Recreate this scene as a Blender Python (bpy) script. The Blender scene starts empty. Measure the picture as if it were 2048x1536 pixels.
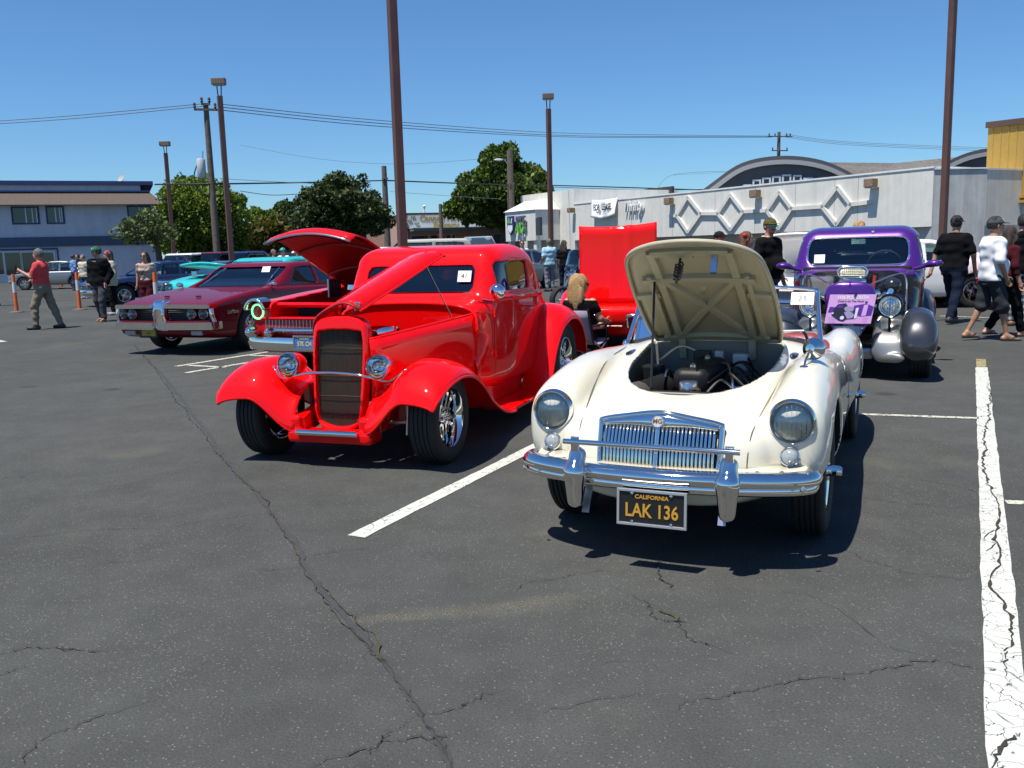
import bpy, bmesh, math, random
import numpy as np
from mathutils import Matrix, Vector
random.seed(7); RNG = np.random.default_rng(11)
SC = bpy.context.scene
COL = SC.collection
# ------------------------------------------------------------------ camera, sky, sun, exposure
CAM_H = 1.457; CAM_F = 1777.0; CAM_P = math.radians(8.66); CAM_R = math.radians(1.57)
_fw = np.array([0, math.cos(CAM_P), -math.sin(CAM_P)]); _r0 = np.array([1., 0, 0]); _u0 = np.cross(_r0, _fw)
_rt = math.cos(CAM_R)*_r0 - math.sin(CAM_R)*_u0; _up = math.sin(CAM_R)*_r0 + math.cos(CAM_R)*_u0
cd = bpy.data.cameras.new('camera'); cam = bpy.data.objects.new('camera', cd); COL.objects.link(cam)
cd.sensor_width = 36; cd.lens = CAM_F/2048*36; cd.clip_start = .05; cd.clip_end = 3000
cam.matrix_world = Matrix(((_rt[0], _up[0], -_fw[0], 0), (_rt[1], _up[1], -_fw[1], 0), (_rt[2], _up[2], -_fw[2], CAM_H), (0, 0, 0, 1)))
SC.camera = cam
SUN_EL = math.radians(69); SUN_AZ = math.atan2(-.69, -.74)          # direction towards the sun
SUN_D = Vector((math.cos(SUN_EL)*math.cos(SUN_AZ), math.cos(SUN_EL)*math.sin(SUN_AZ), math.sin(SUN_EL)))
wd = bpy.data.worlds.new('World'); SC.world = wd; wd.use_nodes = True
nt = wd.node_tree; bgn = nt.nodes['Background']; sky = nt.nodes.new('ShaderNodeTexSky'); sky.sky_type = 'NISHITA'
sky.sun_disc = False; sky.sun_elevation = SUN_EL; sky.sun_rotation = math.pi/2 - SUN_AZ
sky.air_density = 1.05; sky.dust_density = .0; sky.ozone_density = 2.6; sky.altitude = 10
tint = nt.nodes.new('ShaderNodeVectorMath'); tint.operation = 'MULTIPLY'; tint.inputs[1].default_value = (.50, .78, 1.06)
nt.links.new(sky.outputs[0], tint.inputs[0]); nt.links.new(tint.outputs[0], bgn.inputs[0]); bgn.inputs[1].default_value = .092
sl = bpy.data.lights.new('sun', 'SUN'); sl.energy = 5.0; sl.angle = math.radians(.53); sl.color = (1, .955, .87)
so = bpy.data.objects.new('sun', sl); COL.objects.link(so); so.rotation_euler = SUN_D.to_track_quat('Z', 'Y').to_euler()
SC.view_settings.view_transform = 'Standard'; SC.view_settings.look = 'None'; SC.view_settings.gamma = 1; SC.view_settings.exposure = .35
SC.view_settings.use_curve_mapping = False
SC.cycles.max_bounces = 8; SC.cycles.transparent_max_bounces = 12; SC.cycles.caustics_reflective = False; SC.cycles.caustics_refractive = False
# ------------------------------------------------------------------ where a sight line meets the ground / a depth / a height
def ray(px, py): return _fw + _rt*(px-1024)/CAM_F - _up*(py-768)/CAM_F
def gp(px, py, z=0.):
    d = ray(px, py); t = (z-CAM_H)/d[2]; return np.array([d[0]*t, d[1]*t, z])
def aty(px, py, Y):
    d = ray(px, py); t = Y/d[1]; return np.array([d[0]*t, Y, CAM_H+d[2]*t])
def onpl(px, py, P, n):
    d = ray(px, py); o = np.array([0, 0, CAM_H]); t = np.dot(np.asarray(P)-o, n)/np.dot(d, n); return o+d*t
# ------------------------------------------------------------------ materials
MATS = {}
def lin(c):
    return tuple((x/12.92 if x <= .04045 else ((x+.055)/1.055)**2.4) for x in c)
def mat(name, col=(.5, .5, .5), rough=.5, metal=0., coat=0., var=0., vscale=6., bump=0., bscale=40., trans=0., emit=None, spec=.5, aniso=0., sheen=0., flake=0., streak=0.):
    if name in MATS: return MATS[name]
    m = bpy.data.materials.new(name); m.use_nodes = True; N = m.node_tree.nodes; L = m.node_tree.links
    b = N['Principled BSDF']; b.inputs['Base Color'].default_value = (*col, 1); b.inputs['Roughness'].default_value = rough
    b.inputs['Metallic'].default_value = metal; b.inputs['Coat Weight'].default_value = coat; b.inputs['Coat Roughness'].default_value = .03
    b.inputs['Transmission Weight'].default_value = trans; b.inputs['Specular IOR Level'].default_value = spec
    if sheen: b.inputs['Sheen Weight'].default_value = sheen
    if emit: b.inputs['Emission Color'].default_value = (*emit[0], 1); b.inputs['Emission Strength'].default_value = emit[1]
    if var or bump or flake:
        tc = N.new('ShaderNodeTexCoord')
    if var:
        n1 = N.new('ShaderNodeTexNoise'); n1.inputs['Scale'].default_value = vscale; n1.inputs['Detail'].default_value = 6; n1.inputs['Roughness'].default_value = .65
        L.new(tc.outputs['Object'], n1.inputs['Vector'])
        mr = N.new('ShaderNodeMapRange'); mr.inputs[1].default_value = .28; mr.inputs[2].default_value = .72; mr.inputs[3].default_value = 1-var; mr.inputs[4].default_value = 1+var
        L.new(n1.outputs['Fac'], mr.inputs[0])
        mx = N.new('ShaderNodeVectorMath'); mx.operation = 'SCALE'; mx.inputs[0].default_value = col; fac = mr.outputs[0]
        if streak:
            mp = N.new('ShaderNodeMapping'); mp.inputs['Scale'].default_value = (2.2, 2.2, .12); L.new(tc.outputs['Object'], mp.inputs['Vector']); n3 = N.new('ShaderNodeTexNoise'); n3.inputs['Scale'].default_value = 1.0; n3.inputs['Detail'].default_value = 7; n3.inputs['Roughness'].default_value = .7; L.new(mp.outputs[0], n3.inputs['Vector'])
            m3 = N.new('ShaderNodeMapRange'); m3.inputs[1].default_value = .45; m3.inputs[2].default_value = .75; m3.inputs[3].default_value = 1; m3.inputs[4].default_value = 1-streak; L.new(n3.outputs['Fac'], m3.inputs[0]); q = N.new('ShaderNodeMath'); q.operation = 'MULTIPLY'; L.new(fac, q.inputs[0]); L.new(m3.outputs[0], q.inputs[1]); fac = q.outputs[0]
        L.new(fac, mx.inputs['Scale']); L.new(mx.outputs[0], b.inputs['Base Color'])
    if bump:
        n2 = N.new('ShaderNodeTexNoise'); n2.inputs['Scale'].default_value = bscale; n2.inputs['Detail'].default_value = 4
        L.new(tc.outputs['Object'], n2.inputs['Vector'])
        bp = N.new('ShaderNodeBump'); bp.inputs['Strength'].default_value = bump; bp.inputs['Distance'].default_value = .02
        L.new(n2.outputs['Fac'], bp.inputs['Height']); L.new(bp.outputs[0], b.inputs['Normal'])
    MATS[name] = m; return m
def glass_mat(name, col=(.75, .85, .85), alpha=.28, rough=.01):
    if name in MATS: return MATS[name]
    m = bpy.data.materials.new(name); m.use_nodes = True; N = m.node_tree.nodes; L = m.node_tree.links
    N.remove(N['Principled BSDF']); out = N['Material Output']
    tr = N.new('ShaderNodeBsdfTransparent'); tr.inputs[0].default_value = (*col, 1)
    gl = N.new('ShaderNodeBsdfGlossy'); gl.inputs['Roughness'].default_value = rough; gl.inputs[0].default_value = (1, 1, 1, 1)
    fr = N.new('ShaderNodeFresnel'); fr.inputs[0].default_value = 1.5
    mr = N.new('ShaderNodeMath'); mr.operation = 'MULTIPLY_ADD'; mr.inputs[1].default_value = 1.0; mr.inputs[2].default_value = alpha*.12
    L.new(fr.outputs[0], mr.inputs[0])
    mx = N.new('ShaderNodeMixShader'); L.new(mr.outputs[0], mx.inputs[0]); L.new(tr.outputs[0], mx.inputs[1]); L.new(gl.outputs[0], mx.inputs[2])
    L.new(mx.outputs[0], out.inputs[0]); MATS[name] = m; return m
def paint(name, col, rough=.32, metal=0., flake=0.):
    return mat(name, col, rough=rough, metal=metal, coat=1.0, var=.03, vscale=3)
CHROME = mat('chrome', (.84, .82, .78), .045, 1., var=.04, vscale=9)
STEEL = mat('brushed_steel', (.55, .56, .58), .28, 1., var=.1, vscale=30)
RUBBER = mat('rubber', (.016, .016, .017), .72, var=.25, vscale=25, bump=.15, bscale=90)
BLACK = mat('black_plastic', (.012, .012, .013), .4, var=.2)
DARK = mat('dark_cavity', (.01, .01, .011), .9)
WHITEP = mat('white_card', (.82, .82, .82), .7)
LENS = glass_mat('lamp_glass', (.985, .99, .99), .3)
GLASS = glass_mat('car_glass', (.55, .66, .66), .35)
GLASSD = glass_mat('tinted_glass', (.07, .09, .10), .4)
AMBER = mat('amber_lens', (.85, .33, .03), .15, coat=1)
REDL = mat('red_lens', (.5, .01, .01), .15, coat=1)
# ------------------------------------------------------------------ objects
def link(name, me, m=None, parent=None, label=None, cat=None, group=None, kind=None):
    o = bpy.data.objects.new(name, me); COL.objects.link(o)
    if m is not None and me is not None: me.materials.append(m)
    if parent is not None: o.parent = parent
    if label: o['label'] = label
    if cat: o['category'] = cat
    if group: o['group'] = group
    if kind: o['kind'] = kind
    return o
def thing(name, label, cat, loc=(0, 0, 0), rz=0., group=None):
    o = link(name, None, None, None, label, cat, group); o.location = loc; o.rotation_euler = (0, 0, rz); o.empty_display_size = .3; return o
def carroot(name, label, cat, x, y, yaw, group=None, z=0):
    a = math.radians(yaw); return thing(name, label, cat, (x, y, z), math.atan2(-math.cos(a), -math.sin(a)), group)
def dup(o, parent=None, loc=None, rz=None, label=None):
    c = o.copy(); COL.objects.link(c)
    if parent is not None: c.parent = parent
    if loc is not None: c.location = loc
    if rz is not None: c.rotation_euler = (0, 0, rz)
    if label: c['label'] = label
    for ch in o.children: dup(ch, c)
    return c
def T(loc=(0, 0, 0), rx=0, ry=0, rz=0, s=None):
    m = Matrix.Translation(loc) @ Matrix.Rotation(rz, 4, 'Z') @ Matrix.Rotation(ry, 4, 'Y') @ Matrix.Rotation(rx, 4, 'X')
    if s is not None: m = m @ Matrix.Diagonal((*s, 1))
    return m
def frame(o, zdir, xhint=(1, 0, 0)):
    z = Vector(zdir).normalized(); x = Vector(xhint); x = (x - z*x.dot(z)).normalized(); y = z.cross(x)
    return Matrix(((x[0], y[0], z[0], o[0]), (x[1], y[1], z[1], o[1]), (x[2], y[2], z[2], o[2]), (0, 0, 0, 1)))
class MB:
    def __init__(s): s.v = []; s.f = []
    def add(s, V, F, M=None):
        n = len(s.v)
        if M is not None: V = [tuple(M @ Vector(p)) for p in V]
        s.v += [tuple(p) for p in V]; s.f += [tuple(i+n for i in f) for f in F]; return s
    def box(s, c, d, M=None):
        x, y, z = c; a, b, e = d[0]/2, d[1]/2, d[2]/2
        V = [(x+i*a, y+j*b, z+k*e) for i in (-1, 1) for j in (-1, 1) for k in (-1, 1)]
        return s.add(V, [(0, 1, 3, 2), (4, 6, 7, 5), (0, 4, 5, 1), (2, 3, 7, 6), (0, 2, 6, 4), (1, 5, 7, 3)], M)
    def tube(s, P, r, n=8, M=None, cap=True, closed=False, flat=1.):
        P = [Vector(p) for p in P]; m = len(P); V = []; F = []; R = r if hasattr(r, '__len__') else [r]*m
        up = None
        for i in range(m):
            if closed: t = P[(i+1) % m]-P[i-1]
            else: t = P[min(i+1, m-1)]-P[max(i-1, 0)]
            t = t.normalized() if t.length > 1e-9 else Vector((0, 0, 1))
            if up is None:
                up = Vector((0, 0, 1)) if abs(t.z) < .9 else Vector((1, 0, 0))
            a = up - t*up.dot(t)
            if a.length < 1e-4: a = Vector((1, 0, 0)) - t*t.x
            a.normalize(); b = t.cross(a); up = a
            for k in range(n):
                th = 2*math.pi*k/n; V.append(P[i] + (a*math.cos(th)*flat + b*math.sin(th))*R[i])
        for i in range(m if closed else m-1):
            for k in range(n):
                j = (i+1) % m; F.append((i*n+k, i*n+(k+1) % n, j*n+(k+1) % n, j*n+k))
        if cap and not closed: F.append(tuple(range(n-1, -1, -1))); F.append(tuple((m-1)*n+k for k in range(n)))
        return s.add(V, F, M)
    def lathe(s, prof, n=24, M=None, closed=False, cap=True):
        V = []; F = []; m = len(prof)
        for r, z in prof:
            for k in range(n):
                th = 2*math.pi*k/n; V.append((r*math.cos(th), r*math.sin(th), z))
        for i in range(m if closed else m-1):
            for k in range(n):
                j = (i+1) % m; F.append((i*n+k, i*n+(k+1) % n, j*n+(k+1) % n, j*n+k))
        if not closed and cap:
            if prof[0][0] > 1e-6: F.append(tuple(range(n-1, -1, -1)))
            if prof[-1][0] > 1e-6: F.append(tuple((m-1)*n+k for k in range(n)))
        return s.add(V, F, M)
    def prism(s, poly, z0, z1, M=None):
        n = len(poly); V = [(x, y, z0) for x, y in poly] + [(x, y, z1) for x, y in poly]
        F = [tuple(range(n-1, -1, -1)), tuple(range(n, 2*n))] + [(i, (i+1) % n, n+(i+1) % n, n+i) for i in range(n)]
        return s.add(V, F, M)
    def ell(s, c, r, nu=14, nv=9, M=None):
        V = []; F = []
        for j in range(nv+1):
            ph = math.pi*j/nv
            for i in range(nu):
                th = 2*math.pi*i/nu; V.append((c[0]+r[0]*math.sin(ph)*math.cos(th), c[1]+r[1]*math.sin(ph)*math.sin(th), c[2]+r[2]*math.cos(ph)))
        for j in range(nv):
            for i in range(nu): F.append((j*nu+i, (j+1)*nu+i, (j+1)*nu+(i+1) % nu, j*nu+(i+1) % nu))
        return s.add(V, F, M)
    def sweep(s, sec, P, M=None, up=(0, 0, 1), closed=False, scl=None):
        """section points (a: sideways, b: up) carried along path P"""
        P = [Vector(p) for p in P]; m = len(P); n = len(sec); V = []; F = []; upv = Vector(up)
        for i in range(m):
            t = (P[(i+1) % m]-P[i-1]) if closed else (P[min(i+1, m-1)]-P[max(i-1, 0)])
            t.normalize(); a = t.cross(upv).normalized(); b = a.cross(t)
            k = 1 if scl is None else scl[i]
            for q in sec: V.append(P[i] + a*q[0]*k + b*q[1]*k)
        for i in range(m if closed else m-1):
            for k in range(n):
                j = (i+1) % m; F.append((i*n+k, i*n+(k+1) % n, j*n+(k+1) % n, j*n+k))
        if not closed: F.append(tuple(range(n-1, -1, -1))); F.append(tuple((m-1)*n+k for k in range(n)))
        return s.add(V, F, M)
    def grid(s, G, M=None, flip=False):
        a = len(G); b = len(G[0]); V = [p for row in G for p in row]
        F = [(i*b+j, i*b+j+1, (i+1)*b+j+1, (i+1)*b+j) for i in range(a-1) for j in range(b-1)]
        if flip: F = [f[::-1] for f in F]
        return s.add(V, F, M)
    def build(s, name, m, parent=None, smooth=None, bevel=0., solid=0., **kw):
        me = bpy.data.meshes.new(name); me.from_pydata(s.v, [], s.f); me.update()
        if bevel or kw.pop('fixn', True):
            bm = bmesh.new(); bm.from_mesh(me)
            bmesh.ops.recalc_face_normals(bm, faces=bm.faces)
            if bevel: bmesh.ops.bevel(bm, geom=[e for e in bm.edges if len(e.link_faces) == 2 and e.calc_face_angle(0) > .5], offset=bevel, segments=2, affect='EDGES', profile=.6)
            bm.to_mesh(me); bm.free()
        if smooth is not None:
            me.shade_smooth()
            if smooth < 3: me.set_sharp_from_angle(angle=smooth)
        o = link(name, me, m, parent, **{k: v for k, v in kw.items() if k in ('label', 'cat', 'group', 'kind')})
        if solid:
            md = o.modifiers.new('s', 'SOLIDIFY'); md.thickness = solid; md.offset = 0
        return o
def spl(pts, n=8, closed=False):
    """Catmull-Rom through points, any dimension"""
    P = np.array(pts, float); m = len(P); out = []
    rng = range(m if closed else m-1)
    for i in rng:
        if closed: p0, p1, p2, p3 = P[i-1], P[i], P[(i+1) % m], P[(i+2) % m]
        else: p0, p1, p2, p3 = P[max(i-1, 0)], P[i], P[i+1], P[min(i+2, m-1)]
        for k in range(n):
            t = k/n; out.append(.5*((2*p1)+(-p0+p2)*t+(2*p0-5*p1+4*p2-p3)*t*t+(-p0+3*p1-3*p2+p3)*t**3))
    if not closed: out.append(P[-1])
    return np.array(out)
def text(s, size, name, m, parent=None, M=None, extrude=.004, align='CENTER', shear=0., sx=1., bold=0., **kw):
    cu = bpy.data.curves.new('t', 'FONT'); cu.body = s; cu.size = size; cu.extrude = extrude; cu.align_x = align; cu.align_y = 'CENTER'; cu.shear = shear; cu.offset = bold
    cu.resolution_u = 3
    o = bpy.data.objects.new('t', cu); COL.objects.link(o); dg = bpy.context.evaluated_depsgraph_get()
    me = bpy.data.meshes.new_from_object(o.evaluated_get(dg)); bpy.data.objects.remove(o); bpy.data.curves.remove(cu); me.name = name
    me.materials.clear()
    X = Matrix.Diagonal((sx, 1, 1, 1))
    me.transform((M if M is not None else Matrix.Identity(4)) @ X)
    return link(name, me, m, parent, **kw)
# ------------------------------------------------------------------ implicit surfaces -> mesh (surface nets, vertices pulled onto the surface)
def prof(xs, ys, n=400):
    """smooth 1-D profile through points"""
    o = np.argsort(xs); xs = np.array(xs, float)[o]; ys = np.array(ys, float)[o]
    d = np.diff(ys)/np.diff(xs); mth = np.zeros_like(xs); mth[1:-1] = np.where(d[:-1]*d[1:] > 0, 2*d[:-1]*d[1:]/(d[:-1]+d[1:]+1e-12), 0); mth[0] = d[0]; mth[-1] = d[-1]
    q = np.linspace(xs[0], xs[-1], n); i = np.clip(np.searchsorted(xs, q)-1, 0, len(xs)-2); h = xs[i+1]-xs[i]; t = (q-xs[i])/h
    v = (2*t**3-3*t**2+1)*ys[i]+(t**3-2*t**2+t)*h*mth[i]+(-2*t**3+3*t**2)*ys[i+1]+(t**3-t**2)*h*mth[i+1]
    return lambda x: np.interp(x, q, v)
def smin(a, b, k):
    h = np.clip(.5+.5*(b-a)/k, 0, 1); return b+(a-b)*h-k*h*(1-h)
def smax(a, b, k): return -smin(-a, -b, k)
def sbox(x, y, z, c, d, r=0.):
    qx = np.abs(x-c[0])-d[0]+r; qy = np.abs(y-c[1])-d[1]+r; qz = np.abs(z-c[2])-d[2]+r
    return np.sqrt(np.maximum(qx, 0)**2+np.maximum(qy, 0)**2+np.maximum(qz, 0)**2)+np.minimum(np.maximum(qx, np.maximum(qy, qz)), 0)-r
def sell(x, y, z, c, r):
    a = np.sqrt(((x-c[0])/r[0])**2+((y-c[1])/r[1])**2+((z-c[2])/r[2])**2); return (a-1)*min(r)
def cyl_y(x, y, z, cx, cz, r): return np.sqrt((x-cx)**2+(z-cz)**2)-r+0*y
def rcone(x, y, z, a, b, ra, rb):
    a = np.array(a, float); b = np.array(b, float); d = b-a; L = float(d@d)+1e-12
    t = np.clip(((x-a[0])*d[0]+(y-a[1])*d[1]+(z-a[2])*d[2])/L, 0, 1)
    return np.sqrt((x-a[0]-d[0]*t)**2+(y-a[1]-d[1]*t)**2+(z-a[2]-d[2]*t)**2)-(ra+(rb-ra)*t)
def poly2(u, v, pts):
    P = np.array(pts, float); n = len(P); d = None; s = None
    for i in range(n):
        ax, ay = P[i]; bx, by = P[i-1]; ex, ey = bx-ax, by-ay; wx = u-ax; wy = v-ay
        t = np.clip((wx*ex+wy*ey)/(ex*ex+ey*ey+1e-12), 0, 1); q = (wx-ex*t)**2+(wy-ey*t)**2
        d = q if d is None else np.minimum(d, q)
        c1 = v >= ay; c2 = v < by; c3 = ex*wy > ey*wx
        fl = (c1 & c2 & c3) | (~c1 & ~c2 & ~c3)
        s = fl if s is None else s ^ fl
    return np.sqrt(d)*np.where(s, -1., 1.)
def loft(x, y, z, yc, w, zc, hh, n=2.6):
    """super-elliptic tube along x; yc,w,zc,hh functions of x"""
    W = np.maximum(w(x), 1e-3); H = np.maximum(hh(x), 1e-3); a = np.abs(y-yc(x))/W; b = np.abs(z-zc(x))/H
    return ((a**n+b**n)**(1./n)-1)*np.minimum(W, H)
def snet(f, lo, hi, h, sym=True, it=2):
    lo = np.array(lo, float); hi = np.array(hi, float)
    xs = np.arange(lo[0], hi[0]+h, h); zs = np.arange(lo[2], hi[2]+h, h)
    if sym:
        ys = np.arange(h/2, hi[1]+h, h); F = f(xs[:, None, None], ys[None, :, None], zs[None, None, :])
        F = np.broadcast_to(F, (len(xs), len(ys), len(zs))); F = np.concatenate([F[:, ::-1], F], 1); ys = np.concatenate([-ys[::-1], ys])
    else:
        ys = np.arange(lo[1], hi[1]+h, h); F = np.broadcast_to(f(xs[:, None, None], ys[None, :, None], zs[None, None, :]), (len(xs), len(ys), len(zs)))
    S = F < 0; nx, ny, nz = F.shape
    c = sum(S[i:nx-1+i, j:ny-1+j, k:nz-1+k].astype(np.int8) for i in (0, 1) for j in (0, 1) for k in (0, 1))
    A = np.argwhere((c > 0) & (c < 8)); N = len(A)
    if N == 0: return np.zeros((0, 3)), np.zeros((0, 4), int)
    idx = np.full((nx-1, ny-1, nz-1), -1, np.int32); idx[A[:, 0], A[:, 1], A[:, 2]] = np.arange(N)
    cor = [(i, j, k) for i in (0, 1) for j in (0, 1) for k in (0, 1)]
    G = np.stack([F[A[:, 0]+i, A[:, 1]+j, A[:, 2]+k] for i, j, k in cor], 1)
    acc = np.zeros((N, 3)); cnt = np.zeros(N)
    for a in range(8):
        for b in range(a+1, 8):
            da = np.array(cor[b])-np.array(cor[a])
            if np.abs(da).sum() != 1: continue
            ga, gb = G[:, a], G[:, b]; m = (ga < 0) != (gb < 0); t = np.where(m, ga/np.where(m, ga-gb, 1), 0)
            acc += np.where(m[:, None], np.array(cor[a])+t[:, None]*da, 0); cnt += m
    P = A+acc/cnt[:, None]
    V = np.stack([xs[0]+P[:, 0]*h, np.interp(P[:, 1], np.arange(ny), ys), zs[0]+P[:, 2]*h], 1)
    Q = []
    for ax in range(3):
        s0 = [slice(1, -1)]*3; s1 = [slice(1, -1)]*3; s0[ax] = slice(0, -1); s1[ax] = slice(1, None)
        E = S[tuple(s0)] != S[tuple(s1)]; I = np.argwhere(E)
        off = [1, 1, 1]; off[ax] = 0; I = I+off
        if len(I) == 0: continue
        o1, o2 = [(1, 2), (2, 0), (0, 1)][ax]; e1 = np.zeros(3, int); e1[o1] = 1; e2 = np.zeros(3, int); e2[o2] = 1
        q = np.stack([idx[tuple((I-e1-e2).T)], idx[tuple((I-e2).T)], idx[tuple(I.T)], idx[tuple((I-e1).T)]], 1)
        fl = S[tuple(I.T)]; q = np.where(fl[:, None], q, q[:, ::-1]); Q.append(q)
    Q = np.concatenate(Q); Q = Q[(Q >= 0).all(1)]
    for _ in range(it):
        e = h*.15; x, y, z = V.T; yy = np.abs(y) if sym else y; sg = np.where(y < 0, -1, 1) if sym else 1
        f0 = f(x, yy, z); g = np.stack([f(x+e, yy, z)-f(x-e, yy, z), (f(x, yy+e, z)-f(x, yy-e, z))*sg, f(x, yy, z+e)-f(x, yy, z-e)], 1)/(2*e)
        st = (f0/np.maximum((g*g).sum(1), .04))[:, None]*g; L = np.linalg.norm(st, axis=1, keepdims=True); V = V-st*np.minimum(1, .6*h/np.maximum(L, 1e-9))
    return V, Q
def sdf(name, f, lo, hi, h, m, parent=None, sym=True, smooth=.75, it=2, keep=None, mats=(), **kw):
    V, Q = snet(f, lo, hi, h, sym, it)
    if keep is not None:
        C = V[Q].mean(1); Q = Q[keep(C[:, 0], C[:, 1], C[:, 2])]
        u, inv = np.unique(Q, return_inverse=True); V = V[u]; Q = inv.reshape(-1, 4)
    me = bpy.data.meshes.new(name); n = len(Q)
    me.vertices.add(len(V)); me.vertices.foreach_set('co', V.astype(np.float32).ravel())
    me.loops.add(4*n); me.loops.foreach_set('vertex_index', Q.astype(np.int32).ravel())
    me.polygons.add(n); me.polygons.foreach_set('loop_start', np.arange(0, 4*n, 4, dtype=np.int32))
    me.update(); me.validate()
    me.shade_smooth()
    if smooth: me.set_sharp_from_angle(angle=smooth)
    o = link(name, me, m, parent, **kw)
    if mats and len(me.polygons) == n:
        C = V[Q].mean(1); idx = np.zeros(n, np.int32)
        for i, (mm, sel) in enumerate(mats): me.materials.append(mm); idx[sel(C[:, 0], C[:, 1], C[:, 2])] = i+1
        me.polygons.foreach_set('material_index', idx)
    return o
# ================================================================== GROUND
def asphalt():
    m = bpy.data.materials.new('asphalt'); m.use_nodes = True; N = m.node_tree.nodes; L = m.node_tree.links; b = N['Principled BSDF']
    tc = N.new('ShaderNodeTexCoord')
    def noise(sc, det=5, r=.6):
        n = N.new('ShaderNodeTexNoise'); n.inputs['Scale'].default_value = sc; n.inputs['Detail'].default_value = det; n.inputs['Roughness'].default_value = r; L.new(tc.outputs['Object'], n.inputs['Vector']); return n
    def rng(src, a, b_, c, d):
        r = N.new('ShaderNodeMapRange'); r.inputs[1].default_value = a; r.inputs[2].default_value = b_; r.inputs[3].default_value = c; r.inputs[4].default_value = d; L.new(src, r.inputs[0]); return r
    def math_(op, a, b_):
        q = N.new('ShaderNodeMath'); q.operation = op
        for i, s in enumerate((a, b_)):
            if isinstance(s, (int, float)): q.inputs[i].default_value = s
            else: L.new(s, q.inputs[i])
        return q.outputs[0]
    big = rng(noise(.35, 6, .62).outputs['Fac'], .3, .7, .84, 1.18).outputs[0]
    mid = rng(noise(3.1, 6, .7).outputs['Fac'], .3, .7, .86, 1.14).outputs[0]
    fine = rng(noise(120, 3, .7).outputs['Fac'], .25, .75, .62, 1.38).outputs[0]
    base = math_('MULTIPLY', math_('MULTIPLY', big, mid), fine)
    # pale aggregate stones
    v = N.new('ShaderNodeTexVoronoi'); v.inputs['Scale'].default_value = 105; L.new(tc.outputs['Object'], v.inputs['Vector'])
    sx = N.new('ShaderNodeSeparateColor'); L.new(v.outputs['Color'], sx.inputs[0])
    pat = rng(noise(.8, 5, .6).outputs['Fac'], .35, .7, .965, .74).outputs[0]
    st = math_('MULTIPLY', math_('GREATER_THAN', sx.outputs[0], pat), math_('LESS_THAN', v.outputs['Distance'], .36))
    col = N.new('ShaderNodeVectorMath'); col.operation = 'SCALE'; col.inputs[0].default_value = (.0670, .0685, .0645); L.new(base, col.inputs['Scale'])
    stc = N.new('ShaderNodeMix'); stc.data_type = 'RGBA'; L.new(sx.outputs[1], stc.inputs[0]); stc.inputs[6].default_value = (.13, .12, .095, 1); stc.inputs[7].default_value = (.30, .29, .26, 1)
    mx = N.new('ShaderNodeMix'); mx.data_type = 'RGBA'; L.new(math_('MULTIPLY', st, .5), mx.inputs[0]); L.new(col.outputs[0], mx.inputs[6]); L.new(stc.outputs[2], mx.inputs[7])
    # oil spots
    ov = N.new('ShaderNodeTexVoronoi'); ov.inputs['Scale'].default_value = .75; L.new(tc.outputs['Object'], ov.inputs['Vector'])
    od = math_('ADD', ov.outputs['Distance'], math_('MULTIPLY', noise(9, 3).outputs['Fac'], .12))
    oil = rng(od, .10, .16, .62, 1.).outputs[0]
    # worn, sandy patches
    sand = rng(noise(.55, 7, .62).outputs['Fac'], .60, .74, 0, .30).outputs[0]
    m3 = N.new('ShaderNodeMix'); m3.data_type = 'RGBA'; L.new(math_('MULTIPLY', sand, fine), m3.inputs[0]); L.new(mx.outputs[2], m3.inputs[6]); m3.inputs[7].default_value = (.16, .145, .10, 1)
    # gravelly worn spots that lie at fixed places on the lot
    last = m3.outputs[2]
    for (px_, py_), (rx_, ry_), an_ in (((940, 1222), (.40, .075), .05), ((1090, 1200), (.25, .06), .25), ((760, 1238), (.2, .05), .1), ((1120, 1060), (.2, .06), .4)):
        c_ = gp(px_, py_); mp = N.new('ShaderNodeMapping'); mp.vector_type = 'TEXTURE'; mp.inputs['Location'].default_value = (c_[0], c_[1], 0); mp.inputs['Rotation'].default_value = (0, 0, an_); mp.inputs['Scale'].default_value = (rx_, ry_, 1); L.new(tc.outputs['Object'], mp.inputs['Vector'])
        ln = N.new('ShaderNodeVectorMath'); ln.operation = 'LENGTH'; L.new(mp.outputs[0], ln.inputs[0]); dd = math_('ADD', ln.outputs['Value'], math_('MULTIPLY', math_('SUBTRACT', noise(14, 4).outputs['Fac'], .5), 1.4))
        mk = math_('MULTIPLY', rng(dd, .35, 1.2, .42, 0).outputs[0], rng(noise(150, 2).outputs['Fac'], .50, .60, .03, 1).outputs[0]); mz = N.new('ShaderNodeMix'); mz.data_type = 'RGBA'; L.new(mk, mz.inputs[0]); L.new(last, mz.inputs[6]); mz.inputs[7].default_value = (.24, .21, .14, 1); last = mz.outputs[2]
    m2 = N.new('ShaderNodeVectorMath'); m2.operation = 'SCALE'; L.new(last, m2.inputs[0]); L.new(oil, m2.inputs['Scale'])
    L.new(m2.outputs[0], b.inputs['Base Color']); b.inputs['Roughness'].default_value = .9; b.inputs['Specular IOR Level'].default_value = .15
    h = math_('ADD', math_('MULTIPLY', noise(160, 3, .8).outputs['Fac'], .6), math_('MULTIPLY', v.outputs['Distance'], -.5))
    bp = N.new('ShaderNodeBump'); bp.inputs['Strength'].default_value = .55; bp.inputs['Distance'].default_value = .006; L.new(h, bp.inputs['Height']); L.new(bp.outputs[0], b.inputs['Normal'])
    return m
gm = MB(); gm.add([(-900, -60, 0), (900, -60, 0), (900, 1500, 0), (-900, 1500, 0)], [(0, 1, 2, 3)])
GROUND = gm.build('ground', asphalt(), kind='structure')
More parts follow.
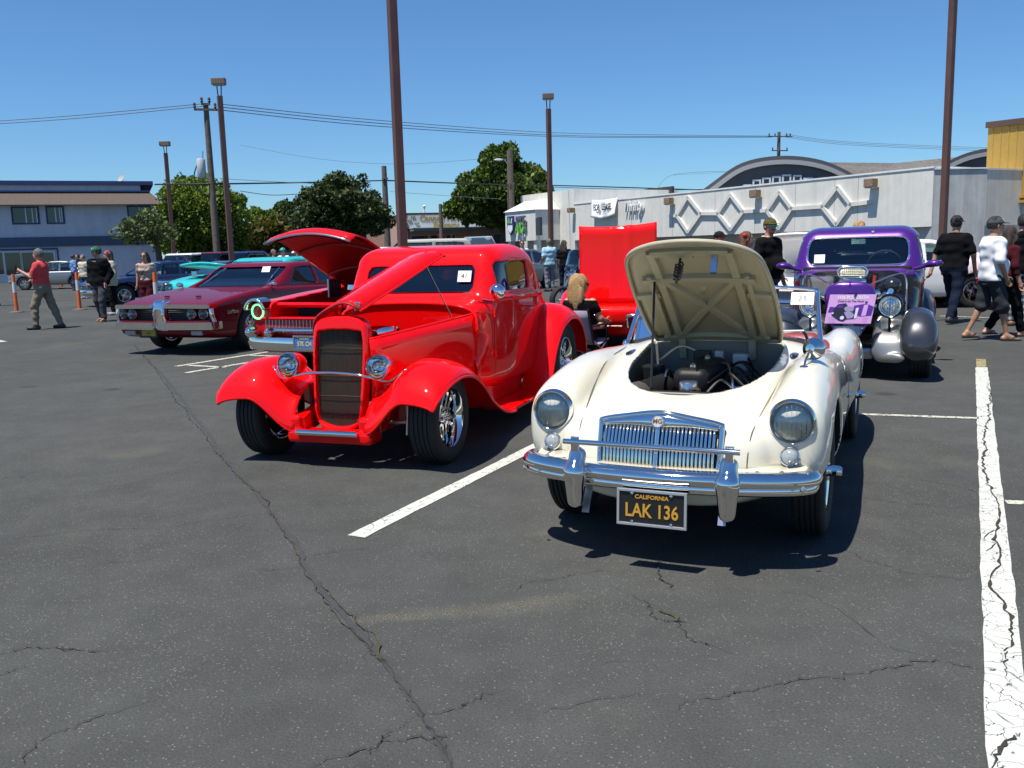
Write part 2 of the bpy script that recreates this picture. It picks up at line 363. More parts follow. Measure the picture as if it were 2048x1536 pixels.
def paint_line(name='road_paint', col=(.60, .60, .55), wear=.37, yel=False):
    m = bpy.data.materials.new(name); m.use_nodes = True; N = m.node_tree.nodes; L = m.node_tree.links; b = N['Principled BSDF']
    tc = N.new('ShaderNodeTexCoord'); g = tc.outputs['Object']
    n = N.new('ShaderNodeTexNoise'); n.inputs['Scale'].default_value = 26; n.inputs['Detail'].default_value = 8; n.inputs['Roughness'].default_value = .75; L.new(g, n.inputs['Vector'])
    w = N.new('ShaderNodeTexNoise'); w.inputs['Scale'].default_value = 7; w.inputs['Detail'].default_value = 4; L.new(g, w.inputs['Vector'])
    mxv = N.new('ShaderNodeVectorMath'); mxv.operation = 'ADD'; L.new(g, mxv.inputs[0])
    sc = N.new('ShaderNodeVectorMath'); sc.operation = 'SCALE'; sc.inputs['Scale'].default_value = .14; L.new(w.outputs['Color'], sc.inputs[0]); L.new(sc.outputs[0], mxv.inputs[1])
    v = N.new('ShaderNodeTexVoronoi'); v.feature = 'DISTANCE_TO_EDGE'; v.inputs['Scale'].default_value = 9; L.new(mxv.outputs[0], v.inputs['Vector'])
    lt = N.new('ShaderNodeMath'); lt.operation = 'LESS_THAN'; lt.inputs[1].default_value = .009; L.new(v.outputs['Distance'], lt.inputs[0])
    gt = N.new('ShaderNodeMath'); gt.operation = 'LESS_THAN'; gt.inputs[1].default_value = wear; L.new(n.outputs['Fac'], gt.inputs[0])
    mx = N.new('ShaderNodeMath'); mx.operation = 'MAXIMUM'; L.new(lt.outputs[0], mx.inputs[0]); L.new(gt.outputs[0], mx.inputs[1])
    var = N.new('ShaderNodeMix'); var.data_type = 'RGBA'; L.new(n.outputs['Fac'], var.inputs[0]); var.inputs[6].default_value = (col[0]*.8, col[1]*.8, col[2]*.78, 1); var.inputs[7].default_value = (*col, 1)
    cm = N.new('ShaderNodeMix'); cm.data_type = 'RGBA'; L.new(mx.outputs[0], cm.inputs[0]); L.new(var.outputs[2], cm.inputs[6]); cm.inputs[7].default_value = (.05, .05, .048, 1)
    L.new(cm.outputs[2], b.inputs['Base Color']); b.inputs['Roughness'].default_value = .7
    return m
RP = paint_line(); RPW = paint_line('worn_road_paint', (.62, .60, .50), .45); RPY = paint_line('old_yellow_paint', (.42, .36, .16), .47)
def stripe(a, b, w, m, z=.004, name='parking_stripe', wob=.0025):
    a = np.array(a[:2]); b = np.array(b[:2]); d = b-a; L = np.linalg.norm(d); d /= L; n = np.array([-d[1], d[0]]); k = max(3, int(L/.12)); V = []; F = []
    for i in range(k+1):
        p = a+d*L*i/k; e1, e2 = RNG.normal(0, wob, 2)
        V += [(*(p+n*(w/2+e1)), z), (*(p-n*(w/2+e2)), z)]
    for i in range(k): F.append((2*i, 2*i+1, 2*i+3, 2*i+2))
    mb = MB(); mb.add(V, F); return mb.build(name, m, kind='structure')
p0, p1 = gp(712, 1074), gp(1062, 898); d = (p1-p0)/np.linalg.norm(p1-p0)
stripe(p0, p0+d*6.2, .105, RP)
q0, q1 = gp(2022, 1536), gp(1963, 735); qd = (q1-q0)/np.linalg.norm(q1-q0)
stripe(q0-qd*1.6, q1, .12, RP); stripe(q1+qd*.02, q1+qd*.75, .10, RPY, z=.0045)
stripe(gp(1640, 826), gp(1957, 837), .075, RPW); stripe(gp(2012, 1005), gp(2200, 1014), .075, RPW)
for a, b in (((352, 733), (600, 694)), ((372, 746), (600, 708)), ((500, 711), (575, 713)), ((378, 731), (451, 735))): stripe(gp(*a), gp(*b), .09, RPW)
stripe(gp(-30, 676), gp(8, 684), .12, RPW)
for a, b in (((1500, 650), (1660, 655)), ((1880, 632), (1990, 636))): stripe(gp(*a), gp(*b), .08, RPW)
CRK = mat('crack_dirt', (.036, .031, .024), .95, var=.5, vscale=40); CRK2 = mat('crack_weeds', (.05, .047, .024), .95, var=.5, vscale=30); SEAL = mat('crack_sealer', (.050, .050, .048), .6, var=.2, vscale=15)
def crack(px, w, m=CRK, jit=.02, z=.0065, fade=True, wv=.5):
    P = np.array([gp(*q)[:2] for q in px]); P = spl(P, 8) if len(P) > 2 else P
    S = [P[0]]
    for a, b in zip(P[:-1], P[1:]):
        L = np.linalg.norm(b-a); k = max(1, int(L/.035))
        for i in range(1, k+1): S.append(a+(b-a)*i/k)
    S = np.array(S); n = len(S); S[1:-1] += RNG.normal(0, jit*.35, (n-2, 2)); walk = np.cumsum(RNG.normal(0, jit*.45, (n, 2)), 0); walk -= np.linspace(0, 1, n)[:, None]*walk[-1]; S += walk*.6
    ker = np.ones(7)/7; Sm = np.stack([np.convolve(np.pad(S[:, c], 3, 'edge'), ker, 'valid') for c in (0, 1)], 1); t = np.gradient(Sm, axis=0); t /= np.linalg.norm(t, axis=1, keepdims=True)+1e-9; nn = np.stack([-t[:, 1], t[:, 0]], 1)
    e = np.minimum(np.arange(n), np.arange(n)[::-1])/max(3, n*.15); e = np.clip(e, .15, 1) if fade else np.ones(n)
    wd_ = w*np.clip(RNG.lognormal(0, wv, n), .25, 2.4)*e*.5
    V = []; F = []
    for i in range(n): V += [(*(S[i]+nn[i]*wd_[i]), z), (*(S[i]-nn[i]*wd_[i]), z)]
    for i in range(n-1): F.append((2*i, 2*i+1, 2*i+3, 2*i+2))
    mb = MB(); mb.add(V, F); mb.build('crack', m, GROUND)
seam = [(270, 690), (330, 755), (385, 825), (430, 880), (470, 935), (520, 985), (560, 1040), (600, 1090), (612, 1130), (650, 1180), (690, 1225), (745, 1295), (790, 1350), (830, 1410), (870, 1470), (900, 1536), (930, 1590)]
crack(seam, .024, SEAL, .006, .004, False, .16); crack(seam, .0045, CRK, .014, .007, False)
crack([(640, 1165), (690, 1225), (745, 1295), (775, 1330)], .008, CRK2, .02, .009)
for c_, w in (([(0, 1080), (120, 1068), (200, 1062), (300, 1060), (400, 1045), (520, 1030)], .006), ([(-20, 1312), (60, 1298), (110, 1297), (160, 1303), (220, 1305)], .009),
              ([(0, 1355), (25, 1343), (48, 1333)], .006), ([(25, 1545), (65, 1490), (140, 1460), (220, 1430), (312, 1400)], .007), ([(850, 1425), (800, 1460), (760, 1495), (738, 1512)], .006),
              ([(600, 1545), (700, 1515), (760, 1497), (820, 1490), (868, 1486), (875, 1470)], .008), ([(855, 1430), (920, 1425), (960, 1400), (1030, 1378)], .007), ([(0, 958), (30, 955), (55, 958)], .008),
              ([(1322, 1122), (1310, 1150), (1330, 1170), (1350, 1182)], .012), ([(1210, 1172), (1270, 1195), (1300, 1215), (1312, 1235), (1345, 1243), (1372, 1246), (1385, 1266), (1410, 1285), (1440, 1292), (1495, 1318)], .008),
              ([(1348, 1425), (1380, 1400), (1450, 1385), (1500, 1375), (1560, 1358), (1620, 1345), (1700, 1335), (1780, 1325), (1865, 1318), (1930, 1330), (1990, 1340), (2060, 1365)], .008),
              ([(1690, 1100), (1740, 1125), (1790, 1145), (1860, 1155), (1960, 1165)], .006), ([(1024, 1190), (1060, 1168), (1120, 1155), (1160, 1147), (1230, 1140)], .006),
              ([(615, 1112), (650, 1107), (740, 1098)], .005), ([(0, 822), (120, 815), (240, 810), (330, 814)], .007), ([(520, 1142), (560, 1140), (612, 1134)], .005), ([(190, 1130), (260, 1124), (330, 1112)], .005),
              ([(1770, 950), (1850, 962), (1960, 985), (2060, 1002)], .006), ([(1700, 990), (1800, 1005), (1960, 1020)], .005), ([(300, 930), (450, 925), (480, 938)], .005), ([(490, 940), (560, 928), (600, 925)], .005),
              ([(430, 880), (460, 878)], .006), ([(1560, 1185), (1640, 1200), (1780, 1290), (1860, 1315)], .004), ([(1040, 1440), (1180, 1405), (1300, 1390)], .004), ([(690, 1230), (740, 1280), (730, 1330)], .003), ([(1180, 1330), (1250, 1320), (1330, 1345)], .003)):
    crack(c_, w*.40, CRK, .018)
crack([(1300, 1215), (1345, 1243), (1372, 1246)], .012, CRK2, .02, .005); crack([(110, 1297), (160, 1303)], .012, CRK2, .02, .005)
for c_ in ([(1975, 760), (1985, 850), (1978, 950), (1992, 1010), (1984, 1060), (2000, 1110), (1988, 1160), (2015, 1210), (2028, 1260), (2020, 1300), (2008, 1340), (2030, 1380)], [(1985, 1545), (2010, 1490), (2040, 1470)], [(2008, 1340), (2060, 1372)]): crack(c_, .008, CRK, .016, .008)
for c_ in ([(1958, 850), (1982, 862)], [(1960, 905), (1984, 915)], [(1962, 1085), (1990, 1062)], [(1968, 1105), (1998, 1085)], [(1970, 1150), (1990, 1160)], [(1990, 1430), (2030, 1455)]): crack(c_, .007, CRK, .012, .008)
# ================================================================== BUILDINGS
def wallmat(name, col, var=.07, vs=1.6, bump=.06, bs=25, rough=.85, streak=.16): return mat(name, col, rough, var=var, vscale=vs, bump=bump, bscale=bs, streak=streak)
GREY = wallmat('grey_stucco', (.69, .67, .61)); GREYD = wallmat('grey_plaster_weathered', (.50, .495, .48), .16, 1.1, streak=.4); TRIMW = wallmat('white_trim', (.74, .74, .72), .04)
BW = wallmat('blue_grey_wall', (.56, .57, .63)); NAVY = wallmat('navy_trim', (.03, .05, .16), .1); BAND = wallmat('slate_band', (.075, .10, .16), .08); SHING = mat('brown_shingle', (.105, .08, .065), .9, var=.35, vscale=14, bump=.5, bscale=30)
WGL = mat('window_glass', (.02, .03, .035), .06, coat=.5, var=.3, vscale=.7); WFR = mat('white_window_frame', (.65, .66, .68), .5)
PINK = wallmat('pink_stucco', (.50, .32, .25)); TAUPE = wallmat('mauve_stucco', (.27, .17, .145)); SIGNW = wallmat('bakery_sign_white', (.56, .56, .62), .08, 3)
OCHRE = mat('ochre_metal', (.40, .245, .045), .6, var=.08, vscale=2); BROWNT = mat('brown_trim', (.09, .05, .04), .7)
CMU = wallmat('painted_block', (.60, .61, .56), .08, 2); ROOF = mat('grey_shingle_roof', (.15, .14, .125), .95, var=.4, vscale=3, bump=.6, bscale=18); CHAR = wallmat('charcoal_wall', (.085, .092, .105))
RUST = mat('rusty_lamp', (.25, .17, .11), .7, var=.45, vscale=12); POLEM = mat('brown_pole_paint', (.115, .055, .04), .5, var=.22, vscale=2.5, streak=.35)
def qd_(o, u, n, z=(0, 0, 1)):
    """matrix: local x=u, y=z(up), z=n(out)"""
    u = Vector(u); n = Vector(n); z = Vector(z); return Matrix(((u[0], z[0], n[0], o[0]), (u[1], z[1], n[1], o[1]), (u[2], z[2], n[2], o[2]), (0, 0, 0, 1)))
def win(par, M, x, y, w, h, mull=1, fr=WFR, t=.07, horiz=0, gl=WGL, dep=.06, name='window'):
    """window in wall plane: pane recessed in a proud frame; x,y = lower-left"""
    f = MB(); f.box((x+w/2, y+t/2, dep/2), (w, t, dep)); f.box((x+w/2, y+h-t/2, dep/2), (w, t, dep)); f.box((x+t/2, y+h/2, dep/2), (t, h-2*t, dep)); f.box((x+w-t/2, y+h/2, dep/2), (t, h-2*t, dep))
    for i in range(mull): f.box((x+w*(i+1)/(mull+1), y+h/2, dep/2-.005), (t*.8, h-2*t, dep))
    for i in range(horiz): f.box((x+w/2, y+h*(i+1)/(horiz+1), dep/2-.006), (w-2*t, t*.8, dep))
    for i in range(len(f.v)): f.v[i] = tuple(M @ Vector(f.v[i]))
    o = f.build(name, fr, par)
    g = MB(); g.box((x+w/2, y+h/2, .012), (w-t, h-t, .02), M); g.build('pane', gl, o); return o
# ---- blue-grey two-storey motel, far left
HT = 7.0
a = onpl(-260, 365, (0, 0, HT), (0, 0, 1)); b = onpl(312, 367, (0, 0, HT), (0, 0, 1))
u = (b-a)/np.linalg.norm(b-a); nrm = np.array([u[1], -u[0], 0]); L = np.linalg.norm(b-a)
M = qd_(a, u, nrm) ; M = Matrix.Translation((0, 0, -HT)) @ M
mot = thing('motel', 'blue-grey two-storey motel with brown shingle mansard at far left', 'building', (0, 0, 0))
def mpx(px, py, off=0): # wall coords of a sight line
    p = onpl(px, py, a+nrm*off, nrm); return float(np.dot(p-a, u)), float(p[2])
zb = {k: mpx(150, v)[1] for k, v in dict(roof=366, par=383, eave=410, band0=473, band1=492).items()}
Lw = L-.2
w = MB(); w.box((Lw/2, zb['eave']/2, -4), (Lw, zb['eave'], 8), M); w.build('wall', BW, mot)
w = MB(); w.box((L/2-.9, (HT+zb['par'])/2, -4.6), (L-1.8+1.4, HT-zb['par'], 8), M); w.build('parapet', BW, mot)
w = MB(); w.box((L/2-.3, HT+.06, -4.5), (L+.2, .28, 8.3), M); w.build('parapet_cap', NAVY, mot)
w = MB(); e, p_ = zb['eave'], zb['par']
w.add([(-1, e, .75), (L+.45, e, .75), (L-.5, p_, -.55), (-1, p_, -.55), (-1, e, -.2), (L+.45, e, -.2), (L+.45, e, -7), (L-.5, p_, -6)], [(0, 1, 2, 3), (0, 4, 5, 1), (1, 6, 7, 2)], M); mans = w.build('roof', SHING, mot)
w = MB(); w.box((L/2-.3, p_+.05, -4.0), (L-.5, .1, 7.25), M); w.build('roof_edge', NAVY, mans)
w = MB(); w.box((Lw/2, (zb['band0']+zb['band1'])/2, .06), (Lw+.1, zb['band0']-zb['band1'], .14), M); w.build('band', BAND, mot)
for x0, y0, x1, y1 in ((25, 413, 77, 449), (94, 412, 127, 448), (256, 411, 300, 440)):
    wx0, wz0 = mpx(x0, y1); wx1, wz1 = mpx(x1, y0); win(mot, M, wx0, wz0, wx1-wx0, wz1-wz0, 1, NAVY, .1)
    fm = MB(); xx = (wx0+wx1)/2; fm.box((xx+(wx1-wx0)/4, wz0+(wz1-wz0)/2, .05), (.06, wz1-wz0-.2, .03), M); fm.box((xx+.02, wz0+(wz1-wz0)/2, .068), (.08, wz1-wz0-.2, .03), M); fm.box((wx1-.17, wz0+(wz1-wz0)/2, .05), (.06, wz1-wz0-.2, .03), M); fm.build('sash', WFR, mot)
for x0, x1 in ((-60, 8), (10, 44), (44, 78), (78, 110)):
    wx0, wz0 = mpx(x0, 553); wx1, wz1 = mpx(x1, 502); win(mot, M, wx0+.03, wz0, wx1-wx0-.06, wz1-wz0, 0, WFR, .09)
wx0, wz0 = mpx(-60, 556); wx1, wz1 = mpx(111, 499); f = MB(); f.box(((wx0+wx1)/2, wz1+.06, .04), (wx1-wx0+.3, .1, .1), M); f.box((wx1+.12, (wz0+wz1)/2, .04), (.08, wz1-wz0+.02, .08), M); f.build('window_surround', NAVY, mot)
w = MB(); w.box((Lw+.06, zb['eave']/2, -.04), (.12, zb['eave']-.02, .16), M); w.build('corner_board', mat('blue_corner', (.10, .25, .55), .6), mot)
dp = onpl(246, 368, a-nrm*2.2, nrm); ds = thing('satellite_dish', 'white satellite dish on the motel roof', 'dish', dp)
sd = MB(); sd.lathe([(0, .03), (.2, .045), (.33, .085), (.42, .13), (.42, .115), (.30, .06), (.2, .03), (0, .015)], 22, Matrix.Translation((0, 0, .36)) @ T(rx=1.15, rz=-.7)); sd.build('dish', mat('dish_grey', (.45, .45, .43), .7), ds, smooth=.8)
sd = MB(); sd.tube([(0, 0, -.1), (0, 0, .4)], .03, 6); sd.tube([(0, 0, .1), (.15, -.5, .35)], .02, 5); sd.build('mast', STEEL, ds)
# ---- small grey gabled house with fence
hs = thing('gabled_house', 'low grey gabled house behind wooden fence beyond the trees', 'house'); Yh = 92.
c0 = aty(482, 520, Yh); c1 = aty(600, 520, Yh); ap = aty(508, 483, Yh); ev = aty(590, 496, Yh); evl = aty(455, 492, Yh)
w = MB(); w.add([(evl[0], Yh, 0), (c1[0]+3, Yh, 0), (c1[0]+3, Yh, ev[2]-.35), (ap[0], Yh, ap[2]-.25), (evl[0], Yh, evl[2]-.2), (evl[0], Yh+9, 0), (c1[0]+3, Yh+9, 0), (c1[0]+3, Yh+9, ev[2]-.35), (ap[0], Yh+9, ap[2]-.25), (evl[0], Yh+9, evl[2]-.2)], [(0, 1, 2, 3, 4), (5, 9, 8, 7, 6), (1, 6, 7, 2), (0, 4, 9, 5)]); w.build('wall', wallmat('house_grey', (.13, .14, .15)), hs)
w = MB()
for (x0, z0), (x1, z1) in (((evl[0]-.6, evl[2]-.1), (ap[0], ap[2])), ((ap[0], ap[2]), (c1[0]+4, ev[2]-.5))): w.add([(x0, Yh-.5, z0), (x1, Yh-.5, z1), (x1, Yh+9.5, z1), (x0, Yh+9.5, z0), (x0, Yh-.5, z0-.2), (x1, Yh-.5, z1-.2), (x1, Yh+9.5, z1-.2), (x0, Yh+9.5, z0-.2)], [(0, 1, 2, 3), (4, 5, 6, 7), (0, 4, 5, 1)])
w.build('roof', wallmat('house_fascia', (.42, .44, .47)), hs)
for x0, x1 in ((522, 552), (484, 489)):
    A, B = aty(x0, 507, Yh), aty(x1, 497, Yh); win(hs, qd_((A[0], Yh-.01, A[2]), (1, 0, 0), (0, -1, 0)), 0, 0, B[0]-A[0], B[2]-A[2], 1, mat('dark_frame', (.02, .02, .025), .5), .12)
fe = thing('wood_fence', 'dark weathered plank fence in front of grey gabled house', 'fence'); fx0, fx1 = aty(470, 512, 82)[0], aty(640, 512, 82)[0]; fm = None
FW = mat('weathered_plank', (.075, .06, .05), .9, var=.3, vscale=3)
pm = MB(); pm.box((0, 0, .85), (.42, .04, 1.7)); pl0 = pm.build('plank', FW, fe); pl0.location = (fx0, 82, 0); x = fx0+.46
while x < fx1:
    q = pl0.copy(); COL.objects.link(q); q.location = (x, 82+random.uniform(-.01, .01), random.uniform(-.05, .05)); x += .46
# ---- pink bakery
bk = thing('bakery', 'pink and mauve single-storey bakery with gold-lettered sign band', 'shop'); HB = 5.7
A = onpl(813, 428, (0, 0, HB), (0, 0, 1)); B = onpl(1030, 425, (0, 0, HB), (0, 0, 1)); u = (B-A)/np.linalg.norm(B-A); n = np.array([u[1], -u[0], 0]); Lb = np.linalg.norm(B-A)
M = Matrix.Translation((0, 0, -HB)) @ qd_(A, u, n)
def bpx(px, py): p = onpl(px, py, A, n); return float(np.dot(p-A, u)), float(p[2])
z1 = bpx(900, 456)[1]; xs = bpx(969, 440)[0]
w = MB(); w.box((Lb/2+2, (HB+z1)/2, -5), (Lb+4, HB-z1, 10), M); w.build('upper_wall', TAUPE, bk)
w = MB(); w.box((Lb/2+2, z1/2, -6), (Lb+4-.02, z1-.01, 10), M); w.build('lower_wall', PINK, bk)
w = MB(); w.box((Lb/2+2, HB+.05, -5), (Lb+4.2, .12, 10.2), M); w.build('cornice', BROWNT, bk)
w = MB(); w.box((xs/2+.05, (HB+z1)/2-.02, .03), (xs-.1, HB-z1-.16, .08), M); sgn = w.build('sign_board', SIGNW, bk)
GOLD = mat('gold_letters', (.36, .25, .08), .6, var=.2)
cx = bpx(893, 440)[0]; zt = bpx(893, 437)[1]; zl = bpx(893, 450)[1]
text('Cannon Flowers', .95, 'lettering', GOLD, sgn, M @ T((cx-.1, zt+.02, .085)), .02, sx=.98, bold=.03); text('Bakery', 1.0, 'lettering', GOLD, sgn, M @ T((cx-.1, zl-.04, .085)), .02, sx=1.1, bold=.035)
OLIVE = mat('painted_vine', (.20, .19, .08), .8)
for s in (-1, 1):
    for k in range(6):
        x0 = cx-.1+s*(3.35+.42*k); z0 = (HB+z1)/2+.45*math.sin(k*2.1+s); mb = MB(); mb.tube(spl([(x0, z0-.3, .08), (x0+.15*s, z0, .08), (x0-.1*s, z0+.3, .08)], 5), .05, 5, M); mb.ell((x0+.2*s, z0+.1, .08), (.16, .1, .015), 7, 4, M); mb.ell((x0-.18*s, z0-.2, .08), (.12, .15, .015), 7, 4, M); mb.build('vine_scroll', OLIVE, sgn)
w = MB(); w.box((Lb/2+2, z1-.16, .9), (Lb+3.4, .3, 2.0), M); cn = w.build('canopy', mat('teal_grey_fascia', (.14, .19, .19), .6), bk)
w = MB(); w.box((Lb/2+2, z1+.03, .92), (Lb+3.5, .07, 2.1), M); w.build('canopy_edge', mat('pale_green_edge', (.42, .5, .47), .6), cn)
for x0, x1, kk in ((825, 862, 0), (863, 882, 0), (896, 907, 0), (908, 916, 0), (980, 989, 0), (991, 1008, 0)):
    X0, X1 = bpx(x0, 480)[0], bpx(x1, 480)[0]; win(bk, M @ Matrix.Translation((0, 0, -.98)), X0, .3, X1-X0, z1-1.0, kk, mat('cream_frame', (.5, .48, .42), .6), .1)
for x0, x1 in ((928, 947), (950, 966)):
    X0, X1 = bpx(x0, 480)[0], bpx(x1, 480)[0]; mb = MB(); mb.box(((X0+X1)/2, 1.3, -.96), (X1-X0, 2.6, .06), M); mb.build('door_panel', wallmat('beige_panel', (.42, .40, .33)), bk)
X0 = bpx(880, 470); mb = MB(); mb.box((X0[0], X0[1], .3), (1.0, .5, .1), M); os_ = mb.build('hanging_sign', mat('red_sign', (.65, .05, .03), .5), bk); text('OPEN', .34, 'lettering', WHITEP, os_, M @ T((X0[0], X0[1], .352)), .003)
w = MB(); sA = np.array(A)+u*.0; w.add([(0, 0, 0), (0, HB-.4, 0), (-.05, HB-.4, -14), (-.05, 0, -14), (-3.2, HB-.4, -14), (-3.2, 0, -14)], [(0, 1, 2, 3), (3, 2, 4, 5)], M); w.build('side_wall', PINK, bk)
for k, (px, h) in enumerate(((848, .9), (881, 1.4))): pass
vp = thing('roof_vent', 'small white vent pipe standing on the bakery roof', 'vent', aty(849, 427, A[1]+4)); mb = MB(); mb.tube([(0, 0, -.3), (0, 0, .8)], .09, 8); mb.ell((0, 0, .85), (.2, .2, .15), 8, 5); mb.build('pipe', WHITEP, vp)
# ---- long grey store with diamond trim
HR = 5.2
PB = onpl(1868, 336, (0, 0, HR), (0, 0, 1)); PA = onpl(1148, 409, (0, 0, HR), (0, 0, 1)); u = (PA-PB)/np.linalg.norm(PA-PB); n = np.array([u[1], -u[0], 0])
if np.dot(n, -PB) < 0: n = -n
LW = np.linalg.norm(PA-PB); O = np.array([PB[0], PB[1], 0])
# local x runs from far-left (0) to near-right (LW)
O2 = np.array([PA[0], PA[1], 0]); ux = -u; M = qd_(O2, ux, n)
def rpx(px, py, off=0.):
    p = onpl(px, py, O2+n*off, n); return float(np.dot(p-O2, ux)), float(p[2])
st = thing('grey_store', 'long grey stucco store with raised diamond trim and vacant signs', 'store')
zs = rpx(1450, 469)[1]
w = MB(); w.box((LW/2, (HR+zs)/2, -6), (LW, HR-zs, 12), M); w.build('wall', GREY, st)
w = MB(); w.box((LW/2, HR+.05, -6), (LW+.1, .1, 12.1), M); w.build('coping', TRIMW, st)
w = MB(); w.box((LW/2, zs/2, -7), (LW-.1, zs-.02, 11), M); w.build('lower_wall', wallmat('grey_lower', (.52, .52, .50)), st)
for px in (1263, 1345, 1430, 1510, 1590, 1668, 1715):
    x_ = rpx(px, 430)[0]; w = MB(); w.box((x_, (HR+zs)/2, .004), (.03, HR-zs-.1, .012), M); w.build('wall_joint', wallmat('joint_grey', (.33, .33, .335)), st)
# parapet step and rear parapet on the left
xa = rpx(1041, 395)[0]; hz_ = rpx(1100, 384)[1]
w = MB(); w.box((xa/2, hz_/2, -6.02), (-xa, hz_, 12), M); w.build('entry_block', GREY, st)
xb = rpx(1231, 400, -11)[0]; w = MB(); w.box((xb/2+.4, rpx(1190, 392, -11)[1]-.6, -11), (xb, 1.4, .3), M); w.build('rear_parapet', mat('tar_parapet', (.03, .03, .035), .9), st)
# sign tower: battered roof box that stands out from the wall
pr = 2.6; tx0 = rpx(1011, 450, pr)[0]; tx1 = rpx(1071, 450, pr)[0]; tz0 = rpx(1040, 482, pr)[1]; tz1 = rpx(1040, 422, pr)[1]; tz2 = rpx(1060, 402, pr-1.4)[1]
w = MB(); w.box(((tx0+tx1)/2, (tz0+tz1)/2, pr/2), (tx1-tx0, tz1-tz0, pr), M); tw = w.build('sign_tower', GREY, st)
w = MB(); w.add([(tx0-.12, tz1, pr+.12), (tx1+.12, tz1, pr+.12), (tx1+.12, tz1, .02), (tx0-.12, tz1, .02), (tx0+1.3, tz2, pr-1.4), (tx1-1.1, tz2, pr-1.4), (tx1-1.1, tz2, .02), (tx0+1.3, tz2, .02)], [(0, 1, 5, 4), (1, 2, 6, 5), (0, 4, 7, 3), (4, 5, 6, 7), (0, 3, 2, 1)], M); w.build('tower_roof', wallmat('cream_roof', (.66, .64, .56), .05), tw)
for q in (tx0+.4, tx1-.4):
    w = MB(); w.box((q, tz0/2, pr-.4), (.5, tz0-.01, .5), M); w.build('column', GREY, tw)
for x0_, x1_ in ((tx0+.2, tx0+1.8), (tx0+2.2, tx1-.3)):
    win(st, M @ Matrix.Translation((0, 0, -.9)), x0_, .1, x1_-x0_, tz0-.15, 1, mat('alu_frame', (.2, .2, .2), .4), .08)
# shield and letters stand proud of the tower face
def tpx(px, py): return rpx(px, py, pr)
sx0, sz1 = tpx(1020.5, 433); sx1, sz0 = tpx(1033.5, 470); sw = sx1-sx0; sh = sz1-sz0
shield = spl([(0, sh), (sw/2, sh), (sw, sh), (sw, sh*.5), (sw*.9, sh*.25), (sw/2, 0), (sw*.1, sh*.25), (0, sh*.5)], 1, True)
w = MB(); w.prism([(sx0+p[0], sz0+p[1]) for p in shield], .2, .36, M @ Matrix.Translation((0, 0, pr))); sh_o = w.build('shield_emblem', mat('navy_sign', (.02, .035, .20), .4), st)
w = MB(); w.prism([(sx0+sw*(.12+.76*p[0]/sw), sz0+sh*.10+sh*.42*(p[1]/sh)) for p in spl([(0, sh), (sw, sh), (sw, sh*.45), (sw*.5, 0), (0, sh*.45)], 1, True)], .362, .38, M @ Matrix.Translation((0, 0, pr))); w.build('shield_face', mat('sign_white', (.8, .8, .8), .5), sh_o)
LGRN = mat('lime_sign', (.13, .45, .05), .5)
for dx, dz, r in ((.30, .82, .13), (.22, .70, .12), (.38, .68, .11)): w = MB(); w.ell((sx0+sw*dx, sz0+sh*dz, .37), (sw*r, sh*r*.8, .02), 8, 5, M @ Matrix.Translation((0, 0, pr))); w.build('leaf_mark', LGRN, sh_o)
w = MB(); w.box((0, 0, 0), (sw*.12, sh*.26, .02), M @ T((sx0+sw*.74, sz0+sh*.74, pr+.37), rz=-.35)); w.build('pestle_mark', WHITEP, sh_o)
lx, lz = tpx(1046, 440); text('RITE', (sz1-sz0)*.74, 'letters', mat('navy_grey_letters', (.10, .11, .17), .5), st, M @ T((lx, lz-.15, pr+.26)), .07, sx=.66, bold=.03)
lx, lz = tpx(1044.5, 457); text('AID', (sz1-sz0)*.76, 'letters', LGRN, st, M @ T((lx, lz, pr+.26)), .07, sx=.74, bold=.03)
# FOR LEASE banner
bx0, bz1 = rpx(1189, 400); bx1, bz0 = rpx(1237, 430)
bn = thing('lease_banner', 'white FOR LEASE banner tied to the grey store wall', 'banner'); G = []
for i in range(9):
    r_ = []
    for j in range(15):
        s_, t_ = j/14, i/8; sag = -.22*math.sin(math.pi*s_)*(1-t_) - (.10*math.sin(math.pi*s_))*t_
        r_.append(tuple(M @ Vector((bx0+(bx1-bx0)*s_, bz0+(bz1-bz0)*t_+sag, .18+.07*math.sin(9*s_+3*t_)+.05*math.sin(17*s_-6*t_)+.25*(1-t_)))))
    G.append(r_)
mb = MB(); mb.grid(G); mb.build('sheet', WHITEP, bn, smooth=2, solid=.01)
lh = bz1-bz0; text('FOR  LEASE', lh*.50, 'lettering', mat('black_print', (.03, .025, .03), .6), bn, M @ T(((bx0+bx1)/2, bz0+lh*.50, .45)), .004, sx=.70, bold=.02)
for k in range(2): text('---- -- -------', lh*.16, 'lettering', mat('grey_print', (.3, .3, .4), .6), bn, M @ T(((bx0+bx1)/2-.1, bz0+lh*(.28-.16*k), .47)), .003, sx=.9)
lx, lz = rpx(1269, 413); text('Thrifty', 1.15, 'letters', TRIMW, st, M @ T((lx, lz, .2)), .06, sx=.80, shear=.25, bold=.025)
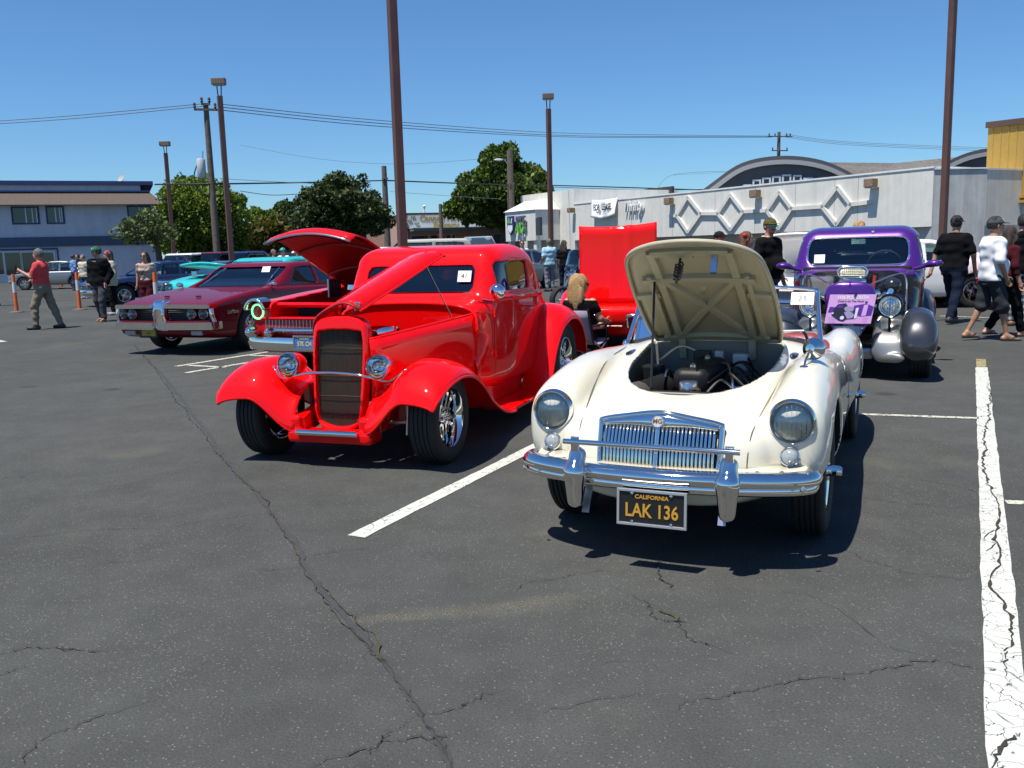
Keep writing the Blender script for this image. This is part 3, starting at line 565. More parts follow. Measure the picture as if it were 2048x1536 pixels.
# wall lamps
for k, (px, py, s_) in enumerate(((1149, 420, .8), (1346, 402, 1), (1519, 387, 1), (1751, 366, 1))):
    x_, z_ = rpx(px, py); lt = thing('wall_lamp', 'rusty box floodlight on grey store wall, ' + ('beside the lease banner' if k == 0 else 'at the left end of the diamond trim' if k == 1 else 'between the middle diamonds' if k == 2 else 'at the right end of the diamond trim'), 'lamp', group='floodlights on the grey store')
    mb = MB(); mb.box((x_, z_, .42), (.62*s_, .48*s_, .5), M); mb.build('housing', RUST, lt, bevel=.03); mb = MB(); mb.box((x_, z_+.05, .09), (.2, .25, .18), M); mb.build('bracket', RUST, lt); mb = MB(); mb.box((x_, z_-.27*s_, .42), (.5*s_, .06, .4), M); mb.build('lens', mat('old_lens', (.5, .48, .4), .3), lt)
# diamonds and bars
def barz(a, b, wd, name='trim_bar'):
    (x0, z0), (x1, z1_) = rpx(*a), rpx(*b); L_ = math.hypot(x1-x0, z1_-z0); an = math.atan2(z1_-z0, x1-x0); mb = MB(); mb.box((0, 0, 0), (L_+wd*.35, wd, .17), M @ T(((x0+x1)/2, (z0+z1_)/2, .085), rz=an)); mb.build(name, GREY, st)
dm = [((1378, 394), (1404, 427), (1378, 464), (1356, 431)), ((1463, 389), (1489, 423), (1463, 459), (1438, 427)), ((1561, 384), (1586, 417), (1560, 457), (1536, 421)), ((1677, 374), (1704, 409), (1675, 449), (1647, 413))]
prevx = (1342, 432)
for t_, r_, b_, l_ in dm:
    for a_, c_ in ((t_, r_), (r_, b_), (b_, l_), (l_, t_)): barz(a_, c_, .24)
    barz(prevx, l_, .24); prevx = r_
barz(prevx, (1743, 404), .24)
# right: return wall, block annexe, ochre building
P1 = onpl(1976, 334, (0, 0, HR), (0, 0, 1)); zc = 3.55
an = thing('block_annexe', 'low pale block annexe with vents at right of grey store', 'building')
C0 = onpl(1783, 423, (0, 0, zc), (0, 0, 1)); C1 = onpl(2300, 404, (0, 0, zc), (0, 0, 1)); uc = (C1-C0)/np.linalg.norm(C1-C0); nc = np.array([uc[1], -uc[0], 0]); Lc = np.linalg.norm(C1-C0); MC = qd_((C0[0], C0[1], 0), uc, nc)
def cpx(px, py): p = onpl(px, py, C0, nc); return float(np.dot(p-C0, uc)), float(p[2])
w = MB(); w.box((Lc/2, zc/2, -2.5), (Lc, zc, 5), MC); w.build('wall', CMU, an)
for k in range(17):
    zz = .2*(k+1)
    w = MB(); w.box((Lc/2, zz, .002), (Lc-.05, .018, .012), MC); w.build('block_joint', wallmat('joint_light', (.40, .41, .38)), an)
w = MB(); w.box((Lc/2, zc+.04, -2.4), (Lc+.1, .1, 5.1), MC); w.build('coping', TRIMW, an)
for px, py in ((1816, 430), (1965, 424)):
    x_, z_ = cpx(px, py)
    vent = MB(); vent.box((x_, z_, .03), (.75, .5, .04), MC); vo = vent.build('vent', mat('vent_dark', (.14, .14, .13), .7), an)
    for k in range(4): w = MB(); w.box((x_, z_-.18+.12*k, .07), (.75, .05, .06), MC); w.build('slat', TRIMW, vo)
x_, z_ = cpx(2024, 424); fl = thing('floodlight', 'dark boxy floodlight on the pale block annexe', 'lamp'); mb = MB(); mb.box((x_, z_, .35), (.75, .6, .45), MC); mb.build('housing', mat('dark_green_housing', (.035, .04, .03), .5), fl, bevel=.03); mb = MB(); mb.box((x_+.1, z_-.8, .06), (.62, 1.0, .1), MC); mb.build('junction_box', mat('grey_box', (.16, .165, .18), .6), fl)
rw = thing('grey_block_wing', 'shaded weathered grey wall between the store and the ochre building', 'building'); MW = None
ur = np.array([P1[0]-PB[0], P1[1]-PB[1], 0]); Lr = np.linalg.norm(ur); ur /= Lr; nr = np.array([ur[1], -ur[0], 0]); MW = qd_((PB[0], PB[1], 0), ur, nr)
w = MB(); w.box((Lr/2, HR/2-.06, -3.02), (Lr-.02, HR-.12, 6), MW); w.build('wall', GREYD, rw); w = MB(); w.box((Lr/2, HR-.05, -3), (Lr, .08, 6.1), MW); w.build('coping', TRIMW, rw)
oc = thing('ochre_building', 'tall ochre yellow metal building at the right edge', 'building'); HO = 8.2
D0 = onpl(1977, 246, (0, 0, HO), (0, 0, 1)); D1 = onpl(2400, 196, (0, 0, HO), (0, 0, 1)); uo = (D1-D0)/np.linalg.norm(D1-D0); no = np.array([uo[1], -uo[0], 0]); Lo = np.linalg.norm(D1-D0); MO = qd_((D0[0], D0[1], 0), uo, no)
zo = onpl(2010, 408, D0, no)[2]
w = MB(); w.box((Lo/2, (HO+zo)/2, -6), (Lo, HO-zo, 12), MO); w.build('upper_wall', OCHRE, oc); w = MB(); w.box((Lo/2, zo/2, -6), (Lo-.1, zo-.02, 11.8), MO); w.build('lower_wall', CMU, oc)
for k in range(int(Lo/.45)): w = MB(); w.box((.3+.45*k, (HO+zo)/2, .012), (.05, HO-zo-.7, .03), MO); w.build('rib', OCHRE, oc)
w = MB(); w.box((Lo/2, HO-.12, .06), (Lo+.2, .34, .2), MO); w.build('eave_trim', BROWNT, oc)
for k in range(2): w = MB(); w.box((Lo/2, zo+.1+.28*k, .12-.04*k), (Lo, .16, .24), MO); w.build('ledge_trim', OCHRE, oc)
# ---- barrel-roofed hall behind
def barrel(name, label, pl, pa, prr, Yd, depth, wins):
    Lp, Ap, Rp = aty(*pl, Yd), aty(*pa, Yd), aty(*prr, Yd); rt = thing(name, label, 'hall')
    arc = spl([(Lp[0]-3.0, Lp[2]-2.2), (Lp[0], Lp[2]), ((Lp[0]+Ap[0])/2-.3, Lp[2]+(Ap[2]-Lp[2])*.76), (Ap[0], Ap[2]), ((Rp[0]+Ap[0])/2+.3, Rp[2]+(Ap[2]-Rp[2])*.76), (Rp[0], Rp[2]), (Rp[0]+3.5, Rp[2]-2.2)], 5)
    dx = depth*.86
    w = MB(); w.grid([[(x+s_*dx, Yd+.3+s_*depth*.55, z) for x, z in arc] for s_ in (0, 1)]); w.build('roof', ROOF, rt, smooth=1.)
    w = MB(); w.add([(x, Yd+.5, z-.15) for x, z in arc]+[(arc[-1][0], Yd+.5, 0), (arc[0][0], Yd+.5, 0)], [tuple(range(len(arc)+2))]); w.build('gable_wall', CHAR, rt)
    w = MB(); w.sweep([(-.2, -.18), (.2, -.18), (.2, .12), (-.2, .12)], [(x, Yd+.15, z) for x, z in arc], up=(0, -1, 0)); w.build('fascia', mat('grey_fascia', (.33, .34, .34), .7), rt)
    w = MB(); w.sweep([(-.28, -.2), (.22, -.2), (.22, -.06), (-.28, -.06)], [(x, Yd+.02, z+.28) for x, z in arc], up=(0, -1, 0)); w.build('roof_edge', mat('dark_edge', (.08, .08, .09), .7), rt)
    for (x0, y0, x1, y1) in wins:
        a_, b_ = aty(x0, y1, Yd), aty(x1, y0, Yd); win(rt, qd_((a_[0], Yd+.45, a_[2]), (1, 0, 0), (0, -1, 0)), 0, 0, b_[0]-a_[0], b_[2]-a_[2], 0, WFR, .16, dep=.12)
    w = MB(); w.box(((arc[0][0]+arc[-1][0])/2+dx/2, Yd+depth*.3, 2.0), (arc[-1][0]-arc[0][0]+dx*.2, depth*.3, 4.0)); w.build('base', CHAR, rt)
    return rt
barrel('barrel_hall', 'charcoal barrel-roofed hall with row of white-framed windows behind the store', (1430, 375), (1557, 324), (1690, 352), 84., 26., [(1488, 368, 1505, 379), (1507, 358, 1524, 378), (1526, 354, 1544, 378), (1546, 351, 1564, 378), (1566, 348, 1585, 376), (1588, 349, 1606, 374), (1609, 354, 1628, 370)])
barrel('barrel_hall', 'second shingled barrel roof beside the ochre building', (1880, 345), (2010, 305), (2140, 345), 92., 30., [])
w = MB(); A_, B_, C_, D_ = aty(1640, 326, 86), aty(1790, 328, 92), aty(1985, 308, 96), aty(1985, 380, 88); rr = thing('shingle_roof', 'mottled shingle roof slope running between the two barrel halls', 'roof')
w.add([tuple(A_), tuple(B_), tuple(C_), tuple(D_), tuple(aty(1690, 380, 84))], [(0, 1, 4), (1, 2, 3, 4)]); w.add([(A_[0], 100, A_[2]), (C_[0], 104, C_[2])], [(0, 1)][:0]); w.build('slope', ROOF, rr, solid=.2)
# ================================================================== POLES AND WIRES
WOOD = mat('weathered_pole_wood', (.13, .105, .085), .9, var=.35, vscale=5, bump=.3); HEADM = mat('luminaire_brown', (.16, .11, .085), .5, var=.25, vscale=8); INSUL = mat('dark_insulator', (.03, .03, .032), .4)
def lightpole(px, py, Y, w, label, top=8.3, head=True, headang=0.):
    g = aty(px, py, Y); o = thing('light_pole', label, 'light pole', (g[0], Y, 0), group='brown parking lot light poles')
    m = MB(); m.prism([(-w/2, -w/2), (w/2, -w/2), (w/2, w/2), (-w/2, w/2)], .5, top-.55, T(rz=.5)); m.build('shaft', POLEM, o, bevel=.015)
    m = MB(); m.lathe([(.28, 0), (.28, .48), (.24, .5), (0, .5)], 16); m.build('concrete_base', GREYD, o)
    if head:
        m = MB(); m.box((0, 0, top), (1.0*w/.2*.55, .5*w/.2*.55, .26), T(rz=headang)); m.build('luminaire', HEADM, o, bevel=.03)
        m = MB(); m.box((0, 0, top-.14), (.9*w/.2*.5, .42*w/.2*.5, .04), T(rz=headang)); m.build('lamp_lens', mat('luminaire_lens', (.5, .48, .4), .3), o)
        for s in (-1, 1): m = MB(); m.tube([(s*.06, 0, top-.62), (s*.09, 0, top-.12)], .025, 6, T(rz=headang)); m.build('arm', POLEM, o)
    return o
lightpole(798, 330, 17, .155, 'tall brown steel light pole rising right behind the red coupe')
lightpole(1893, 300, 22, .145, 'tall brown steel light pole right of the purple coupe')
lightpole(451, 350, 37, .20, 'brown light pole beside the wooden utility pole with transformer', 8.38)
lightpole(339, 400, 55, .22, 'short-looking brown light pole farthest left, in front of the motel', 8.25)
lightpole(1099, 330, 42.5, .19, 'brown light pole standing before the store sign tower', 8.35)
def upole(px, py, Y, top_py, r, label, arms=(), trans=None, lampdir=None):
    g = aty(px, py, Y); zt = aty(px, top_py, Y)[2]; o = thing('utility_pole', label, 'utility pole', (g[0], Y, 0), group='wooden utility poles')
    m = MB(); m.tube([(0, 0, 0), (0, 0, zt*.5), (0, 0, zt)], [r*1.15, r, r*.8], 10); m.build('shaft', WOOD, o, smooth=1.)
    for z, wdt, ins in arms:
        m = MB(); m.box((0, -r, zt-z), (wdt, .1, .12), T(rz=.3)); a = m.build('crossarm', WOOD, o)
        for s in ins: m = MB(); m.lathe([(0, .32), (.05, .30), (.09, .2), (.05, .17), (.09, .1), (.04, 0)], 8, T(rz=.3) @ Matrix.Translation((s, -r, zt-z+.06))); m.build('insulator', INSUL, a)
    if trans:
        m = MB(); m.lathe([(0, .6), (.2, .58), (.24, .5), (.24, -.45), (.2, -.5), (0, -.5)], 12, Matrix.Translation((-r-.3, -.1, zt-trans))); t_ = m.build('transformer', mat('grey_transformer', (.5, .52, .53), .45), o, smooth=.8)
        m = MB(); m.tube([(-r-.2, -.1, zt-trans+.5), (-r-.15, -.1, zt-trans+1.0)], .04, 6); m.build('bushing', STEEL, t_)
        m = MB(); m.tube(spl([(-r-.5, -.1, zt-trans+.3), (-r-.75, -.1, zt-trans-.4), (-r-.5, -.1, zt-trans-1.2), (0, -.1, zt-trans-1.7)], 6), .035, 6); m.build('cable_loop', BLACK, t_)
    if lampdir:
        m = MB(); m.tube(spl([(0, 0, zt-lampdir[1]-.8), (lampdir[0]*.5, -.1, zt-lampdir[1]), (lampdir[0], -.1, zt-lampdir[1])], 5), .05, 6); m.build('lamp_arm', STEEL, o); m = MB(); m.ell((lampdir[0], -.1, zt-lampdir[1]), (.45, .2, .13), 10, 6); m.build('street_lamp_head', mat('cobra_head', (.5, .5, .5), .4), o)
    return o, zt
upole(426, 400, 52, 207, .19, 'grey wooden utility pole with transformer drum left of the light pole', [(.35, 1.3, (-.6, .5)), (.05, .5, (-.2, .2))], 3.6)
upole(772, 420, 74, 332, .25, 'bare wooden utility pole behind the dark green tree', [(1.0, .5, ())], None, None)
upole(1021, 370, 88, 300, .34, 'wooden utility pole with street lamp in front of the tall conifer', [(3.2, .6, ())], None, (-1.1, .9))
upole(1557, 320, 110, 264, .24, 'wooden utility pole with two crossarms above the barrel roof', [(.55, 3.4, (-1.5, -.7, .9, 1.4)), (2.2, 2.2, (-1.0, 1.0))], 4.0)
upole(1092, 380, 105, 343, .3, 'distant utility pole right of the tall conifer', [(.6, 1.2, ())])
upole(881, 420, 95, 408, .22, 'short distant pole above the bakery roof', [])
BLKW = mat('cable_black', (.02, .02, .022), .6); GRYW = mat('wire_grey', (.12, .12, .13), .5)
def wire(pts, Y, r, label, m=GRYW):
    P = [aty(x, y, Y if not isinstance(Y, (list, tuple)) else Y[i]) for i, (x, y) in enumerate(pts)]; o = P[0]
    mb = MB(); mb.tube(spl([p-o for p in P], 8), r, 5); ob = mb.build('overhead_wire', m, None, smooth=3, label=label, cat='wire', group='overhead wires'); ob.location = o
wire([(-60, 246), (150, 231), (410, 207)], [60, 57, 52], .022, 'upper power wire reaching the transformer pole from the left')
wire([(-60, 251), (150, 237), (410, 212)], [60, 57, 52], .022, 'lower power wire reaching the transformer pole from the left')
for k, (d0, d1) in enumerate(((0, 0), (6, 5), (12, 8))): wire([(440, 208+d0), (750, 240+d0), (1100, 265+d1), (1350, 270+d1*.6), (1545, 272+d1*.3)], [52, 65, 80, 95, 110], .025, 'long power wire between the transformer pole and the far double-arm pole, ' + ('highest' if k == 0 else 'middle' if k == 1 else 'lowest') + ' strand')
for k in range(3): wire([(1570, 268+3*k), (1700, 284+3*k), (1990, 296+3*k), (2100, 296+3*k)], [110, 112, 118, 122], .022, 'thin power wire running right from the double-arm pole, ' + ('top' if k == 0 else 'middle' if k == 1 else 'bottom') + ' strand')
wire([(310, 369), (430, 368), (610, 365), (772, 361)], [54, 52, 62, 74], .05, 'thick black cable from the motel corner to the bare pole', BLKW); wire([(772, 361), (900, 366), (1021, 370), (1150, 372), (1440, 381)], [74, 82, 88, 92, 105], .06, 'thick black cable from the bare pole past the conifer', BLKW)
wire([(1100, 374), (1300, 380), (1440, 378)], 100, .035, 'second black cable above the store parapet', BLKW)
wire([(440, 357), (560, 364), (660, 368)], 58, .02, 'thin service wire left of the dark tree'); wire([(480, 382), (540, 390), (600, 388)], 60, .025, 'sagging service wire beside the bushy conifer', BLKW)
wire([(780, 383), (900, 392), (1000, 398)], 86, .02, 'thin wire under the black cable beside the pole'); wire([(480, 290), (640, 318), (800, 328), (960, 318)], 100, .018, 'faint far wire sagging above the dark tree')
wire([(1310, 390), (1345, 350), (1480, 342)], 108, .02, 'bent thin wire rising over the store parapet'); wire([(1345, 350), (1540, 340)], 112, .015, 'faint wire running on to the barrel roof')
# ================================================================== TREES
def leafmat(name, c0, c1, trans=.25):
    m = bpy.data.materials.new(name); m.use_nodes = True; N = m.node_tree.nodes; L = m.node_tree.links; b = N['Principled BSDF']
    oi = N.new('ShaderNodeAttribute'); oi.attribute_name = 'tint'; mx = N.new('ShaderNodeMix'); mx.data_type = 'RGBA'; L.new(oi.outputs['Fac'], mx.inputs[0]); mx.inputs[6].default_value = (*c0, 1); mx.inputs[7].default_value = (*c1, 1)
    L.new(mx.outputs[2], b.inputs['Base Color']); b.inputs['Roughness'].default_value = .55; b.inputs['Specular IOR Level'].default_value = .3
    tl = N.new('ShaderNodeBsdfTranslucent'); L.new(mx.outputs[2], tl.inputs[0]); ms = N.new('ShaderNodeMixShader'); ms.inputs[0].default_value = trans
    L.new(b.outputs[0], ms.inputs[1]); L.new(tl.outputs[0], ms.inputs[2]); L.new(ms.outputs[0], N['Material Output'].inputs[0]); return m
BARK = mat('bark', (.075, .06, .048), .95, var=.3, vscale=8, bump=.6, bscale=20)
def crown(name, clumps, per, size, m, parent, droop=0., seed=1, aspect=.6):
    """clumps: (x,y,z,rx,ry,rz); leaf faces on and in each clump"""
    r = np.random.default_rng(seed); C = []; Tn = []
    for (x, y, z, a, b, c) in clumps:
        k = int(per*(a*b*c)**(2/3)/.5)+8; d = r.normal(size=(k, 3)); d /= np.linalg.norm(d, axis=1, keepdims=True); rad = r.uniform(.35, 1, (k, 1))**.45
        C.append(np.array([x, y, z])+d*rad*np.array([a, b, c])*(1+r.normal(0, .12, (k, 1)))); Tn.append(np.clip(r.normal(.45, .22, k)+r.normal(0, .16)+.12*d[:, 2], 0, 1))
    C = np.concatenate(C); Tn = np.concatenate(Tn); n = len(C)
    u = r.normal(size=(n, 3)); u[:, 2] -= droop*1.2; u /= np.linalg.norm(u, axis=1, keepdims=True); v = r.normal(size=(n, 3)); v -= (v*u).sum(1, keepdims=True)*u; v /= np.linalg.norm(v, axis=1, keepdims=True)
    s = size*r.lognormal(0, .3, (n, 1)); 
    V = np.stack([C-u*s, C+v*s*aspect, C+u*s, C-v*s*aspect], 1).reshape(-1, 3)
    me = bpy.data.meshes.new(name); me.vertices.add(4*n); me.vertices.foreach_set('co', V.astype(np.float32).ravel()); me.loops.add(4*n); me.loops.foreach_set('vertex_index', np.arange(4*n, dtype=np.int32)); me.polygons.add(n); me.polygons.foreach_set('loop_start', np.arange(0, 4*n, 4, dtype=np.int32))
    at = me.attributes.new('tint', 'FLOAT', 'FACE'); at.data.foreach_set('value', Tn.astype(np.float32)); me.update(); me.validate()
    return link(name, me, m, parent)
def tree(name, label, outline, Y, base, m, per, leaf, ncl, csz, droop=0., seed=1, depth=.8, trunk=.3, cat='tree', gap=.0, limbs=9, tz=.35):
    """outline: crown silhouette as a closed loop of sight-line points at distance Y"""
    rr = np.random.default_rng(seed); P = np.array([aty(x, y, Y)[[0, 2]] for x, y in outline]); b = aty(*base, Y); cx, cz = P.mean(0); wdt = P[:, 0].max()-P[:, 0].min()
    root = thing(name, label, cat, (b[0], Y, 0)); cl = []
    lo = P.min(0); hi = P.max(0); tries = 0
    while len(cl) < ncl and tries < 9000:
        tries += 1; q = lo+(hi-lo)*rr.random(2); dd = float(poly2(np.array(q[0]), np.array(q[1]), P))
        if dd > -csz*.35: continue
        s = csz*rr.uniform(.6, 1.25)*(1 if dd < -csz else .72)
        if gap and rr.random() < gap: continue
        fr = min(1., -dd/(.3*wdt)+.35); y = rr.uniform(-1, 1)*depth*wdt*.5*fr
        cl.append((q[0]-b[0], y, q[1], s, s, s*rr.uniform(.6, .95)*(1+.5*droop)))
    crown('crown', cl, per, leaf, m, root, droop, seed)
    mb = MB(); zt = max(.5, lo[1]+(hi[1]-lo[1])*tz); top = Vector((cx-b[0], 0, hi[1]*.82)); fork = Vector(((cx-b[0])*.25, 0, zt))
    mb.tube(spl([(0, 0, -.05), tuple(fork*.55+Vector((trunk*.2, 0, 0))), tuple(fork), tuple(fork.lerp(top, .5)), tuple(top)], 5), list(np.linspace(trunk*1.15, trunk*.15, 21)), 9); mb.build('trunk', BARK, root, smooth=1.)
    idx = rr.permutation(len(cl))[:limbs]
    for i in idx:
        c = Vector(cl[i][:3]); s = fork.lerp(top, rr.uniform(0, .5)); mid = s.lerp(c, .5)+Vector((0, 0, -.1*(c-s).length*.3)); mb = MB(); mb.tube(spl([tuple(s), tuple(mid), tuple(c)], 5), list(np.linspace(trunk*.42, trunk*.06, 11)), 6); mb.build('limb', BARK, root, smooth=1.)
    return root
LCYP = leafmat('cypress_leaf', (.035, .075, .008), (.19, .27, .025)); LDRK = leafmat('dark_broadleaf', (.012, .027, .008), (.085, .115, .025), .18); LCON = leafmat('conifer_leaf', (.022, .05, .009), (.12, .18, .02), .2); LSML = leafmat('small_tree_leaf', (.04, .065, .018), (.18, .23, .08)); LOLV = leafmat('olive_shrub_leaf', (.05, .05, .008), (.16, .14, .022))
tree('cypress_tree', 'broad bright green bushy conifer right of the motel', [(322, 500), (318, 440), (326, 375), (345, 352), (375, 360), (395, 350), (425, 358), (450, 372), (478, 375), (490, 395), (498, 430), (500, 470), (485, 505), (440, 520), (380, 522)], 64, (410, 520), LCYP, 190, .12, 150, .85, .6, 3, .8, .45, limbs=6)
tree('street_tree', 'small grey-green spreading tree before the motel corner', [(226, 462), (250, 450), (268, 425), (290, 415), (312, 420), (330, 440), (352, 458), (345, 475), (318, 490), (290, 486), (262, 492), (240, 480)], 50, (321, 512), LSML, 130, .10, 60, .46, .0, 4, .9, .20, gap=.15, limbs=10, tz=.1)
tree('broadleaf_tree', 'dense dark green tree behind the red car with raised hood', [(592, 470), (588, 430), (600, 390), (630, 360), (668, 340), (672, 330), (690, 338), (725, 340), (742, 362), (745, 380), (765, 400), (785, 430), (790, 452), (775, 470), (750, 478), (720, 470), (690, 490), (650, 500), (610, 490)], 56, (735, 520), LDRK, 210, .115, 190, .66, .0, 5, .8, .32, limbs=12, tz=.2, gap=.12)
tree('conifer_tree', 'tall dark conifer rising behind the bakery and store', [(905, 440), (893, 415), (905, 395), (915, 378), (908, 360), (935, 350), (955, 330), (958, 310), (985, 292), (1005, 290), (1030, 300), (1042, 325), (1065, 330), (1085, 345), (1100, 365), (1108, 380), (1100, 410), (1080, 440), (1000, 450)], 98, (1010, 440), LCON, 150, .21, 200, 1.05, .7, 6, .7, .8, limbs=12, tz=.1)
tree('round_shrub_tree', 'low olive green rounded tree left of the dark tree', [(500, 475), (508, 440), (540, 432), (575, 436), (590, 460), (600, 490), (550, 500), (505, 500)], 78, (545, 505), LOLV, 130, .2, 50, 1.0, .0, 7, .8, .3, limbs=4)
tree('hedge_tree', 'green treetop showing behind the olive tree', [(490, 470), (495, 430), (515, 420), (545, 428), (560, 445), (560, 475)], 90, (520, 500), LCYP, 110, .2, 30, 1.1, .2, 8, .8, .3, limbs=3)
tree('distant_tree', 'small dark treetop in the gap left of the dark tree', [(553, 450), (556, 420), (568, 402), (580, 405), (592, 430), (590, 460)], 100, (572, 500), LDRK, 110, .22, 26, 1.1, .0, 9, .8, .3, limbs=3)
# ================================================================== WHEELS (axle along local y; outer face at +y)
def wheel(par, loc, R, rim, wid, style, side=1, tyre=RUBBER, steer=0., chrome=CHROME, nsp=5):
    """part 'wheel' (rim, spokes, hub) with sub-parts tyre and cap"""
    B = T(loc, rz=(0 if side > 0 else math.pi)+steer) @ T(rx=-math.pi/2)      # lathe axis z -> +y (outwards)
    h = wid/2; sw = .72*(R-rim)
    m = MB()
    if style == 'wire':
        m.lathe([(rim*.93, -h*.8), (rim*1.02, -h*.85), (rim*1.02, h*.72), (rim*.97, h*.80), (rim*.90, h*.70), (rim*.86, h*.2), (rim*.86, -h*.5)], 36, B, closed=True)
        m.lathe([(0, h*.95), (.028, h*.95), (.034, h*.7), (.04, -h*.3), (0, -h*.3)], 14, B)
        for k in range(30):
            a = 2*math.pi*k/30; s = (.22 if k % 2 else -.22); z0 = h*(.62 if k % 3 else -.1); m.tube([(.036*math.cos(a), .036*math.sin(a), z0), (rim*.9*math.cos(a+s), rim*.9*math.sin(a+s), h*.15)], .0028, 4, B)
    else:
        lip = h*.86
        m.lathe([(rim*.96, -h*.9), (rim*1.03, -h*.9), (rim*1.03, lip), (rim*.985, lip+.006), (rim*.94, lip-.004), (rim*.90, lip-.045), (rim*.86, lip-.07), (rim*.86, -h*.8)], 40, B, closed=True)
        zc = lip-.055
        for k in range(nsp):
            a = 2*math.pi*k/nsp+.3
            if style == 'torq':          # cast five-spoke: wide wedge spokes with a slot
                w0, w1 = .30, .19
                for q in (-1, 1):
                    pts = [(rim*.22, q*.02), (rim*.22, q*rim*w0*.6), (rim*.55, q*rim*w1*.9), (rim*.9, q*rim*w0), (rim*.9, q*rim*.10), (rim*.5, q*.012)]
                    if q < 0: pts = pts[::-1]
                    m.prism(pts, zc-.03, zc+.002, B @ T(rz=a))
            else:
                m.prism([(rim*.2, -rim*.12), (rim*.9, -rim*.15), (rim*.9, rim*.15), (rim*.2, rim*.12)], zc-.03, zc, B @ T(rz=a))
        m.lathe([(0, zc+.012), (rim*.17, zc+.008), (rim*.25, zc-.005), (rim*.27, zc-.035), (0, zc-.035)], 20, B)
        m.lathe([(rim*.84, -h*.2), (0, -h*.2), (0, -h*.25), (rim*.84, -h*.25)], 24, B)
        for k in range(5):
            a = 2*math.pi*k/5; m.lathe([(.010, zc-.01), (.010, zc+.014), (0, zc+.018)], 6, B @ T((rim*.19*math.cos(a), rim*.19*math.sin(a), 0)))
    w = m.build('wheel', chrome, par, smooth=.7)
    t = MB(); pf = [(rim, -h*.86), (rim+sw*.35, -h*.98), (rim+sw*.9, -h), (R-.018, -h*.93), (R-.004, -h*.80)]
    n = 5
    for i in range(n):      # tread grooves
        z0 = -h*.78+1.56*h*i/n; z1 = -h*.78+1.56*h*(i+1)/n; g = .008; pf += [(R, z0+g*.6), (R, z1-g*.6)]
        if i < n-1: pf += [(R-.008, z1-g*.3), (R-.008, z1+g*.3)]
    pf += [(R-.004, h*.80), (R-.018, h*.93), (rim+sw*.9, h), (rim+sw*.35, h*.98), (rim, h*.86)]
    t.lathe(pf, 44, B, closed=True); t.build('tyre', tyre, w, smooth=.5)
    c = MB()
    if style == 'wire':
        c.lathe([(0, h+.055), (.02, h+.055), (.026, h+.045), (.03, h*.8), (0, h*.8)], 12, B)
        for s in (-1, 1): c.prism([(0, -.010), (s*.065, -.012), (s*.072, 0), (s*.065, .012), (0, .010)][::s], h+.012, h+.034, B)
    else: c.lathe([(0, zc+.045), (rim*.06, zc+.042), (rim*.10, zc+.02), (rim*.11, zc), (0, zc)], 14, B)
    c.build('hub_cap', chrome, w, smooth=.6)
    d = MB(); d.lathe([(rim*.84, -h*.3), (0, -h*.3), (0, -h*.34), (rim*.84, -h*.34)], 20, B); d.build('brake_drum', DARK, w)
    return w
def headlamp(par, c, d, R, ringm=CHROME, bucket=None, name='headlight', bm=None, amber=False, R2=None, xh=(0, 0, 1), blen=.14):
    """round lamp: chrome ring, domed lens, reflector; c centre of lens, d facing"""
    B = frame(c, d, xh); L = R*.86
    m = MB(); m.lathe([(R, -.035), (R*1.03, -.015), (R*1.0, .006), (R*.93, .016), (L, .010), (L*.98, -.01), (R*.9, -.035)], 36, B, closed=True); o = m.build(name, ringm, par, smooth=.8)
    m = MB(); m.lathe([(L, .004), (L*.8, .018), (L*.5, .028), (L*.2, .033), (0, .034)], 28, B, cap=False); m.build('lens', LENS, o, smooth=3)
    m = MB(); m.lathe([(L*.99, .0), (L*.85, -.035), (L*.6, -.06), (L*.3, -.072), (0, -.075)], 28, B, cap=False); m.build('reflector', mat('lamp_reflector', (.95, .95, .95), .10, 1., var=.03, vscale=40), o, smooth=3)
    m = MB()
    for k in range(-3, 4):
        x = L*k/4.2; y = math.sqrt(max(0, L*L*.8-x*x)); m.tube([B @ Vector((-y, x, .024-.03*(x/L)**2)), B @ Vector((0, x, .031-.02*(x/L)**2)), B @ Vector((y, x, .024-.03*(x/L)**2))], .0016, 4)
    m.build('lens_flute', LENS, o)
    m = MB(); m.ell((0, 0, 0), (R*.17, R*.17, .02), 10, 6, B @ Matrix.Translation((0, 0, -.045))); m.build('bulb', CHROME, o, smooth=3)
    if amber:
        m = MB(); a0 = [(L*.93*math.cos(t), L*.93*math.sin(t)) for t in np.linspace(math.pi-.75, math.pi+.75, 12)]; m.prism(a0, .010, .018, B); m.build('turn_lens', AMBER, o)
    if bucket:
        m = MB(); m.lathe([(R*.99, -.02), (R*1.0, -.04), (R*.93, -.04-blen*.45), (R*.7, -.04-blen*.8), (R*.35, -.04-blen), (0, -.04-blen)], 28, B, cap=False); m.build('bucket', bucket, o, smooth=3)
    return o
def surfz(f, x, y, z0=1.6, z1=0.):
    """height of the surface above (x,y), looking down"""
    zs = np.linspace(z0, z1, 400); v = f(np.full(400, x), np.full(400, abs(y)), zs); i = np.argmax(v < 0)
    return float(zs[i]) if v[i] < 0 else z1
def surfx(f, y, z, x0=1.5, x1=-.5):
    xs = np.linspace(x0, x1, 500); v = f(xs, np.full(500, abs(y)), np.full(500, z)); i = np.argmax(v < 0); return float(xs[i])
def surfy(f, x, z, y0=1.2, y1=0.):
    ys = np.linspace(y0, y1, 400); v = f(np.full(400, x), ys, np.full(400, z)); i = np.argmax(v < 0); return float(ys[i])
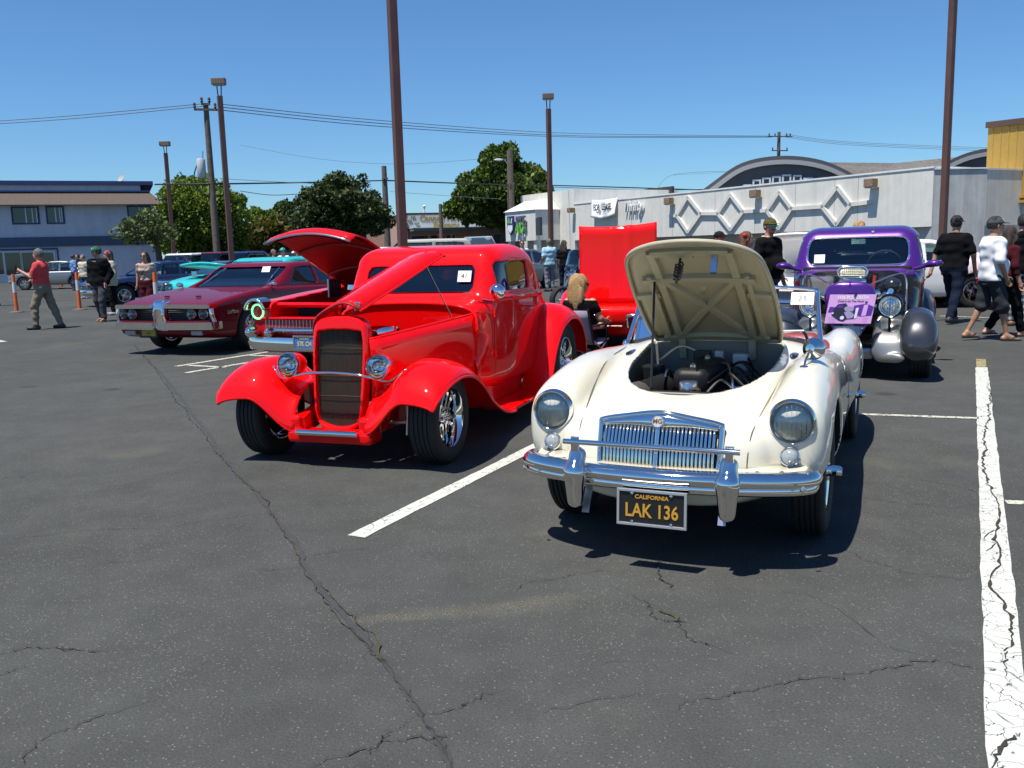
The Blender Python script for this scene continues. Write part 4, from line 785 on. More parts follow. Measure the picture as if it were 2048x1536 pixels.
def plate(par, M, w, h, face, frame_m, txt, tcol, sub=None, subcol=None, fr=.012, tsz=.085, tsx=.8):
    m = MB(); m.box((0, 0, -.004), (w, h, .006), M); o = m.build('licence_plate', face, par)
    m = MB(); f = fr
    m.box((0, h/2, 0), (w+f, f, .014), M); m.box((0, -h/2, 0), (w+f, f, .014), M); m.box((-w/2, 0, 0), (f, h-f, .0138), M); m.box((w/2, 0, 0), (f, h-f, .0138), M); m.build('plate_frame', frame_m, o, bevel=.002)
    if txt: text(txt, tsz, 'plate_number', tcol, o, M @ T((0, -h*.10, .0015)), .0012, sx=tsx, bold=.0015)
    if sub: text(sub, tsz*.30, 'plate_state', subcol or tcol, o, M @ T((0, h*.32, .0015)), .0010, sx=1.05, bold=.0006)
    m = MB()
    for sx_ in (-1, 1):
        for sy_ in (-1, 1): m.lathe([(.007, -.002), (.007, .006), (0, .008)], 8, M @ T((sx_*w*.29, sy_*h*.42, 0)))
    m.build('plate_screws', CHROME, o, kind='stuff'); return o
def octagon(r, rot=math.pi/8): return [(r*math.cos(rot+k*math.pi/4), r*math.sin(rot+k*math.pi/4)) for k in range(8)]
# ================================================================== CREAM ROADSTER (bonnet up)
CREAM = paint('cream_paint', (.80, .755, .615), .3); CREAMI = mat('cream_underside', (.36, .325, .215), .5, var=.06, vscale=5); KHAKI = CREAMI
REDLEA = mat('red_leather', (.28, .035, .03), .45, var=.15, vscale=20, bump=.15, bscale=60); ENG = mat('engine_black', (.010, .010, .011), .5, var=.4, vscale=18, spec=.3); MAROON = mat('engine_maroon', (.13, .015, .015), .4, var=.3, vscale=15)
mga = carroot('sports_car', 'cream open two-seat roadster with bonnet propped open, front and centre', 'car', .93, 4.59, 24.1, 'classic cars on show')
c_top = prof([-3.32, -3.2, -2.95, -2.6, -2.2, -1.9, -1.3, -1.0, -.8, -.4, 0, .28, .48, .57, .62, .66, .70], [.40, .52, .66, .76, .79, .78, .80, .885, .905, .850, .780, .728, .690, .655, .60, .50, .42])
c_bot = prof([-3.32, -3.0, -1, .3, .55, .64, .70], [.36, .26, .20, .21, .245, .27, .38])
c_w = prof([-3.32, -3.15, -2.8, -2.2, -1.5, -.8, -.2, .2, .45, .58, .66, .70], [.22, .42, .60, .675, .70, .685, .64, .59, .53, .46, .36, .22])
f_top = prof([-1.7, -1.3, -.9, -.5, -.2, .1, .3, .42, .50, .55], [.60, .735, .815, .856, .866, .845, .815, .785, .745, .68])
f_bot = prof([-1.7, -.3, .2, .45, .55], [.3, .24, .26, .36, .44])
f_yc = prof([-1.7, -1.0, -.4, .1, .55], [.62, .605, .590, .582, .575]); f_w = prof([-1.7, -1.2, -.6, 0, .3, .45, .55], [.05, .095, .135, .158, .152, .138, .11])
r_top = prof([-3.3, -3.15, -2.9, -2.55, -2.2, -1.9, -1.6, -1.4], [.42, .56, .69, .795, .825, .80, .735, .66]); r_bot = prof([-3.3, -1.4], [.30, .30])
r_yc = prof([-3.3, -2.9, -2.2, -1.4], [.52, .575, .60, .62]); r_w = prof([-3.3, -3.1, -2.6, -2.1, -1.7, -1.4], [.05, .12, .145, .135, .09, .045])
mid = lambda a, b: (lambda x: (a(x)+b(x))/2)
hal = lambda a, b: (lambda x: (a(x)-b(x))/2)
hood_pl = spl([(-.74, -.34), (-.715, -.385), (-.55, -.395), (-.25, -.385), (.0, -.33), (.16, -.25), (.26, -.14), (.295, 0), (.26, .14), (.16, .25), (.0, .33), (-.25, .385), (-.55, .395), (-.715, .385), (-.74, .34), (-.75, 0)], 4, True)
cock_pl = spl([(-1.02, 0), (-1.02, -.44), (-1.1, -.52), (-1.5, -.545), (-1.85, -.52), (-1.98, -.42), (-2.02, 0), (-1.98, .42), (-1.85, .52), (-1.5, .545), (-1.1, .52), (-1.02, .44)], 4, True)
def mga_solid(x, y, z):
    c = loft(x, y, z, lambda q: 0*q, c_w, mid(c_top, c_bot), hal(c_top, c_bot), 3.1)
    c = smax(c, x-.69+.30*y*y, .05)
    f = loft(x, y, z, f_yc, f_w, mid(f_top, f_bot), hal(f_top, f_bot), 2.5); f = smax(f, np.abs(x+.57)-1.085+.25*np.abs(y-.575)**2, .07)
    r = loft(x, y, z, r_yc, r_w, mid(r_top, r_bot), hal(r_top, r_bot), 2.4); r = smax(r, np.abs(x+2.35)-.93, .06)
    return smin(smin(c, f, .045), r, .05)
def mga_body(x, y, z):
    b = mga_solid(x, y, z)
    for cx, r in ((0., .362), (-2.388, .345)): b = smax(b, -np.maximum(cyl_y(x, y, z, cx, .32, r), .42-y), .014)
    b = smax(b, -np.maximum(poly2(x, y, hood_pl)+0*z, .38-z), .010)
    bay = np.maximum(np.maximum(np.abs(x+.13)-.60, y-.43), np.maximum(.36-z, mga_solid(x, y, z)+.03)); b = np.maximum(b, -bay)
    b = smax(b, -np.maximum(poly2(x, y, cock_pl)+0*z, .30-z), .016)
    b = smax(b, -np.maximum(np.maximum(np.abs(z-.535)-.095, y-.262), .55-x), .008)
    return b
UNDER = mat('underseal', (.012, .012, .012), .95)
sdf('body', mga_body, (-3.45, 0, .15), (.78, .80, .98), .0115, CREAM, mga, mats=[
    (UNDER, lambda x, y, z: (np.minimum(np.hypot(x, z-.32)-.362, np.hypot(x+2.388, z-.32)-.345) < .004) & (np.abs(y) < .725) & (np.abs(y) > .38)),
    (mat('shaded_bay_cream', (.20, .19, .155), .6), lambda x, y, z: (np.abs(y) < .45) & (np.abs(x+.13) < .62) & (mga_solid(x, np.abs(y), z) < -.02) & (z > .34) & (z < .89)), (UNDER, lambda x, y, z: z < .235)])  # body cream darkened inside the bay, its shade put into the colour
# seams beside the bonnet
for s in (1, -1):
    P = []
    for x, y in ((-.62, .53), (-.35, .515), (-.05, .485), (.2, .455), (.38, .43), (.46, .418)): P.append((x, s*y, surfz(mga_solid, x, y)-.001))
    for z, y in ((.60, .405), (.52, .398), (.45, .395), (.40, .395)): P.append((surfx(mga_solid, y, z)-.001, s*y, z))
    m = MB(); m.tube(spl(P, 6), .0042, 5); m.build('wing_seam', mat('dark_seam', (.10, .09, .07), .8), mga)  # thin dark line laid along the wing joint
# door shut lines and side vents
for s in (1, -1):
    P = [(-1.06, s*(surfy(mga_solid, -1.06, z)+.0005), z) for z in np.linspace(.82, .30, 12)]; m = MB(); m.tube(P, .003, 4); m.build('door_seam', mat('dark_seam', ), mga)
    x, y = -.50, .47; z = surfz(mga_solid, x, y); v = MB(); v.ell((0, 0, 0), (.075, .03, .006), 18, 6, T((x, s*y, z+.004), rx=-.25*s, ry=.14)); vo = v.build('scuttle_vent', CHROME, mga, smooth=1)
    for k in range(-3, 4):
        if k: q = MB(); q.box((0, 0, 0), (.006, .034*(1-abs(k)*.12), .006), T((x+k*.016, s*y, z+.010-.002*abs(k)), rx=-.25*s, ry=.14)); q.build('vent_slot', DARK, vo)
# bonnet: crowned panel with rolled edge and pressed bracing, hinged at the scuttle
HA = math.radians(37); Hx, Hz = -.745, .905
hood_o = spl([(.0, -.325), (.03, -.375), (.2, -.392), (.5, -.390), (.74, -.372), (.88, -.345), (.965, -.285), (1.02, -.185), (1.04, -.09), (1.045, 0), (1.04, .09), (1.02, .185), (.965, .285), (.88, .345), (.74, .372), (.5, .390), (.2, .392), (.03, .375), (.0, .325), (-.008, 0)], 5, True)
def hz_c(s, y): return -.028*(s/1.05)**2*1.6 - .17*y*y - .05*max(0, s-.75)**2*6
MH = T((Hx, 0, Hz+.004), ry=-HA)
def hoodlayer(scale, dz, name, m_, solid):
    cx, n = .50, len(hood_o); rings = []
    for k in range(9):
        t = k/8; rings.append([MH @ Vector((cx+(p[0]-cx)*t*scale, p[1]*t*scale, hz_c(cx+(p[0]-cx)*t*scale, p[1]*t*scale)+dz)) for p in hood_o])
    V = [p for r in rings for p in r]; F = []
    for k in range(8):
        for i in range(n): F.append((k*n+i, k*n+(i+1) % n, (k+1)*n+(i+1) % n, (k+1)*n+i))
    mb = MB(); mb.add(V, F); o = mb.build(name, m_, mga, smooth=1.2); md = o.modifiers.new('s', 'SOLIDIFY'); md.thickness = solid; md.offset = -1; return o
bon = hoodlayer(1., 0, 'bonnet', CREAM, .003); o = hoodlayer(.985, -.006, 'bonnet_lining', CREAMI, .002); o.parent = bon
rim = [MH @ Vector((p[0]*.985+.008, p[1]*.975, hz_c(p[0], p[1])-.012)) for p in hood_o]; m = MB(); m.tube(rim, .013, 6, closed=True); m.build('rolled_edge', CREAMI, bon, smooth=2)
def rib(a, b, w=.045, d=.022, nm='brace'):
    P = [(a[0]+(b[0]-a[0])*t, a[1]+(b[1]-a[1])*t) for t in np.linspace(0, 1, 7)]; m = MB()
    m.sweep([(-w/2, .004), (-w*.38, -d), (w*.38, -d), (w/2, .004)], [MH @ Vector((p[0], p[1], hz_c(*p)-.010)) for p in P], up=tuple(MH.to_3x3() @ Vector((0, 0, 1)))); m.build(nm, CREAMI, bon)
for s in (1, -1):
    rib((.05, s*.215), (.94, s*.20), .05); rib((.05, s*.275), (.70, s*.26), .03); rib((.50, s*.24), (.50, s*.37), .05, .018)
rib((.66, -.30), (.66, .30), .055, .026); rib((.03, -.31), (.03, .31), .05); rib((.07, -.19), (.64, .19), .042); rib((.07, .19), (.64, -.19), .042); rib((.93, -.20), (.93, .20), .06)
m = MB(); B = MH @ T((.90, -.045, hz_c(.9, 0)-.045)); sp = [(math.cos(k*.9)*.02, math.sin(k*.9)*.02, -.03-.0028*k) for k in range(34)]
m.tube(sp, .005, 5, B); m.tube([(0, 0, .0), (0, 0, -.15)], .007, 6, B); m.build('latch_spring', BLACK, bon); m = MB(); m.box((0, 0, .02), (.05, .12, .02), B); m.build('latch_plate', CREAMI, bon)
m = MB(); m.box((0, 0, 0), (.02, .03, .11), MH @ T((.90, .13, hz_c(.9, .13)-.07), ry=.3)); m.build('safety_catch', STEEL, bon)
for s in (1, -1): m = MB(); m.box((0, 0, 0), (.03, .04, .16), T((Hx+.02, s*.205, Hz-.05), ry=.2)); m.build('bonnet_hinge', CREAMI, bon)
m = MB(); a = Vector((.195, -.155, .735)); b = MH @ Vector((.66, -.235, hz_c(.66, .235)-.035)); m.tube([a, a.lerp(b, .5), b, b+Vector((-.03, .03, .0))], .007, 6); m.build('prop_rod', BLACK, mga)
# bay furniture
m = MB(); m.box((.190, 0, .555), (.085, .46, .28)); m.build('radiator', ENG, mga, bevel=.012); m = MB(); m.tube([(.185, -.23, .700), (.185, .23, .700)], .024, 8); m.build('radiator_tank', BLACK, mga, smooth=1); m = MB(); m.lathe([(.028, 0), (.03, .02), (.02, .028), (0, .03)], 12, T((.155, .06, .712))); m.build('radiator_cap', CHROME, mga, smooth=.7)
m = MB(); m.box((.240, 0, .655), (.012, .38, .06)); o = m.build('radiator_panel', BLACK, mga)
for k in (-2, -1, 1, 2): q = MB(); q.lathe([(.007, 0), (.007, .004), (0, .005)], 8, T((.247, k*.08, .66), ry=math.pi/2)); q.build('panel_bolt', CHROME, o)
m = MB(); m.tube([(.235, -.18, .690), (.235, .18, .690)], .005, 6); m.build('slam_strip', CHROME, mga)
def eng_f(x, y, z):
    a = sbox(x, y, z, (-.32, -.01, .50), (.32, .16, .17), .03); b = sbox(x, y, z, (-.33, -.01, .735), (.30, .095, .07), .05); return smin(a, b, .02)
sdf('engine_block', eng_f, (-.74, -.25, .30), (.06, .25, .85), .015, ENG, mga, sym=False)
m = MB(); m.tube([(-.60, .085, .735), (-.05, .085, .735)], .004, 5); m.build('rocker_cover_trim', STEEL, mga)
for xx in (-.5, -.12): q = MB(); q.lathe([(.018, 0), (.018, .014), (.008, .024), (0, .024)], 10, T((xx, -.01, .803))); q.build('rocker_nut', STEEL, mga, smooth=.7)
HOSE = mat('black_hose', (.008, .008, .008), .8, bump=.2, bscale=60, spec=.2)
P = spl([(.22, -.30, .64), (.05, -.285, .655), (-.12, -.21, .67), (-.2, -.16, .69)], 8); m = MB(); m.tube(P, [.075+.004*(i % 2) for i in range(len(P))], 14); m.build('intake_hose', HOSE, mga, smooth=1); m = MB(); m.tube([tuple(P[6]), tuple(P[10])], .081, 14); m.build('hose_band', mat('hose_sleeve', (.07, .06, .052), .6), mga, smooth=1); m = MB(); m.tube(spl([(-.2+.085*math.cos(t), -.165, .69+.085*math.sin(t)) for t in np.linspace(0, 6, 14)], 3), .006, 5); m.build('hose_clip', STEEL, mga)
m = MB(); m.lathe([(0, .05), (.045, .05), (.05, .04), (.05, 0), (.02, -.02), (.02, -.06), (0, -.06)], 14, T((.03, .0, .70))); m.build('oil_filler_cap', STEEL, mga, smooth=.6); m = MB(); m.box((.02, .14, .64), (.1, .13, .05)); m.build('thermostat_housing', STEEL, mga, bevel=.015); m = MB(); m.box((.06, .02, .60), (.2, .2, .1)); m.build('water_pump', MAROON, mga, bevel=.03)
for k, (x, y, z, w, d, h) in enumerate(((-.60, .16, .775, .07, .085, .10), (-.64, .03, .79, .05, .05, .09))): m = MB(); m.box((x, y, z), (w, d, h)); m.build('fluid_reservoir', mat('canister_grey', (.42, .43, .45), .4), mga, bevel=.01)
m = MB(); m.box((-.64, -.07, .79), (.06, .10, .09)); m.build('control_box', BLACK, mga, bevel=.012); m = MB(); m.box((-.50, -.33, .70), (.10, .12, .12)); m.build('heater_box', BLACK, mga, bevel=.012)
for k in range(2): m = MB(); m.lathe([(0, .09), (.045, .09), (.05, .08), (.05, 0), (.03, -.02), (0, -.02)], 14, T((-.08-.2*k, .20, .60))); m.build('carburettor', STEEL, mga, smooth=.6)
for P_ in ([(-.5, .05, .77), (-.3, .14, .80), (-.1, .2, .74), (-.05, .22, .66)], [(-.6, .2, .80), (-.4, .26, .76), (-.2, .28, .66)], [(.05, .1, .70), (-.05, .15, .75), (-.12, .2, .70)], [(-.64, -.1, .83), (-.6, -.2, .86), (-.52, -.3, .78)], [(.2, .2, .66), (.1, .24, .68), (-.0, .26, .62)]): m = MB(); m.tube(spl(P_, 6), .007, 6); m.build('hose', HOSE if P_[0][1] > .1 else STEEL, mga, smooth=1)
m = MB(); m.box((-.13, 0, .37), (1.18, .84, .012)); m.build('bay_floor', DARK, mga)
for s in (1, -1): m = MB(); m.box((-.05, s*.37, .53), (.62, .10, .30)); m.build('bay_dark_panel', ENG, mga, bevel=.03)  # black side boxes added to make the bay look dark
m = MB(); m.box((.08, .02, .55), (.16, .62, .26)); m.build('fan_shroud', BLACK, mga, bevel=.03)
for k in range(5): m = MB(); m.tube(spl([(-.62+.12*k, .10+.02*k, .76), (-.55+.12*k, .2, .78+.015*(k % 2)), (-.5+.12*k, .30, .70)], 5), .008, 6); m.build('ignition_lead', BLACK, mga, smooth=1)
m = MB(); m.lathe([(0, .10), (.05, .09), (.055, .05), (.05, 0), (0, 0)], 14, T((-.30, .21, .66))); m.build('distributor', BLACK, mga, smooth=.8)
m = MB(); m.tube([(-.1, -.2, .66), (-.45, -.22, .66)], .075, 14); m.build('dynamo', ENG, mga, smooth=.7)
# grille
def gx(y, z): return .692-.33*(z-.43)-.33*y*y
def gpt(y, z, d=0): return (gx(y, z)+d, y, z)
ol = [(-.262, .432), (0, .428), (.262, .432), (.277, .46), (.283, .62), (.272, .646), (.14, .672), (0, .690), (-.14, .672), (-.272, .646), (-.283, .62), (-.277, .46)]
m = MB(); m.tube([gpt(y, z, .012) for y, z in spl(ol, 5, True)], .0135, 8, closed=True); gr = m.build('grille', CHROME, mga, smooth=2)
hd_ = spl([(-.27, .620), (-.14, .630), (0, .626), (.14, .630), (.27, .620)], 6); ht_ = spl([(-.27, .644), (-.14, .670), (0, .688), (.14, .670), (.27, .644)], 6)
m = MB(); m.grid([[gpt(a[0]+(b[0]-a[0])*t, a[1]+(b[1]-a[1])*t, .016+.012*math.sin(math.pi*t)) for a, b in zip(hd_, ht_)] for t in np.linspace(0, 1, 6)]); m.build('grille_header', CHROME, gr, smooth=2, solid=.006)
for s in (-1, 1):
    for k in range(14):
        y = s*(.022+.0178*k); m = MB(); m.tube([gpt(y, z, .014+.014*math.sin(math.pi*(z-.44)/.19)) for z in np.linspace(.44, .628, 8)], .0070, 6, flat=1.0); m.build('slat', CHROME, gr, smooth=2)
m = MB(); m.tube([gpt(0, z, .028) for z in np.linspace(.435, .645, 8)], .0115, 8); m.build('centre_bar', CHROME, gr, smooth=2)
G = [[gpt(y, z, -.05) for y in np.linspace(-.28, .28, 5)] for z in (.42, .65)]; m = MB(); m.grid(G); m.build('grille_backing', DARK, gr)
Bm = frame(gpt(0, .655, .034), (1, 0, .33), (0, 1, 0)); m = MB(); m.prism(octagon(.030), 0, .006, Bm); eb = m.build('emblem', CHROME, gr); m = MB(); m.prism(octagon(.026), .006, .0072, Bm); m.build('emblem_field', mat('emblem_cream', (.55, .50, .42), .4), eb); text('MG', .030, 'emblem_letters', mat('emblem_brown', (.12, .06, .05), .4), eb, Bm @ T((0, 0, .0075)), .0008, bold=.001)
# bumper, overriders, badge bar
bp = spl([(.515, -.672, .405), (.585, -.665, .408), (.655, -.60, .411), (.718, -.46, .414), (.772, -.24, .416), (.790, 0, .417), (.772, .24, .416), (.718, .46, .414), (.655, .60, .411), (.585, .665, .408), (.515, .672, .405)], 6)
sec = [(-.030, -.052), (.004, -.055), (.020, -.046), (.026, -.030), (.020, -.016), (.034, -.006), (.040, .012), (.034, .030), (.016, .046), (-.006, .052), (-.030, .048), (-.022, .030), (-.012, 0), (-.022, -.030)]
m = MB(); m.sweep(sec, bp); bmp = m.build('front_bumper', CHROME, mga, smooth=1.0)
G1 = [(p[0]-.02, p[1]*.985, p[2]+.030) for p in bp]; G0 = [(min(surfx(mga_solid, p[1]*.97, .455)+.012, p[0]-.03) if abs(p[1]) < .60 else p[0]-.08, p[1]*.95, .458) for p in bp]; m = MB(); m.grid([G1, [tuple((np.array(q)+np.array(w_))/2+np.array([0, 0, -.004])) for q, w_ in zip(G1, G0)], G0]); sp_ = m.build('splash_panel', CREAM, mga, smooth=1.2, solid=.004)
for y in (-.66, -.55, -.45, .45, .55, .66): m = MB(); m.lathe([(.011, 0), (.010, .006), (0, .010)], 8, frame((np.interp(abs(y), [0, .45, .7], [.73, .685, .60]), y, .457), (.15, 0, 1))); m.build('panel_bolt', STEEL, sp_)
for s in (-1, 1):
    def ov(x, y, z, s=s):
        a = rcone(x, (y-s*.347)*.82+s*.347, z, (.822, s*.347, .295), (.826, s*.347, .430), .030, .042); b = rcone(x, y, z, (.820, s*.347, .435), (.778, s*.347, .505), .043, .040); return smin(a, b, .03)
    sdf('overrider', ov, (.70, s*.347-.07, .25), (.90, s*.347+.07, .56), .009, CHROME, mga, sym=False, smooth=0)
    m = MB(); m.box((.80, s*.352, .545), (.014, .038, .10)); m.build('badge_bar_bracket', CHROME, mga, bevel=.004)
    m = MB(); m.box((0, 0, 0), (.008, .035, .16), T((.735, s*.315, .30), ry=-.5)); m.build('bumper_bracket', STEEL, mga)
    m = MB(); m.lathe([(.014, 0), (.013, .006), (0, .010)], 10, frame((.69+.02, s*.645, .405), (.9, s*.5, 0))); m.build('bumper_bolt', CHROME, mga, smooth=.6)
m = MB(); m.tube([(.822, -.40, .575), (.822, .40, .575)], .0125, 12); m.build('badge_bar', CHROME, mga, smooth=.7)
plate(mga, frame((.845, .02, .300), (1, 0, .06), (0, 1, 0)), .305, .153, mat('plate_black', (.012, .012, .013), .4), mat('plate_frame_alloy', (.62, .62, .62), .35, .7), 'LAK 136', mat('plate_gold', (.55, .29, .03), .5), 'CALIFORNIA')
# lamps
for s in (-1, 1):
    headlamp(mga, (.508, s*.573, .657), (1, s*.03, .04), .103, blen=.05)
    c = (surfx(mga_solid, .568, .505)+.012, s*.568, .502); B = frame(c, (1, 0, .25), (0, 0, 1)); m = MB(); m.lathe([(.044, -.03), (.044, .004), (.040, .008), (.036, .006)], 22, B); o = m.build('side_light', CHROME, mga, smooth=.6); m = MB(); m.lathe([(.037, .003), (.032, .014), (.018, .022), (0, .025)], 18, B); m.build('lens', mat('frosted_lens', (.75, .77, .76), .12, trans=.6, coat=1), o, smooth=3)
# screen
for s in (-1, 1):
    m = MB(); m.tube(spl([(-.80, s*.585, .80), (-.835, s*.575, .87), (-.93, s*.55, 1.02), (-1.02, s*.53, 1.165)], 5), .014, 8, flat=1.5); m.build('screen_post', CHROME, mga, smooth=2); m = MB(); m.ell((-.81, s*.585, .845), (.035, .025, .028), 12, 8); m.build('post_boss', CHROME, mga, smooth=2)
wt = spl([(-1.02, -.53, 1.165), (-.985, -.3, 1.185), (-.965, 0, 1.192), (-.985, .3, 1.185), (-1.02, .53, 1.165)], 6); wb = [(-.80, y, surfz(mga_solid, -.84, y)+.012) for y in np.linspace(-.56, .56, 25)]
wb = [(-.86+.10*(1-(y/.56)**2), y, z) for _, y, z in wb]; wt25 = [wt[int(round(i*24/24))] for i in range(25)]
m = MB(); m.tube(wt, .011, 8); m.build('screen_rail', CHROME, mga, smooth=2); m = MB(); m.tube(wb, .011, 8); m.build('screen_base', mat('dark_seal', (.03, .035, .05), .3), mga, smooth=2)
m = MB(); m.grid([[tuple(np.array(a)*(1-t)+np.array(b)*t) for a, b in zip(wb, wt25)] for t in np.linspace(0, 1, 4)]); m.build('windscreen', glass_mat('clear_glass', (.93, .96, .95), .2), mga, smooth=2)
for y in (-.22, .24): m = MB(); m.tube([(-.77, y, .910), (-.80, y+.10, .925), (-.83, y+.18, .935)], .005, 5); m.tube([(-.80, y+.04, .935), (-.835, y+.24, .938)], .006, 4); m.build('wiper', STEEL, mga)
m = MB(); m.box((0, 0, 0), (.004, .13, .085), T((-.955, .455, 1.118), ry=-.62)); cdn = m.build('entry_card', WHITEP, mga); text('25', .055, 'card_number', mat('card_grey', (.35, .35, .35), .7), cdn, frame((-.947, .455, 1.123), (.81, 0, .58), (0, 1, 0)), .0005)
# cockpit
def seat_f(x, y, z): return smin(sbox(x, y, z, (-1.62, .27, .42), (.24, .21, .08), .06), sbox(x+.25*(z-.5), y, z, (-1.86, .27, .60), (.06, .21, .22), .06), .03)
for s in (-1, 1): sdf('seat', (lambda x, y, z, s=s: seat_f(x, y*s, z)), (-2.05, s*.27-.25, .30), (-1.3, s*.27+.25, .88), .016, REDLEA, mga, sym=False)
cr = [(p[0], p[1], surfz(mga_solid, p[0], p[1])+.004) for p in cock_pl if p[0] < -1.03 or True]; m = MB(); m.tube(cr, .021, 8, closed=True); m.build('cockpit_roll', REDLEA, mga, smooth=2)
m = MB(); m.box((-1.10, 0, .72), (.03, 1.0, .22)); m.build('dashboard', REDLEA, mga, bevel=.012)
m = MB(); m.box((-1.5, .535, .60), (.75, .02, .30)); m.build('door_trim', REDLEA, mga, bevel=.006); m = MB(); m.box((-1.5, -.535, .60), (.75, .02, .30)); m.build('door_trim', REDLEA, mga, bevel=.006)
B = frame((-1.32, .27, .80), (-.9, 0, .42), (0, 1, 0)); m = MB(); m.tube([B @ Vector((.19*math.cos(t), .19*math.sin(t), 0)) for t in np.linspace(0, 2*math.pi, 29)[:-1]], .010, 7, closed=True)
for k in range(3): a_ = k*2.094+.5; m.tube([B @ Vector((0, 0, 0)), B @ Vector((.19*math.cos(a_), .19*math.sin(a_), 0))], .006, 5)
m.build('steering_wheel', BLACK, mga, smooth=1)
# mirror
zb_ = surfz(mga_solid, .06, .575); m = MB(); m.tube(spl([(.06, .575, zb_), (.03, .578, zb_+.030), (-.03, .59, zb_+.068)], 5), .006, 6); m.lathe([(.024, 0), (.018, .008), (.008, .012), (0, .012)], 12, T((.06, .575, zb_-.002))); mi = m.build('wing_mirror', CHROME, mga, smooth=.8)
B = frame((-.06, .605, zb_+.078), (1, -.25, .12)); m = MB(); m.lathe([(0, .052), (.022, .05), (.026, .035), (.048, .018), (.056, 0), (.056, -.012), (0, -.014)], 24, B); m.build('mirror_head', CHROME, mi, smooth=.8)
# wheels, underside
for x, y in ((0, .605), (-2.388, .615)):
    for s in (1, -1): wheel(mga, (x, s*(y+.02), .322), .322, .205, .158, 'wire', s)
m = MB(); m.box((-1.3, 0, .26), (3.4, .96, .04)); m.build('underbody', DARK, mga)
for x in (0, -2.388):
    m = MB(); m.tube([(x, -.56, .31), (x, .56, .31)], .045, 8); m.build('axle', DARK, mga)
# ================================================================== RED HOT-ROD COUPE
RED = mat('hot_red_paint', (.86, .002, .003), .5, coat=.8, var=.03, vscale=3, spec=.04); REDIN = mat('red_inner', (.16, .004, .006), .5)
fd = carroot('hot_rod_coupe', 'bright red fendered hot-rod coupe with tall dark grille and side-lifted hood', 'car', -1.149, 6.278, 19.44, 'classic cars on show')
sideP = spl([(-1.0, .34), (-1.0, .80), (-1.005, 1.0), (-1.06, 1.055), (-1.14, 1.09), (-1.20, 1.19), (-1.27, 1.35), (-1.34, 1.445), (-1.5, 1.488), (-1.8, 1.503), (-2.05, 1.492), (-2.25, 1.435), (-2.38, 1.31), (-2.47, 1.16), (-2.58, 1.06), (-2.8, 1.0), (-3.1, .89), (-3.34, .70), (-3.43, .48), (-3.40, .34)], 5, True)
d_w = prof([-3.45, -3.3, -3.0, -2.6, -2.1, -1.6, -1.2, -.98], [.40, .47, .565, .66, .70, .70, .672, .615])
def ford_solid(x, y, z):
    tb = 1-.09*np.clip((z-1.04)/.46, 0, 1)**1.3-.05*np.clip((.6-z)/.3, 0, 1)**2
    return smax(poly2(x, z, sideP)+0*y, (y-d_w(x)*tb)*.97, .15)
def rrect(u, v, cu, cv, hu, hv, r):
    qx = np.abs(u-cu)-hu+r; qy = np.abs(v-cv)-hv+r; return np.sqrt(np.maximum(qx, 0)**2+np.maximum(qy, 0)**2)+np.minimum(np.maximum(qx, qy), 0)-r
def ws_cut(x, y, z): return np.maximum(rrect(y, z, 0, 1.225, .485, .108, .06), -1.5-x)
def sw_cut(x, y, z): return np.maximum(rrect(x+.10*(z-1.23), z, -1.665, 1.235, .365, .118, .055), .35-y)
def rw_cut(x, y, z): return np.maximum(rrect(y, z, 0, 1.25, .33, .075, .05), x+2.2)
def ford_body(x, y, z):
    s = ford_solid(x, y, z); b = np.maximum(s, -np.maximum(s+.035, .45-z))
    b = smax(b, -ws_cut(x, y, z), .014); b = smax(b, -sw_cut(x, y, z), .014); b = np.maximum(b, -rw_cut(x, y, z))
    b = smax(b, -np.maximum(cyl_y(x, y, z, -2.68, .385, .43), .52-y), .012)
    return smin(b, np.maximum(np.abs(s)-.010, np.maximum(np.abs(z-1.062+.018*(x+1.6)**2)-.011, np.maximum(x+1.05, -2.75-x))), .018)
sdf('body', ford_body, (-3.55, 0, .28), (-.93, .72, 1.56), .0125, RED, fd)
def glz(cut): return lambda x, y, z: np.maximum(np.abs(ford_solid(x, y, z)+.017)-.004, cut(x, y, z)-.02)
TINT = glass_mat('hot_rod_glass', (.16, .19, .22), .5)
# panes follow the body skin, inset
def pane(name, cut, solid, lo, hi, m_, par, d=.018, sym=True, keep=None, h=.02):
    f = lambda x, y, z: np.maximum(solid(x, y, z)+d, cut(x, y, z)-.012)
    V, Q = snet(f, lo, hi, h, sym); C = V[Q].mean(1)
    on = np.abs(solid(C[:, 0], np.abs(C[:, 1]), C[:, 2])+d) < h*.45
    if keep is not None: on &= keep(C)
    Q = Q[on]; u, inv = np.unique(Q, return_inverse=True); mb = MB(); mb.v = [tuple(p) for p in V[u]]; mb.f = [tuple(q) for q in inv.reshape(-1, 4)]
    return mb.build(name, m_, par, smooth=3)
pane('windshield', ws_cut, ford_solid, (-1.5, 0, 1.05), (-1.0, .62, 1.42), TINT, fd)
for s in (1, -1): pane('side_window', lambda x, y, z: sw_cut(x, np.abs(y), z), lambda x, y, z: ford_solid(x, np.abs(y), z), (-2.2, .3 if s > 0 else -.75, 1.0), (-1.0, .75 if s > 0 else -.3, 1.45), TINT, fd, sym=False, keep=lambda C, s=s: C[:, 1]*s > .4)
pane('rear_window', rw_cut, ford_solid, (-2.6, 0, 1.1), (-2.2, .5, 1.4), TINT, fd)
m = MB(); m.box((-1.75, 0, .62), (.55, 1.1, .2)); m.box((-2.08, 0, .86), (.14, 1.1, .5), T(ry=0)); m.build('bench_seat', mat('black_trim', (.02, .02, .022), .6), fd, bevel=.05)
m = MB(); m.box((-1.2, 0, 1.0), (.05, 1.1, .12)); m.build('dashboard', REDIN, fd, bevel=.02)
